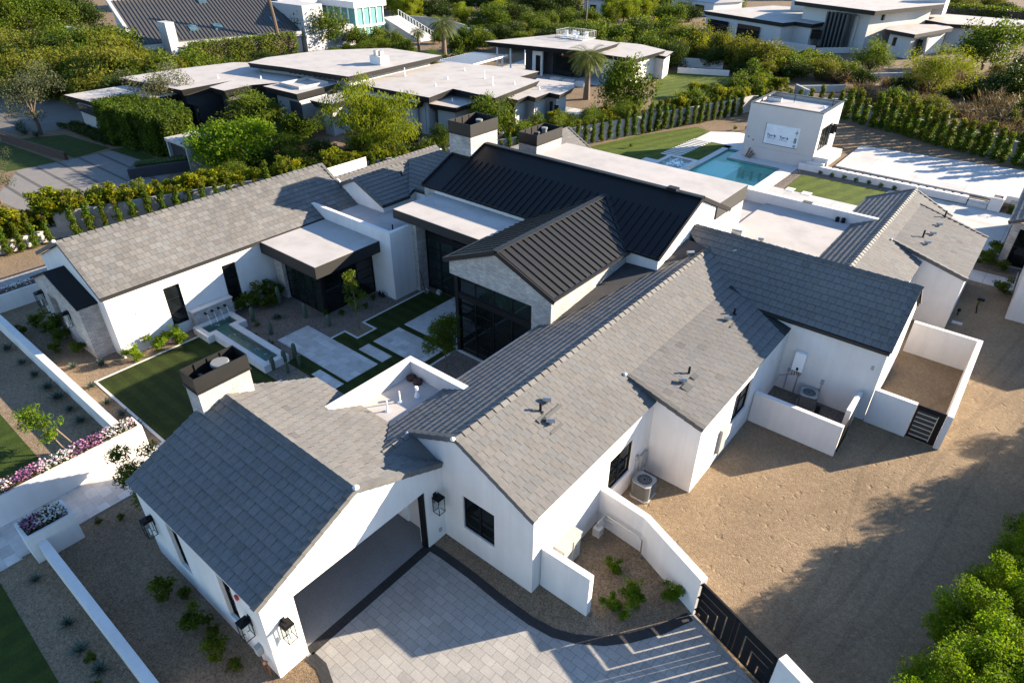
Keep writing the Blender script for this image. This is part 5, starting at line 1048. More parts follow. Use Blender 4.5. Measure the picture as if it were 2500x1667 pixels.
part(t, 'beam', 'white_metal', lambda m: (m.beam((-69.9, 69.4, 2.85), (-64.2, 70.1, 2.85), .12, .2), m.beam((-64.2, 70.1, 2.85), (-65.2, 78.9, 2.85), .12, .2), m.beam((-65.2, 78.9, 2.85), (-70.5, 77.5, 2.85), .12, .2), m.beam((-70.5, 77.5, 2.85), (-69.9, 69.4, 2.85), .12, .2)))
part(t, 'louvre', 'solar', lambda m: [m.beam((-69.9 - .04 * k, 69.6 + .5 * k, 3.0), (-64.3 - .07 * k, 70.3 + .55 * k, 3.0), .36, .05) for k in range(16)])
# far right house
n3 = thing('grey_modern_house', 'large grey modern house with a tall dark finned entry, top right', 'house', (-32, 148, 0))
flat_roof_part(n3, [(-63.7, 140.4), (-44.6, 132.8), (-43.5, 136.3), (-39.9, 134.9), (-38.6, 143.5), (-41.3, 154.4), (-45.8, 156.8), (-52.1, 159.9), (-56.4, 159.6)], 4.0, th=.7, tilt=.2, wall=.5, wm='stucco_warm')
flat_roof_part(n3, [(-45.8, 140.0), (-29.8, 133.4), (-23.1, 153.8), (-24.7, 162.6), (-46.9, 153.1)], 7.0, th=.7, tilt=.2, wall=1.8, wm='stucco_warm'); flat_roof_part(n3, [(-28.4, 137.4), (-22.9, 133.8), (-19.6, 147.2), (-21.4, 151.1), (-28.6, 145.9)], 4.0, th=.6, tilt=.1, wall=.9, wm='stucco_warm'); flat_roof_part(n3, [(-29.5, 149.8), (-26.4, 154.0), (-21.0, 149.5), (-13.0, 151.8), (-10.2, 156.8), (-11.1, 165.2), (-24.7, 166.0)], 4.3, th=.6, tilt=.15, wall=.8, wm='stucco_warm')
for a in (0, 1):
    A = Vector((-62.2 + a * 7.6, 140.05 - a * 3.02)); d = Vector((.929, -.369)); B = A + d * 5.6; nn = Vector((-.369, -.929)) * .12
    dr = part(n3, 'garage_door', 'glass', lambda m: m.hexa([(*(A), .1), (*(B), .1), (*(B + nn), .1), (*(A + nn), .1)], [(*(A), 2.7), (*(B), 2.7), (*(B + nn), 2.7), (*(A + nn), 2.7)]))
    part(dr, 'door_grid', 'fascia', lambda m: [m.beam((*(A + nn * 1.2), z), (*(B + nn * 1.2), z), .06, .07) for z in (.1, .75, 1.4, 2.0, 2.65)] + [m.beam((*(A + d * k * .8 + nn * 1.2), .1), (*(A + d * k * .8 + nn * 1.2), 2.7), .07, .06) for k in range(8)])
part(n3, 'entry_block', 'dark_wall', lambda m: m.prism([(-37.9, 136.5), (-34.2, 135.0), (-31.5, 141.5), (-35.5, 143)], 0, 5.9))
[part(n3, 'fin', 'ac_dark', lambda m: m.prism([(-38.0 + k * .76, 136.5 - k * .31), (-38.25 + k * .76, 135.9 - k * .31), (-37.95 + k * .76, 135.78 - k * .31), (-37.7 + k * .76, 136.38 - k * .31)], 0, 6.1)) for k in range(6)]
[part(n3, 'fin', 'ac_dark' if k % 2 == 0 else 'stucco_warm', lambda m: m.prism([(-34.2 + k * .44, 135.1 + k * 1.05), (-33.5 + k * .44, 134.85 + k * 1.05), (-33.3 + k * .44, 135.35 + k * 1.05), (-34.0 + k * .44, 135.6 + k * 1.05)], 0, 6.1 if k % 2 == 0 else 5.8)) for k in range(7)]
[part(n3, 'chimney', 'stucco_warm', lambda m: m.box(*q)) for q in ((-50.5, -46.5, 153, 155.5, 3, 6.6), (-26.8, -23.4, 156, 160, 5, 9.0))]
wbox(n3, 'window', -26.6, -25.6, 136.9, 137.3, 1.6, 2.9); wbox(n3, 'window', -22.6, -21.9, 136.6, 141.5, .3, 3.0, 'glass_green'); wbox(n3, 'window', -40.6, -38.4, 136.1, 136.5, 1.5, 3.0); wbox(n3, 'window', -30.6, -29.5, 139.0, 146.5, 5.1, 6.1, 'glass_green')
part(n3, 'garden_wall', 'stucco_warm', lambda m: (m.beam((-44.0, 131.0, 0), (-37, 129.5, 0), .3, 1.3), m.beam((-37, 130.3, 0), (-31, 137, 0), .3, .9)))
# top left house with the long metal roof
n4 = thing('metal_roofed_house', 'house with a long sloping grey seamed metal roof and white parapets, top left', 'house', (-112, 60, 0))
RS = Slope((-111.0, 0, 3.6), (0.19, .98, 0), (-1, 0), .42)
mb = MB(); A0, A1 = Vector((-110.6, 47.0)), Vector((-105.4, 72.0)); up = Vector((-11.5, 2.4)); 
def rp(k, q, h=0): p = A0 + (A1 - A0) * k + up * q; return (p.x, p.y, 3.5 + 4.9 * q + h)
mb.hexa([rp(0, 0, -.3), rp(1, 0, -.3), rp(1, 1, -.3), rp(0, 1, -.3)], [rp(0, 0), rp(1, 0), rp(1, 1), rp(0, 1)])
for k in range(1, 44): mb.beam(rp(k / 44, 0, .0), rp(k / 44, 1, .0), .09, .10)
mb.build('roof', 'seam_grey', n4)
for k, q in ((.33, .18), (.48, .16), (.50, .80), (.86, .22)):
    a, b, c, d_ = rp(k, q), rp(k + .05, q), rp(k + .05, q + .12), rp(k, q + .12); part(n4, 'skylight', 'glass_blue', lambda m: m.hexa([a, b, c, d_], [(p[0], p[1], p[2] + .22) for p in (a, b, c, d_)]))
part(n4, 'parapet', 'stucco_grey_shade', lambda m: (m.beam(rp(-.01, 1.02, -.4), rp(1.0, 1.02, -.4), .5, .9), m.beam(rp(-.012, 0, -.3), rp(-.012, 1.02, -.3), .5, .55), m.beam(rp(1.01, 0, -.3), rp(1.01, 1.02, -.3), .5, .8), m.beam(rp(0, -.03, -.7), rp(1, -.03, -.7), .4, .7)))  # white parapets, their shade painted in as grey
mb = MB(); q = [rp(0, 0), rp(1, 0), rp(1, 1), rp(0, 1)]
for i in range(4): a, b = q[i], q[(i + 1) % 4]; mb.face([(a[0], a[1], 0), (b[0], b[1], 0), (b[0], b[1], b[2] - .2), (a[0], a[1], a[2] - .2)])
mb.box(-141, -122, 48.2, 49, 0, 3.2); mb.build('wall', 'stucco_grey_shade', n4)
part(n4, 'chimney', 'stucco_grey_shade', lambda m: m.box(-109.8, -107.4, 50.2, 51.6, 0, 6.4)); part(n4, 'end_wall', 'stucco_grey_shade', lambda m: (m.box(-119, -104.5, 72.4, 76.5, 0, 7.2), m.box(-124, -116, 74, 84, 0, 6.6), m.box(-116, -104.8, 76.5, 83, 0, 3.4)))
gb = part(n4, 'glass_room', 'curtain', lambda m: m.box(-119.5, -107.0, 85.6, 92.2, .5, 5.6)); part(gb, 'roof_slab', 'stucco', lambda m: (m.box(-120.5, -106.6, 85.0, 92.8, 5.6, 6.7), m.box(-120.2, -106.8, 85.3, 92.5, 2.3, 2.7)))
part(gb, 'mullion', 'white_metal', lambda m: [m.box(-119.4 + k * 2.05, -119.25 + k * 2.05, 85.4, 85.62, 0, 5.6) for k in range(7)] + [m.box(-107.02, -106.85, 85.6 + k * 1.6, 85.75 + k * 1.6, 0, 5.6) for k in range(5)])
t = thing('outdoor_stair', 'pale concrete stair and ramp with a thin railing right of the teal glass room', 'stair', (-104, 97, 0)); part(t, 'ramp', 'concrete', lambda m: m.hexa([(-108, 93, 0), (-98, 93, 0), (-98, 97, 0), (-108, 97, 0)], [(-108, 93, 3.4), (-98, 93, .2), (-98, 97, .2), (-108, 97, 3.4)]))
part(t, 'railing', 'white_metal', lambda m: [m.box(-108 + k * .8, -107.95 + k * .8, 96.9, 96.95, 3.4 - k * .26, 4.4 - k * .26) for k in range(12)] + [m.beam((-108, 96.92, 4.4), (-98.4, 96.92, 1.3), .06, .06)])
t = thing('retaining_wall', 'long dark grey boundary wall winding behind the palms', 'wall', (-95, 103, 0)); part(t, 'wall', 'block_wall', lambda m: (m.beam((-116, 103, 0), (-104, 106, 0), .3, 2.4), m.beam((-104, 106, 0), (-96, 103, 0), .3, 2.2), m.beam((-96, 103, 0), (-76, 104, 0), .3, 1.7), m.beam((-76, 104, 0), (-66, 106, 0), .3, 1.6)))
tag(part(None, 'garden_wall', 'stucco', lambda m: (m.beam((-66, 118, 0), (-62.5, 119, 0), .3, 2.6),)), 'white wall panel among the trees behind the pavilion deck', 'wall')
tag(part(None, 'garden_wall', 'stucco', lambda m: (m.beam((-47.5, 98.5, 0), (-40.5, 101.5, 0), .3, .8), m.beam((-50, 103.5, 0), (-43.5, 106, 0), .2, 1.3))), 'low pale wall round the pavilion garden with dark fence behind', 'wall')
tag(part(None, 'garden_wall', 'stucco_grey_shade', lambda m: (m.beam((-29, 97, 0), (-26.5, 94.5, 0), .3, 1.1), m.beam((-29, 97, 0), (-24, 102, 0), .3, .9), m.beam((-24, 113, 0), (-14, 124, 0), .3, .8))), 'low grey wall in the dry planting beyond the back wall', 'wall')
def far_house(label, x, y, w, d, h, rise, rot, rm='tile', wm='stucco'):
    t = thing('distant_house', label, 'house', (x, y, 0), rot, None); m = MB(); m.box(-w / 2, w / 2, -d / 2, d / 2, 0, h); m.build('wall', wm, t, local=True)
    m = MB(); m.face([(-w / 2 - .4, -d / 2 - .4, h), (w / 2 + .4, -d / 2 - .4, h), (w / 2 - .1, 0, h + rise), (-w / 2 + .1, 0, h + rise)]); m.face([(w / 2 + .4, d / 2 + .4, h), (-w / 2 - .4, d / 2 + .4, h), (-w / 2 + .1, 0, h + rise), (w / 2 - .1, 0, h + rise)])
    m.face([(w / 2 + .4, -d / 2 - .4, h), (w / 2 + .4, d / 2 + .4, h), (w / 2 - .1, 0, h + rise)]); m.face([(-w / 2 - .4, -d / 2 - .4, h), (-w / 2 - .4, d / 2 + .4, h), (-w / 2 + .1, 0, h + rise)]); m.build('roof', rm, t, local=True)
    m = MB(); m.box(-w * .3, -w * .1, -d / 2 - .03, -d / 2 + .1, .8, 2.2); m.box(w * .1, w * .3, -d / 2 - .03, -d / 2 + .1, .8, 2.2); m.build('window', 'glass', t, local=True)
far_house('far house with a brown tiled roof at the very top edge, left of centre', -176, 92, 34, 14, 3.2, 2.6, .5); far_house('far house with a pale ribbed metal roof at the top edge', -78, 172, 16, 9, 3, 1.6, -.4, 'solar')
far_house('small far white house among dark trees at the top edge, centre right', -95, 152, 8, 6, 3.2, 1.4, .2, 'solar'); far_house('far beige house at the top right corner', -2, 215, 18, 8, 3.4, .8, .1, 'flat_roof_old', 'stucco_warm')
# boundary walls
tag(part(None, 'boundary_wall', 'block_wall', lambda m: m.box(-53.9, -53.6, -5, 13.5, 0, .85)), 'low pale boundary wall behind the slim shrubs at the far left', 'wall')
WL = [(-53.7, 13.5), (-37.9, 57.2), (-36.0, 62.6), (-34.6, 67.2), (-32.9, 72.4), (-30.6, 79.2), (-29.6, 83.0), (-20.5, 88.6), (-12.2, 84.4), (3, 79.3), (12, 76)]
def bw(m):
    for a, b in zip(WL, WL[1:]): m.beam((*a, 0), (*b, 0), .25, 1.85)
tag(part(None, 'boundary_wall', 'block_wall', bw), 'long grey block boundary wall curving behind the house, pool lawn and sports court', 'wall')
# ------------------------------------------------------------------ plants
def leafmesh(name, clumps, n, size, mat, seed, flat=0.0, droop=0.0, slim=.5, vt=.22, extra=None):
    rg = np.random.default_rng(seed); K = len(clumps)
    c = np.array([q[0] for q in clumps], float); rr = np.array([q[1] for q in clumps], float); ct = np.array([q[2] for q in clumps], float)
    w = np.prod(rr, axis=1) ** (2 / 3); w /= w.sum(); idx = rg.choice(K, n, p=w)
    d = rg.normal(size=(n, 3)); d /= np.linalg.norm(d, axis=1)[:, None]
    p = c[idx] + d * rr[idx] * (rg.random((n, 1)) ** .45)
    nrm = d * .8 + rg.normal(size=(n, 3)) * .75; nrm[:, 2] += flat; nrm /= np.linalg.norm(nrm, axis=1)[:, None]
    t = np.cross(nrm, rg.normal(size=(n, 3))); t[:, 2] -= droop * np.linalg.norm(t, axis=1); t /= np.linalg.norm(t, axis=1)[:, None]
    b = np.cross(nrm, t); b /= np.linalg.norm(b, axis=1)[:, None] + 1e-9
    L = size * (.6 + .8 * rg.random((n, 1))); Wd = L * slim
    v = np.stack([p - t * L * .5, p + b * Wd * .5 + nrm * L * .06, p + t * L * .5, p - b * Wd * .5 + nrm * L * .06], axis=1).reshape(-1, 3)
    tint = ct[idx] * (1 + vt * rg.uniform(-1, 1, (n, 1))) * np.array([1, 1, 1])
    tint[:, 0] *= 1 + .18 * rg.uniform(-1, 1, n)
    me = bpy.data.meshes.new(name); me.vertices.add(4 * n); me.vertices.foreach_set('co', v.ravel()); me.loops.add(4 * n); me.loops.foreach_set('vertex_index', np.arange(4 * n, dtype=np.int32))
    me.polygons.add(n); me.polygons.foreach_set('loop_start', np.arange(0, 4 * n, 4, dtype=np.int32)); me.materials.append(M[mat]); me.update(calc_edges=True)
    ca = me.color_attributes.new("tint", 'FLOAT_COLOR', 'CORNER'); col = np.ones((n, 4, 4)); col[:, :, :3] = tint[:, None, :]; ca.data.foreach_set('color', col.ravel())
    return me
def crown_clumps(seed, R, H0, H1, k, cr=.34, fill=.75, yel=0.0, vt=.22, lo=.0):
    rg = random.Random(seed); out = []; cz = (H0 + H1) / 2; hz = (H1 - H0) / 2
    for _ in range(k):
        a = rg.uniform(0, 6.2832); u = rg.uniform(-1 + lo, 1); s = math.sqrt(max(0, 1 - u * u)); q = fill + (1 - fill) * rg.uniform(-1.6, 1.1)
        r = R * cr * rg.uniform(.6, 1.35); t = 1 + rg.uniform(-vt, vt); y = rg.random() < yel
        out.append(((R * s * q * math.cos(a), R * s * q * math.sin(a), cz + hz * u * q), (r, r, r * rg.uniform(.6, .95)), (t * (1.7 if y else 1), t * (1.35 if y else 1), t * (.8 if y else 1))))
    return out
def add_mesh(name, me, parent):
    o = bpy.data.objects.new(name, me); COL.objects.link(o); o.parent = parent; return o
def trunk_part(t, clumps, base_r, fork, mat='bark', n=6, seed=1, lean=0.0):
    rg = random.Random(seed); m = MB(); f = Vector((lean, lean * .5, fork)); m.tube([(0, 0, 0), f * .5 + Vector((rg.uniform(-.1, .1), rg.uniform(-.1, .1), 0)), f], [base_r * 1.25, base_r, base_r * .8], 8)
    for c in rg.sample(clumps, min(n, len(clumps))):
        e = Vector(c[0]); mid = f.lerp(e, .5) + Vector((rg.uniform(-.2, .2), rg.uniform(-.2, .2), rg.uniform(0, .3))); m.tube([f * .96, mid, e], [base_r * .6, base_r * .35, base_r * .1], 6)
    return m.build('trunk', mat, t, local=True)
def tree(name, cat, R, H, lo, k, n, size, mat, seed, fork=None, cr=.34, fill=.75, base_r=.14, bark='bark', **kw):
    t = thing(name, '', cat); ck = {q: kw.pop(q) for q in ('yel', 'vt') if q in kw}
    cl = crown_clumps(seed, R, lo, H, k, cr, fill, **ck)
    add_mesh('crown', leafmesh('crown', cl, n, size, mat, seed, **kw), t); trunk_part(t, cl, base_r, fork if fork else lo + .3 * (H - lo), bark, seed=seed); return t
def bare(name, cat, clumps, n, size, mat, seed, **kw):
    t = bpy.data.objects.new(name, leafmesh(name, clumps, n, size, mat, seed, **kw)); COL.objects.link(t); tag(t, '', cat); return t
P = {}
P['round'] = [tree('leafy_tree', 'tree', 3.2, 5.0, .5, 60, 6500, .30, 'leaf_green', s, vt=.25) for s in (101, 102)]
P['dark'] = [tree('dark_tree', 'tree', 3.4, 5.0, .2, 60, 6500, .32, 'leaf_dark', s) for s in (111, 112)]
P['olive'] = [tree('olive_tree', 'tree', 3.2, 4.6, .2, 60, 7000, .27, 'leaf_olive', s, vt=.2) for s in (121, 122)]
P['bush'] = [tree('green_bush', 'bush', 2.2, 3.0, .05, 46, 4500, .26, 'leaf_green', s, base_r=.07, fork=.4, vt=.28, yel=.12) for s in (131, 132)]
P['willow'] = [tree('willow_tree', 'tree', 3.4, 6.4, .9, 80, 15000, .30, 'leaf_willow', s, droop=1.3, slim=.22, cr=.26, fill=.66, vt=.3) for s in (141, 142)]
P['sparse'] = [tree('mesquite_tree', 'tree', 3.6, 6.2, 1.8, 46, 5200, .20, 'leaf_grey', s, cr=.25, fill=.6, base_r=.17, fork=1.9, slim=.4) for s in (151,)]
P['paloverde'] = [tree('palo_verde_tree', 'tree', 3.9, 5.9, 1.1, 80, 12000, .20, 'leaf_yellow', 161, cr=.24, fill=.7, slim=.3, fork=1.0, vt=.2)]
P['bright'] = [tree('round_bush', 'bush', 3.2, 4.0, .05, 80, 12000, .24, 'leaf_bright', 171, fork=.5, cr=.27, fill=.85)]
P['oleander'] = [tree('flowering_shrub', 'shrub', 2.9, 4.4, .1, 60, 7500, .26, 'leaf_green', 181, fork=.5, slim=.3, vt=.35)]
P['yellow'] = [tree('yellow_shrub', 'shrub', 1.1, 2.9, .1, 36, 4200, .19, 'leaf_yellow', s, fork=.5, base_r=.05, cr=.36, vt=.34, yel=.07) for s in (191, 192)]
def dryp(s):
    rg = random.Random(s); m = MB()
    for _ in range(260):
        a = rg.uniform(0, 6.28); q = rg.uniform(0, 1.0); l = rg.uniform(.8, 1.9); p = Vector((math.cos(a) * q, math.sin(a) * q, 0)); d = Vector((math.cos(a) * q * .9 + rg.uniform(-.4, .4), math.sin(a) * q * .9 + rg.uniform(-.4, .4), 1.0)).normalized() * l; sd = d.cross(Vector((rg.uniform(-1, 1), rg.uniform(-1, 1), .2))).normalized() * .035
        m.face([p - sd, p + sd, p + d], 0, rg.uniform(.6, 1.3))
        for _ in range(4): e = p + d * rg.uniform(.4, 1); f = Vector((rg.uniform(-1, 1), rg.uniform(-1, 1), rg.uniform(.2, 1))) * .4; m.face([e - sd * .8, e + sd * .8, e + f], 0, rg.uniform(.7, 1.4))
    o = m.build('dry_brush', 'leaf_dry'); tag(o, '', 'dry shrub'); return o
P['dry'] = [dryp(201), dryp(202)]
def col_clumps(s, H, R):
    rg = random.Random(s); return [((rg.uniform(-.12, .12), rg.uniform(-.12, .12), .25 + (H - .35) * i / 13), (R * rg.uniform(.7, 1.15) * (1.0 - .25 * i / 13), R * rg.uniform(.7, 1.15) * (1.0 - .25 * i / 13), .24), (1 + rg.uniform(-.2, .2) + (.25 if i > 10 else 0), 1 + rg.uniform(-.15, .2), 1)) for i in range(14)]
def colp(s, mat, H=3.0, R=.34, n=1500, size=.15):
    t = thing('column_shrub', '', 'shrub'); cl = col_clumps(s, H, R); add_mesh('foliage', leafmesh('foliage', cl, n, size, mat, s), t)
    part(t, 'stem', 'bark', lambda m: m.tube([(0, 0, 0), (.03, .02, H * .5), (0, 0, H * .9)], [.035, .03, .01], 6), local=True); return t
P['colA'] = [colp(s, 'leaf_green', n=1900) for s in (211, 212, 213)]; P['colB'] = [colp(s, 'leaf_green', 3.2, .42, 2600) for s in (221, 222, 223)]
# palms
def palmp(s, H=5.0):
    rg = random.Random(s); t = thing('palm_tree', '', 'palm'); part(t, 'trunk', 'bark_pale', lambda m: m.tube([(0, 0, 0), (.05, 0, H * .5), (0, 0, H * .9), (0, 0, H)], [.42, .30, .34, .22], 10), local=True)
    m = MB()
    for k in range(54):
        a = k * 2.39996; el = .95 - 1.55 * (k / 54) + rg.uniform(-.12, .12); L = rg.uniform(1.9, 2.6); prev = Vector((0, 0, H - .1)); d = Vector((math.cos(a) * math.cos(el), math.sin(a) * math.cos(el), math.sin(el))); sd = Vector((-math.sin(a), math.cos(a), 0)); g = rg.uniform(.75, 1.25)
        for i in range(14):
            d = (d + Vector((0, 0, -.085))).normalized(); nx = prev + d * L / 14; up = sd.cross(d).normalized()
            m.face([prev - sd * .02, prev + sd * .02, nx + sd * .015, nx - sd * .015], 0, g)
            if i > 1:
                ll = .62 * math.sin(math.pi * (i + 1.5) / 16) + .08
                for q in (-1, 1):
                    e = nx + (sd * q * .8 + d * .75 - up * .35).normalized() * ll; m.face([nx - d * .055, nx + d * .055, e], 0, g * rg.uniform(.8, 1.2))
            prev = nx
    m.build('frond', 'leaf_palm', t, local=True)['label'] = 'crown of arching fronds'
    return t
P['palm'] = [palmp(231), palmp(232, 4.6)]
# near hedge trees, bottom right
P['near'] = [tree('hedge_tree', 'tree', 1.9, 4.9, .1, 85, 42000, .105, 'leaf_bright', s, cr=.30, fill=.82, fork=.8, vt=.32, slim=.55, yel=.10) for s in (241, 242)]
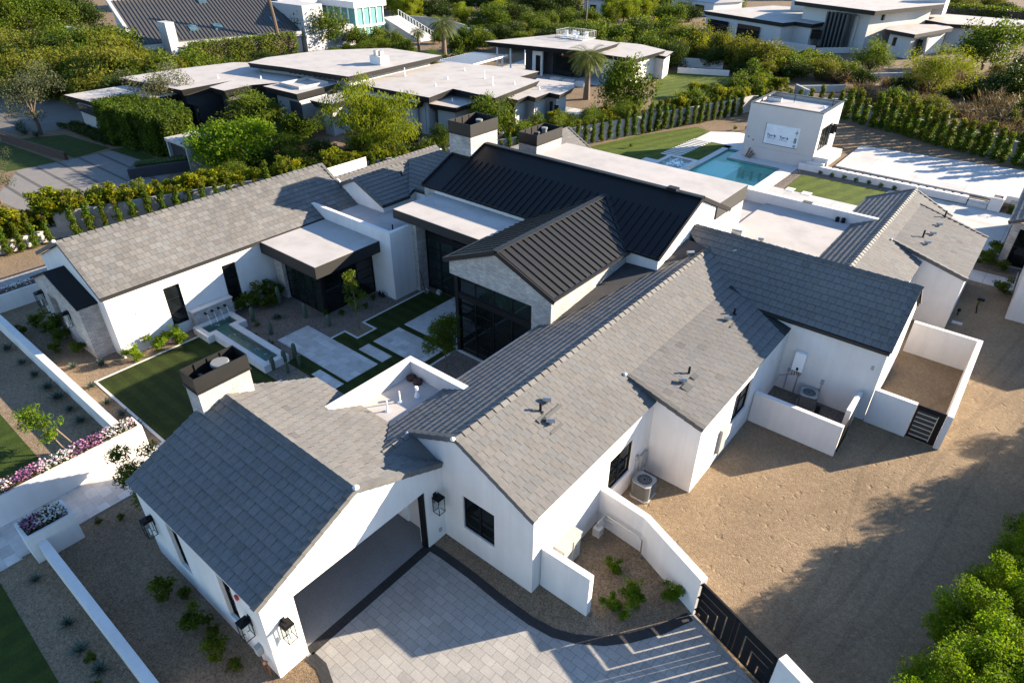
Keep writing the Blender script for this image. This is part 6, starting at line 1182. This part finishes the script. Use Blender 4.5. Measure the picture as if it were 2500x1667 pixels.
# ---- trees in place:  (kind, x, y, height, radius)
TR = [('round', -154.8, 42.0, 9.1, 4.0), ('round', -155.2, 46.2, 7.9, 4.4), ('round', -156.7, 52.1, 6.5, 4.6), ('dark', -161.6, 58.3, 6.3, 4.5), ('dark', -178.1, 52.1, 8.6, 4.7), ('dark', -185.6, 61.4, 7.8, 5.0), ('olive', -120.0, 32.4, 4.8, 3.5), ('olive', -121.8, 36.5, 4.2, 3.7), ('olive', -110.2, 35.5, 4.8, 3.5), ('olive', -101.0, 34.0, 5.2, 3.2), ('olive', -106.4, 29.2, 4.2, 3.7), ('olive', -115.0, 42.5, 2.4, 2.9), ('olive', -123.3, 48.2, 2.8, 4.0), ('bush', -109.6, 45.7, 3.2, 3.1), ('olive', -100.0, 30.4, 4.4, 2.8), ('bush', -109.1, 49.1, 1.6, 2.0), ('olive', -129.9, 34.0, 4.1, 2.3), ('round', -106.3, 76.5, 6.3, 4.7), ('round', -108.6, 74.5, 4.2, 3.1), ('palm', -83.3, 84.3, 5.9, 2.7), ('palm', -90.6, 85.4, 3.3, 2.6), ('palm', -48.5, 75.0, 5.9, 2.7), ('bush', -98.0, 82.8, 3.3, 2.6), ('bush', -102.5, 81.9, 3.1, 2.1), ('bush', -96.0, 85.6, 2.4, 1.8), ('bush', -84.6, 91.7, 3.8, 2.2), ('bush', -83.6, 94.5, 3.3, 2.4), ('bush', -85.3, 89.1, 2.6, 1.7), ('bush', -86.2, 100.8, 2.2, 2.2), ('bush', -84.6, 102.2, 1.6, 1.6), ('bush', -93.9, 93.9, 2.5, 1.6), ('willow', -102.1, 109.1, 5.2, 3.0), ('round', -96.2, 111.6, 4.8, 4.5), ('dark', -115.8, 114.7, 5.0, 4.3), ('dark', -131.0, 122.4, 4.7, 3.9), ('round', -86.9, 113.3, 4.3, 3.2), ('round', -85.4, 117.2, 4.1, 1.8), ('round', -85.3, 122.7, 4.2, 2.9), ('round', -82.5, 126.7, 4.1, 2.8), ('willow', -80.6, 131.2, 5.0, 2.5), ('willow', -79.4, 135.2, 6.4, 3.5), ('dark', -98.9, 120.6, 4.5, 4.1), ('dark', -101.8, 134.3, 5.7, 4.4), ('dark', -98.5, 140.8, 5.5, 3.8), ('willow', -81.3, 146.0, 6.2, 3.7), ('bush', -66.2, 120.8, 4.3, 3.6), ('bush', -61.8, 120.2, 4.2, 3.6), ('round', -70.8, 140.0, 5.0, 3.8), ('dark', -57.7, 119.6, 3.4, 2.1), ('dark', -72.3, 119.0, 2.2, 1.8), ('dark', -85.4, 160.2, 5.1, 4.7), ('dark', -117.8, 134.5, 4.8, 4.7), ('dark', -125.1, 131.7, 4.5, 4.0), ('dark', -138.5, 123.5, 4.2, 4.1), ('willow', -50.1, 40.6, 7.0, 4.1), ('round', -45.8, 52.8, 4.5, 2.3), ('round', -40.2, 70.3, 6.3, 3.3), ('bright', -58.5, 31.2, 4.1, 3.9), ('oleander', -65.6, 38.0, 4.2, 3.2), ('sparse', -84.1, 23.0, 7.1, 4.1), ('sparse', -64.6, 13.1, 4.4, 2.2), ('sparse', -76.7, 33.1, 6.5, 4.1), ('bush', -61.2, 39.7, 2.4, 2.3), ('olive', -52.1, 112.7, 5.2, 3.4), ('olive', -45.7, 109.5, 5.0, 2.6), ('olive', -41.9, 107.2, 4.9, 2.5), ('olive', -38.0, 108.3, 4.5, 3.4), ('bush', -34.4, 108.5, 2.7, 3.1), ('bush', -35.5, 98.0, 2.9, 2.4), ('bush', -32.0, 116.7, 2.3, 3.0), ('oleander', -24.7, 117.0, 4.5, 3.0), ('dark', -31.7, 147.0, 3.5, 2.1), ('paloverde', -14.2, 104.7, 6.4, 4.7), ('round', -11.9, 132.7, 7.0, 4.1), ('dry', -27.1, 107.9, 2.2, 2.5), ('dry', -21.1, 100.3, 1.9, 2.4), ('dry', -16.9, 98.0, 2.1, 3.0), ('dry', -11.9, 98.4, 1.2, 2.4), ('dry', -8.7, 98.3, 1.6, 2.7), ('dry', -5.3, 95.2, 1.9, 2.5), ('dry', -3.5, 97.5, 2.0, 1.9), ('dark', -8.6, 108.3, 3.0, 3.1), ('dark', -5.5, 110.0, 4.3, 3.4), ('round', -10.3, 161.6, 3.1, 2.3), ('dark', -5.1, 119.4, 4.9, 2.3), ('yellow', -37.5, 85.6, 2.0, 1.7), ('yellow', -35.3, 77.3, 2.2, 1.3), ('bush', -34.7, 119.2, 2.2, 1.9), ('bush', -38.8, 119.1, 2.2, 1.7), ('dark', -73.0, 153.6, 3.9, 2.8), ('round', -75.3, 181.6, 3.3, 3.8), ('olive', -30.1, 223.2, 3.7, 4.2), ('dark', -19.4, 216.6, 2.9, 3.6), ('olive', -25.3, 236.6, 3.5, 4.4), ('yellow', -32.8, 93.0, 2.6, 1.4), ('yellow', -30.4, 95.1, 2.2, 1.3), ('bush', -32.2, 95.9, 1.1, 1.2), ('dark', -17.8, 106.0, 1.5, 1.8), ('dark', -222.2, 142.4, 6.1, 4.2), ('dark', -199.4, 143.2, 5.3, 3.0), ('olive', -162.7, 200.9, 5.0, 4.3), ('dark', -229.5, 231.7, 6.5, 4.3), ('dark', -180.9, 253.1, 7.1, 4.2), ('willow', -212.4, 106.3, 6.0, 3.8), ('dark', -160.8, 246.6, 6.7, 2.8), ('olive', -134.2, 155.4, 4.5, 4.0), ('round', -220.1, 248.1, 4.8, 3.6), ('round', -155.6, 194.6, 5.1, 3.3), ('dark', -182.1, 57.2, 6.4, 3.3), ('round', -99.4, 198.4, 7.2, 3.7), ('round', -69.6, 221.8, 6.2, 3.0), ('willow', -174.1, 255.9, 7.0, 3.8), ('olive', -107.6, 259.8, 7.1, 3.5), ('dark', -128.2, 257.4, 6.1, 3.6), ('willow', -156.5, 212.0, 5.3, 4.1), ('dark', -131.9, 195.0, 6.7, 3.2), ('olive', -181.8, 227.4, 5.8, 3.2), ('round', -44.1, 254.7, 5.8, 3.6), ('olive', -185.1, 224.1, 5.0, 2.9), ('dark', -63.5, 246.0, 6.2, 3.5), ('olive', -222.5, 75.2, 6.1, 3.1), ('olive', -36.0, 257.0, 4.7, 4.2), ('olive', -200.1, 253.0, 4.8, 2.9), ('willow', -104.4, 123.7, 4.4, 3.1), ('olive', -135.4, 249.5, 6.8, 3.9), ('dark', -82.2, 252.2, 6.0, 3.0), ('olive', -73.2, 250.8, 5.5, 4.1), ('willow', -191.6, 171.1, 5.6, 3.1), ('round', -194.1, 60.0, 5.3, 3.3), ('willow', -142.1, 232.8, 5.3, 3.5), ('dark', -117.8, 110.2, 5.7, 3.3), ('olive', -150.9, 212.0, 4.2, 3.7), ('round', -156.1, 245.8, 4.9, 3.2), ('dark', -188.2, 257.5, 5.7, 4.4), ('dark', -90.1, 230.0, 6.9, 2.8), ('willow', -135.6, 190.0, 4.6, 2.8), ('dark', -200.9, 191.2, 4.2, 4.0), ('olive', -114.5, 166.6, 6.8, 4.1), ('dark', -101.6, 190.1, 6.9, 3.5), ('willow', -229.1, 211.4, 5.1, 4.0), ('olive', -100.8, 160.8, 7.1, 3.7), ('round', -115.1, 159.1, 4.4, 3.2), ('dark', -216.8, 225.3, 6.0, 4.1), ('dark', -200.0, 236.9, 6.3, 3.5), ('olive', -172.5, 162.2, 6.4, 3.2), ('round', -122.4, 177.2, 5.5, 3.3), ('dark', -214.9, 193.4, 5.9, 3.9), ('willow', -151.6, 247.2, 6.1, 3.2), ('dark', -129.8, 202.1, 4.6, 2.8), ('round', -137.8, 166.1, 4.5, 3.0), ('round', -142.7, 215.2, 5.8, 3.4), ('round', -114.1, 214.8, 4.5, 4.3), ('dark', -150.1, 178.9, 5.8, 3.7), ('olive', -219.3, 235.6, 6.2, 3.4), ('willow', -114.7, 106.1, 7.0, 3.3), ('dark', -200.2, 220.1, 6.2, 2.9), ('dark', -106.7, 226.7, 4.6, 3.9), ('dark', -151.4, 188.4, 4.3, 3.9), ('dark', -63.3, 240.6, 5.3, 3.3), ('dark', -48.5, 246.9, 6.0, 4.0), ('olive', -156.9, 141.6, 6.5, 3.5), ('willow', -217.9, 160.7, 5.9, 4.3), ('olive', -57.1, 232.5, 4.7, 3.6), ('round', -121.4, 156.9, 7.0, 4.1), ('dark', -206.6, 256.7, 6.0, 4.2), ('dark', -108.8, 221.8, 5.9, 3.0), ('dark', -99.5, 211.6, 6.7, 3.3), ('dark', -53.0, 250.0, 4.3, 3.5), ('dark', -225.5, 156.0, 5.3, 3.3), ('dark', -226.6, 168.6, 6.4, 3.0), ('dark', -112.8, 137.1, 5.8, 4.4), ('round', -215.9, 255.2, 6.9, 3.2), ('olive', -90.7, 208.2, 5.3, 4.1), ('dark', -122.8, 205.8, 6.9, 3.1), ('dark', -91.8, 169.1, 6.6, 2.8), ('willow', -91.3, 150.3, 6.3, 3.4), ('dark', -209.0, 59.2, 6.0, 4.2), ('dark', -219.8, 59.4, 6.9, 3.9), ('olive', -90.5, 237.1, 5.2, 4.1), ('dark', -115.6, 253.2, 5.4, 3.1), ('dark', -53.7, 237.9, 6.0, 3.4), ('dark', -129.0, 235.1, 5.1, 4.1), ('willow', -150.2, 162.1, 4.8, 3.1), ('willow', -213.4, 146.6, 7.1, 3.3), ('dark', -37.5, 243.3, 6.1, 4.3), ('round', -202.1, 62.6, 4.8, 3.3), ('round', -183.3, 236.0, 4.9, 4.3), ('round', -127.1, 115.4, 5.7, 4.3), ('round', -200.3, 129.8, 5.8, 2.9), ('dark', -101.1, 256.6, 6.7, 4.2), ('dark', -89.8, 250.3, 7.1, 3.9), ('olive', -124.0, 211.3, 6.8, 4.3), ('olive', -116.2, 199.1, 6.9, 3.4)]
UNIQ = {('willow', -50.1): 'big airy willow like tree standing in front of the stepped flat roofs', ('round', -45.8): 'green tree behind the two stone chimneys', ('round', -40.2): 'large round green tree between the palm and the neighbour lawn', ('bright', -58.5): 'large round bright green bush beside the dark entry gate', ('oleander', -65.6): 'dark shrub with pink flowers behind the round bright bush', ('sparse', -84.1): 'thin grey green mesquite at the far left beside the road', ('sparse', -64.6): 'grey green mesquite crown cut by the left edge over the striped drive', ('sparse', -76.7): 'thin mesquite rising behind the clipped hedge block', ('palm', -83.3): 'tall palm above the pergola', ('palm', -90.6): 'shorter palm left of the tall palm', ('palm', -48.5): 'palm in front of the pavilion', ('paloverde', -14.2): 'yellow green palo verde in the dry planting, right of the grey house', ('round', -11.9): 'large pale green tree in front of the grey modern house', ('round', -106.3): 'big leafy tree left of the teal glass room', ('round', -108.6): 'smaller leafy tree at the foot of the metal roofed house', ('oleander', -24.7): 'grey green shrub with white flowers below the grey modern house', ('dark', -31.7): 'rounded dark bush beside the finned entry of the grey house', ('bush', -61.2): 'dark green bush between the round bright bush and the willow'}
KL = {'round': 'leafy green tree', 'dark': 'dense dark green tree', 'olive': 'bushy olive green tree', 'bush': 'green bush', 'willow': 'tall drooping pale green tree', 'dry': 'bare dry brown shrub', 'yellow': 'yellow green shrub', 'palm': 'palm', 'oleander': 'flowering shrub', 'sparse': 'thin grey green tree', 'paloverde': 'yellow green tree', 'bright': 'bright bush'}
def zone(x, y):
    if x < -94 and y < 72: return 'in the thicket left of the long metal roof'
    if x < -70 and y < 104: return 'in the planting round the two far palms'
    if x < -40 and y > 104 and y < 175: return 'in the wood behind the garden pavilion' if x < -54 else 'in the row below the grey modern house'
    if y >= 175 or x < -120: return 'in the distant wood along the top edge'
    if y > 126: return 'beside the grey modern house'
    return 'in the dry garden beyond the back wall'
NOM = {'round': (5, 3.2), 'dark': (5, 3.4), 'olive': (4.6, 3.2), 'bush': (3, 2.2), 'willow': (6.4, 3.4), 'sparse': (6.2, 3.6), 'paloverde': (5.9, 3.9), 'bright': (4, 3.2), 'oleander': (4.4, 2.9), 'yellow': (2.9, 1.1), 'dry': (1.7, 1.6), 'palm': (5.9, 2.7)}
rt = random.Random(77)
for i, (k, x, y, h, R0) in enumerate(TR):
    pr = P[k][i % len(P[k])]; nh, nr = NOM[k]; s1 = max(.5, R0 / nr); s2 = max(.5, h / nh)
    if k == 'palm': s2 *= 1.15; s1 = s2
    lab = UNIQ.get((k, x)); z_ = zone(x, y)
    place(pr, (x, y, 0), rt.uniform(0, 6.28), (s1, s1, s2), lab or f'{KL[k]} {z_}', None if lab else f'{KL[k]}s {z_}')
def scatter(poly, kinds, gap, n, lab, seed, h=(1.6, 3.4)):
    rg = random.Random(seed); hs = halfplanes(poly); xs = [p[0] for p in poly]; ys = [p[1] for p in poly]; got = []
    for _ in range(n * 30):
        x, y = rg.uniform(min(xs), max(xs)), rg.uniform(min(ys), max(ys))
        if len(got) >= n or any(a * x + b * y > c for a, b, c in hs) or any((x - a) ** 2 + (y - b) ** 2 < gap ** 2 for a, b in got): continue
        got.append((x, y)); k = rg.choice(kinds); nh, nr = NOM[k]; q = rg.uniform(*h) / nh; w = q * rg.uniform(.9, 1.3)
        place(P[k][len(got) % len(P[k])], (x, y, 0), rg.uniform(0, 6.28), (w, w, q), f'{KL[k]} {lab}', f'{KL[k]}s {lab}')
scatter([(-55.5, 23), (-51.5, 24), (-42.5, 49), (-47, 55), (-51, 48), (-57.5, 41), (-58, 33)], ['bush', 'bush', 'oleander', 'dark'], 2.2, 26, 'in the bed between block wall and flat roofed house', 1, (1.0, 2.3))
scatter([(-42.5, 52), (-38.8, 57), (-36.5, 64), (-38.5, 68), (-42.5, 60)], ['bush', 'yellow', 'oleander'], 1.7, 18, 'behind the wall beside the pool lawn', 2, (1.5, 2.6))
scatter([(-100, 34), (-86, 33), (-85, 46), (-98, 50)], ['olive', 'bush', 'dark'], 3.0, 22, 'left of the low flat roofed garage', 3, (2.6, 4.6))
scatter([(-98, 56), (-79, 60), (-73, 66), (-74, 78), (-96, 82)], ['bush', 'dark', 'oleander', 'round'], 3.0, 40, 'behind the flat roofed house', 4, (1.2, 2.6))
scatter([(-84, 97), (-50, 100), (-52, 113), (-86, 113)], ['bush', 'round', 'dark', 'olive'], 3.2, 40, 'behind the long garden pavilion', 5, (2.4, 4.6))
scatter([(-54, 108), (-38, 102), (-25, 107), (-26, 116), (-42, 116), (-57, 119)], ['olive', 'dark', 'bush', 'olive'], 3.0, 30, 'on the slope below the grey modern house', 6, (1.7, 3.2))
scatter([(-20, 93), (8, 86), (26, 100), (4, 132), (-16, 126), (-23, 106)], ['dry', 'olive', 'dark', 'dry', 'bush'], 3.4, 60, 'in the scrub beyond the sports court hedge', 7, (1.3, 3.4))
scatter([(-37.3, 76), (-34.5, 74), (-31.2, 82), (-30.5, 90), (-34, 92)], ['yellow', 'bush', 'yellow'], 1.8, 16, 'just behind the pool lawn wall', 8, (1.6, 2.8))
scatter([(-130, 26), (-92, 31), (-100, 44), (-128, 46)], ['olive', 'olive', 'dark', 'round'], 3.6, 46, 'in the grove at the far left', 9, (3.6, 6.2))
def yellow_row(pts, lab):
    for i, (x, y, h) in enumerate(pts): place(P['yellow'][i % 2], (x, y, 0), rt.uniform(0, 6.28), (h / 2.7 * 1.0, h / 2.7 * 1.0, h / 2.9), lab, 'yellow shrubs behind the left boundary wall')
yellow_row([(-54.9 + .366 * max(0, y - 13.5) + rt.uniform(-.3, .3), y, rt.uniform(2.2, 3.5)) for y in [7.2 + 1.25 * q for q in range(27)]], 'yellow tipped bushy shrub in the row behind the left boundary wall')
def along(pts, step):
    out = []; acc = 0
    for a, b in zip(pts, pts[1:]):
        a, b = Vector(a), Vector(b); L = (b - a).length
        while acc < L: out.append(tuple(a + (b - a) * acc / L)); acc += step
        acc -= L
    return out
def row(kind, pts, z, lab, grp, s=(.85, 1.15), wd=1.0):
    for i, p in enumerate(pts):
        q = rt.uniform(*s); place(P[kind][i % len(P[kind])], (p[0] + rt.uniform(-.06, .06), p[1] + rt.uniform(-.06, .06), z), rt.uniform(0, 6.28), (q * wd, q * wd, q * rt.uniform(.9, 1.08)), lab, grp)
row('colA', along([(-53.1, 6.5), (-53.05, 13.3)], .87), 0, 'slim staked shrub in front of the low white wall at the far left', 'slim shrubs at the far left wall', (.72, .85))
row('colA', along([(-52.7, 14.3), (-37.2, 57.4)], 1.0), 0, 'slim clipped shrub in the row along the block wall behind the left wing', 'slim shrubs behind the left wing', (.72, 1.08))
row('colA', along([(-37.3, 57.9), (-35.5, 63.3), (-34.0, 67.7), (-32.3, 72.6), (-30.6, 78.2), (-29.6, 80.6)], 1.12), 0, 'slim clipped shrub in the row behind the pool lawn', 'slim shrubs behind the pool lawn', (.78, 1.14))
row('colB', along([(-28.6, 82.4), (-20.4, 86.6)], 1.15), .2, 'slim dark clipped shrub in the row behind the pool house', 'slim shrubs behind the pool house', (.9, 1.05))
row('colB', [(-18.97, 84.59), (-17.9, 84.3), (-16.9, 83.7), (-15.62, 83.3), (-14.83, 83.1), (-13.84, 82.7), (-13.0, 82.3), (-12.11, 81.8), (-11.37, 81.4), (-10.4, 80.98), (-9.57, 80.4), (-8.7, 80.0), (-7.73, 79.7), (-6.84, 79.4), (-6.0, 79.3), (-5.15, 79.0), (-4.47, 78.7), (-3.43, 78.4), (-2.64, 77.9), (-1.54, 77.7), (-.7, 77.4), (.3, 77.1), (1.3, 76.7)], .45, 'slim dark clipped shrub in the row behind the sports court', 'slim shrubs behind the sports court', (.9, 1.25), 1.3)
# hedge blocks
def hedge(name, label, poly, h, n, size, mat, seed, step=.55):
    rg = random.Random(seed); hs = halfplanes(poly); xs = [p[0] for p in poly]; ys = [p[1] for p in poly]; cl = []; x = min(xs)
    while x < max(xs):
        y = min(ys)
        while y < max(ys):
            if all(a * x + b * y <= c + .05 for a, b, c in hs):
                edge = any(a * x + b * y > c - step * 1.3 for a, b, c in hs); z = .3
                while z < h:
                    if edge or z > h - .9: t = 1 + rg.uniform(-.2, .2); cl.append(((x + rg.uniform(-.1, .1), y + rg.uniform(-.1, .1), z + rg.uniform(-.1, .12)), (step * .8,) * 3, (t, t, t)))
                    z += step
            y += step
        x += step
    o = thing(name, label, 'hedge', (0, 0, 0)); add_mesh('foliage', leafmesh('foliage', cl, n, size, mat, seed), o)
    part(o, 'sun_block_core', 'bark', lambda m: m.prism(inset(poly, min(.5, h * .4)), .05, h - min(.5, h * .4))); return o  # solid core added inside the foliage to keep sun from shining through
hedge('clipped_hedge', 'large block of clipped bright green hedge in front of the flat roofed house', [(-77.5, 26.9), (-73.8, 26.3), (-64.6, 27.7), (-66.0, 31.0), (-69.8, 32.0), (-77.5, 30.5)], 4.1, 52000, .24, 'leaf_green', 301)
hedge('tall_hedge', 'long dark clipped hedge along the foot of the metal roofed house', [(-108.0, 52.5), (-105.4, 52.2), (-103.0, 69.5), (-105.4, 70.0)], 3.6, 14000, .32, 'leaf_green', 302, .7)
hedge('low_hedge', 'low clipped hedge strip beside the neighbour lawn', [(-85.3, 25.4), (-73.6, 25.9), (-73.9, 26.8), (-85.0, 27.3)], .6, 6000, .18, 'leaf_dark', 303, .4)
hedge('far_hedge', 'long bright clipped hedge at the far top right', [(-31, 203), (-6, 205), (-6, 208), (-31, 207)], 2.6, 7000, .5, 'leaf_green', 304, 1.0)
# tall palm trunk
t = thing('tall_palm', 'bare tall palm trunk rising past the top edge in front of the metal roof', 'palm', (-104.6, 67.2, 0)); part(t, 'trunk', 'bark', lambda m: m.tube([(-104.6, 67.2, 0), (-104.9, 67.0, 6), (-105.4, 66.6, 12)], [.42, .30, .27], 8))
t = thing('utility_pole', 'slim pale pole among the trees behind the pavilion', 'pole', (-81.5, 124, 0)); part(t, 'shaft', 'bark_pale', lambda m: m.lathe((-81.5, 124, 0), [(.2, 0), (.14, 9)], 8))
# near hedge trees
for i, (x, y, s) in enumerate(((3.3, 12.8, .86), (3.9, 15.4, .82), (3.75, 17.9, .74), (4.5, 20.2, .70), (5.1, 22.6, .72), (5.6, 24.4, .80), (6.3, 26.6, 1.04), (8.3, 29.4, 1.1), (9.4, 32.6, 1.14), (10.5, 35.8, 1.16), (11.6, 39.2, 1.12), (12.8, 42.6, 1.15), (14.0, 46.0, 1.12), (15.2, 49.5, 1.15), (16.4, 53, 1.15), (6.3, 16.6, .95), (5.4, 12.6, .95))):
    place(P['near'][i % 2], (x, y, 0), rt.uniform(0, 6.28), s, 'large bright green hedge tree in the cluster at the bottom right corner', 'hedge trees along the right boundary')
# small plants --------------------------------------------------
def agavep(s):
    rg = random.Random(s); m = MB()
    for k in range(22):
        a = k * 2.4; el = 1.25 - .95 * k / 22; L = rg.uniform(.32, .46); d = Vector((math.cos(a) * math.cos(el), math.sin(a) * math.cos(el), math.sin(el))); sd = Vector((-math.sin(a), math.cos(a), 0)); up = sd.cross(d); p0 = d * .04; p1 = d * L * .45 - up * .015; p2 = d * L - Vector((0, 0, .02)); g = rg.uniform(.8, 1.2)
        m.face([p0 - sd * .03, p0 + sd * .03, p1 + sd * .045, p1 - up * .02], 0, g); m.face([p0 - sd * .03, p1 - up * .02, p1 - sd * .045], 0, g * .9); m.face([p1 - up * .02, p1 + sd * .045, p2], 0, g); m.face([p1 - up * .02, p2, p1 - sd * .045], 0, g * .9)
    o = m.build('agave', 'leaf_agave'); tag(o, '', 'agave'); return o
AG = [agavep(401), agavep(402)]
def ag(pts, lab, grp, s=1.0):
    for i, (x, y) in enumerate(pts): place(AG[i % 2], (x, y, .01), rt.uniform(0, 6), s * rt.uniform(.8, 1.2), lab, grp)
ag([(-32.85, 7.04), (-30.92, 6.95), (-29.45, 7.02), (-28.07, 7.06)], 'small blue green agave between the garden wall and the court lawn border', 'agaves by the lawn border', 1.1)
ag([(-39.88, 5.6), (-37.81, 5.6), (-36.09, 5.6), (-30.44, 5.55), (-28.58, 5.5), (-34.42, 5.6), (-33.13, 5.6), (-31.73, 5.6)], 'small blue agave at the foot of the long garden wall, outer side', 'agaves outside the garden wall', 1.15)
ag([(-22.46, .85), (-19.73, .86), (-18.4, .74), (-17.22, .83)], 'small agave on gravel beside the lower garden wall', 'agaves by the lower garden wall', 1.0)
ag([(-35.33, 7.12), (-34.43, 8.21)], 'pale yellowish agave on the gravel before the left wing corner', 'pale agaves by the left wing', 1.1)
ag([(-31.53, 16.84)], 'spiky agave among the cacti by the corner glass', None, 1.0); ag([(-42.3, 68.0)], 'large pale agave beside the round green tree', None, 3.4)
ag([(-88, 22.5), (-86.5, 22.0), (-85.3, 21.9), (-83.4, 22.4)], 'large grey agave beside the thin mesquite at the road', 'agaves at the road', 2.4)
def cactp(s, H=1.0):
    m = MB(); n = 20
    prof = [(.115, 0), (.125, .25 * H), (.125, .7 * H), (.10, .9 * H), (.05, .98 * H), (.005, H)]; rings = [[Vector((r_ * (1 if k % 2 else .82) * math.cos(6.2832 * k / n), r_ * (1 if k % 2 else .82) * math.sin(6.2832 * k / n), z)) for k in range(n)] for r_, z in prof]
    for a, b in zip(rings, rings[1:]):
        for k in range(n): m.face([a[k], a[(k + 1) % n], b[(k + 1) % n], b[k]], 0, 1.25 if k % 2 else .8)
    o = m.build('column_cactus', 'cactus_skin'); tag(o, '', 'cactus'); return o
CA = cactp(1)
for x, y, h in ((-32.34, 15.85, .97), (-30.3, 15.68, .85), (-30.35, 18.05, 1.0), (-28.49, 18.32, .8), (-32.86, 18.0, 1.25), (-27.23, 13.77, .9), (-27.27, 14.51, .85), (-27.26, 15.15, .95)):
    place(CA, (x, y, 0), rt.uniform(0, 6), (1, 1, h), 'ribbed green column cactus on the court gravel', 'column cacti in the court')
for x, y, h in ((-26.36, 14.06, .7), (-26.45, 14.85, .7)): place(CA, (x, y, 0), rt.uniform(0, 6), (.75, .75, h), 'short yellowish column cactus beside the stone slab', 'short cacti beside the slab')
SH = [bare('leafy_shrub', 'shrub', crown_clumps(s, .5, .05, 1.0, 18, .4, .7), 900, .12, 'leaf_green', s) for s in (411, 412)]
SB = [bare('leafy_shrub', 'shrub', crown_clumps(s, .5, .05, 1.0, 22, .36, .7, yel=.15), 1100, .13, 'leaf_bright', s, slim=.32, flat=.4) for s in (421, 422)]
def sh(pr, pts, lab, grp):
    for i, (x, y, s) in enumerate(pts): place(pr[i % 2], (x, y, .0), rt.uniform(0, 6), (s, s, s * rt.uniform(.85, 1.1)), lab, grp)
sh(SB, [(-33.5, 9.5, 1.0), (-33.6, 10.9, 1.25), (-33.45, 11.8, 1.15)], 'bright leafy shrub in front of the sunlit left wing wall', 'bright shrubs at the left wing wall')
sh(SH, [(-36.32, 7.9, .8), (-39.6, 7.9, 1.3), (-38.3, 7.8, 1.0), (-41.2, 7.6, .9), (-40.8, 6.6, .7), (-37.6, 7.2, .7)], 'dark leafy shrub before the left stone porch', 'shrubs before the stone porch')
sh(SH, [(-33.9, 16.0, .9), (-33.7, 16.8, 1.5), (-33.5, 17.9, 1.5), (-33.0, 17.5, .9)], 'leafy plant against the wall between fountain and corner glass', 'plants beside the fountain wall')
sh(SH, [(-31.4, 17.0, .3), (-31.6, 15.6, .35), (-29.6, 18.9, .45), (-28.9, 19.6, .4), (-28.4, 21.0, .4), (-28.9, 22.0, .4), (-30.6, 14.9, .35), (-29.3, 15.0, .35)], 'tiny green plant on the court gravel', 'tiny plants on the court gravel')
sh(SH, [(-18.2, 3.5, 1.0), (-16.37, 3.5, 1.0), (-14.78, 3.5, .95), (-17.7, 3.9, .5), (-15.6, 3.8, .5), (-14.0, 3.6, .5)], 'green shrub on the shaded gravel along the carport side wall', 'shrubs along the carport side wall')
sh(SH, [(-22.98, 4.1, .35), (-23.44, 3.4, .3), (-17.8, .8, .4), (-16.6, .5, .5)], 'tiny plant on the gravel near the small planter', 'tiny plants near the small planter')
sh(SB, [(-6.78, 14.34, .7), (-5.52, 13.55, 1.15), (-6.0, 12.95, .75), (-5.5, 12.85, .5), (-4.55, 14.6, .85)], 'bright green shrub on the gravel of the meter yard', 'shrubs in the meter yard')
sh(SH, [(-.4, 51.6, 1.3), (-.3, 52.6, 1.2), (.6, 51.8, 1.0), (1.1, 48.2, 1.2), (.0, 54.1, 1.3), (-.15, 64.6, .8)], 'leafy shrub in the beds beside the stone guest house', 'shrubs by the guest house')
sh(SH, [(-15.2 + k * 1.05, 64.1, .45) for k in range(7)], 'tiny plant at the foot of the long low retaining wall', 'plants along the retaining wall')
sh(SB, [(-1.4, 64.65, .8)], 'bush of pale flowers in the square white planter', None)
for k, (x, y) in enumerate(((-33, 60.0), (-27.5, 73.5), (-26.5, 74.2))): place(SH[k % 2], (x, y, .0), 0, .5, 'small plant at the edge of the pool lawn', 'plants by the pool lawn')
# young trees
def young(label, x, y, H, R, n, s, mat='leaf_green', lean=(0, 0), name='young_tree'):
    t = thing(name, label, 'tree', (x, y, 0)); rg = random.Random(s); cl = []
    for i in range(22):
        q = rg.uniform(.35, 1.0); a = rg.uniform(0, 6.28); w = R * (1 - abs(q - .62) * 1.3) * rg.uniform(.1, 1); cl.append(((math.cos(a) * w + lean[0] * q, math.sin(a) * w + lean[1] * q, H * q), (.32 * R + .08, .32 * R + .08, .22 * R + .08), (rg.uniform(.8, 1.25),) * 3))
    add_mesh('crown', leafmesh('crown', cl, n, .15, mat, s, slim=.3, droop=.35), t)
    m = MB(); m.tube([(0, 0, 0), (lean[0] * .4, lean[1] * .4, H * .45), (lean[0] * .9, lean[1] * .9, H * .9)], [.05, .035, .012], 6)
    for c in rg.sample(cl, 9): e = Vector(c[0]); b = Vector((lean[0] * .5, lean[1] * .5, e.z * .7)); m.tube([b, e], [.018, .006], 4)
    m.build('trunk', 'bark_pale', t, local=True); return t
young('slender young tree with sunlit tip in front of the corner glass', -26.86, 19.2, 3.5, .62, 1500, 431, lean=(-.25, .1))
young('bushy young tree standing against the stone wing glass', -20.3, 19.6, 3.0, 1.15, 5200, 432, 'leaf_green')
young('feathery young tree at the carport wing corner beside the entry path', -21.9, 4.9, 3.3, 1.15, 6000, 433, 'leaf_green', lean=(-.3, .1))
t = young('leaning young tree tied to a wooden stake at the left edge', -28.7, 4.3, 2.0, .75, 1500, 434, 'leaf_bright', lean=(-1.9, -.5))
t = thing('tree_stake', 'slanted wooden stake beside the leaning young tree', 'stake', (-28.2, 4.7, 0)); part(t, 'shaft', 'wood', lambda m: m.tube([(-28.2, 4.75, 0), (-28.75, 4.3, 1.35)], .035, 6))
# leftover prototypes never used
for o in list(bpy.data.objects):
    if o.parent is None and o.get('label') == '' and not o.get('_used'):
        for c in list(o.children): bpy.data.objects.remove(c)
        bpy.data.objects.remove(o)
for o in bpy.data.objects:
    if '_used' in o: del o['_used']
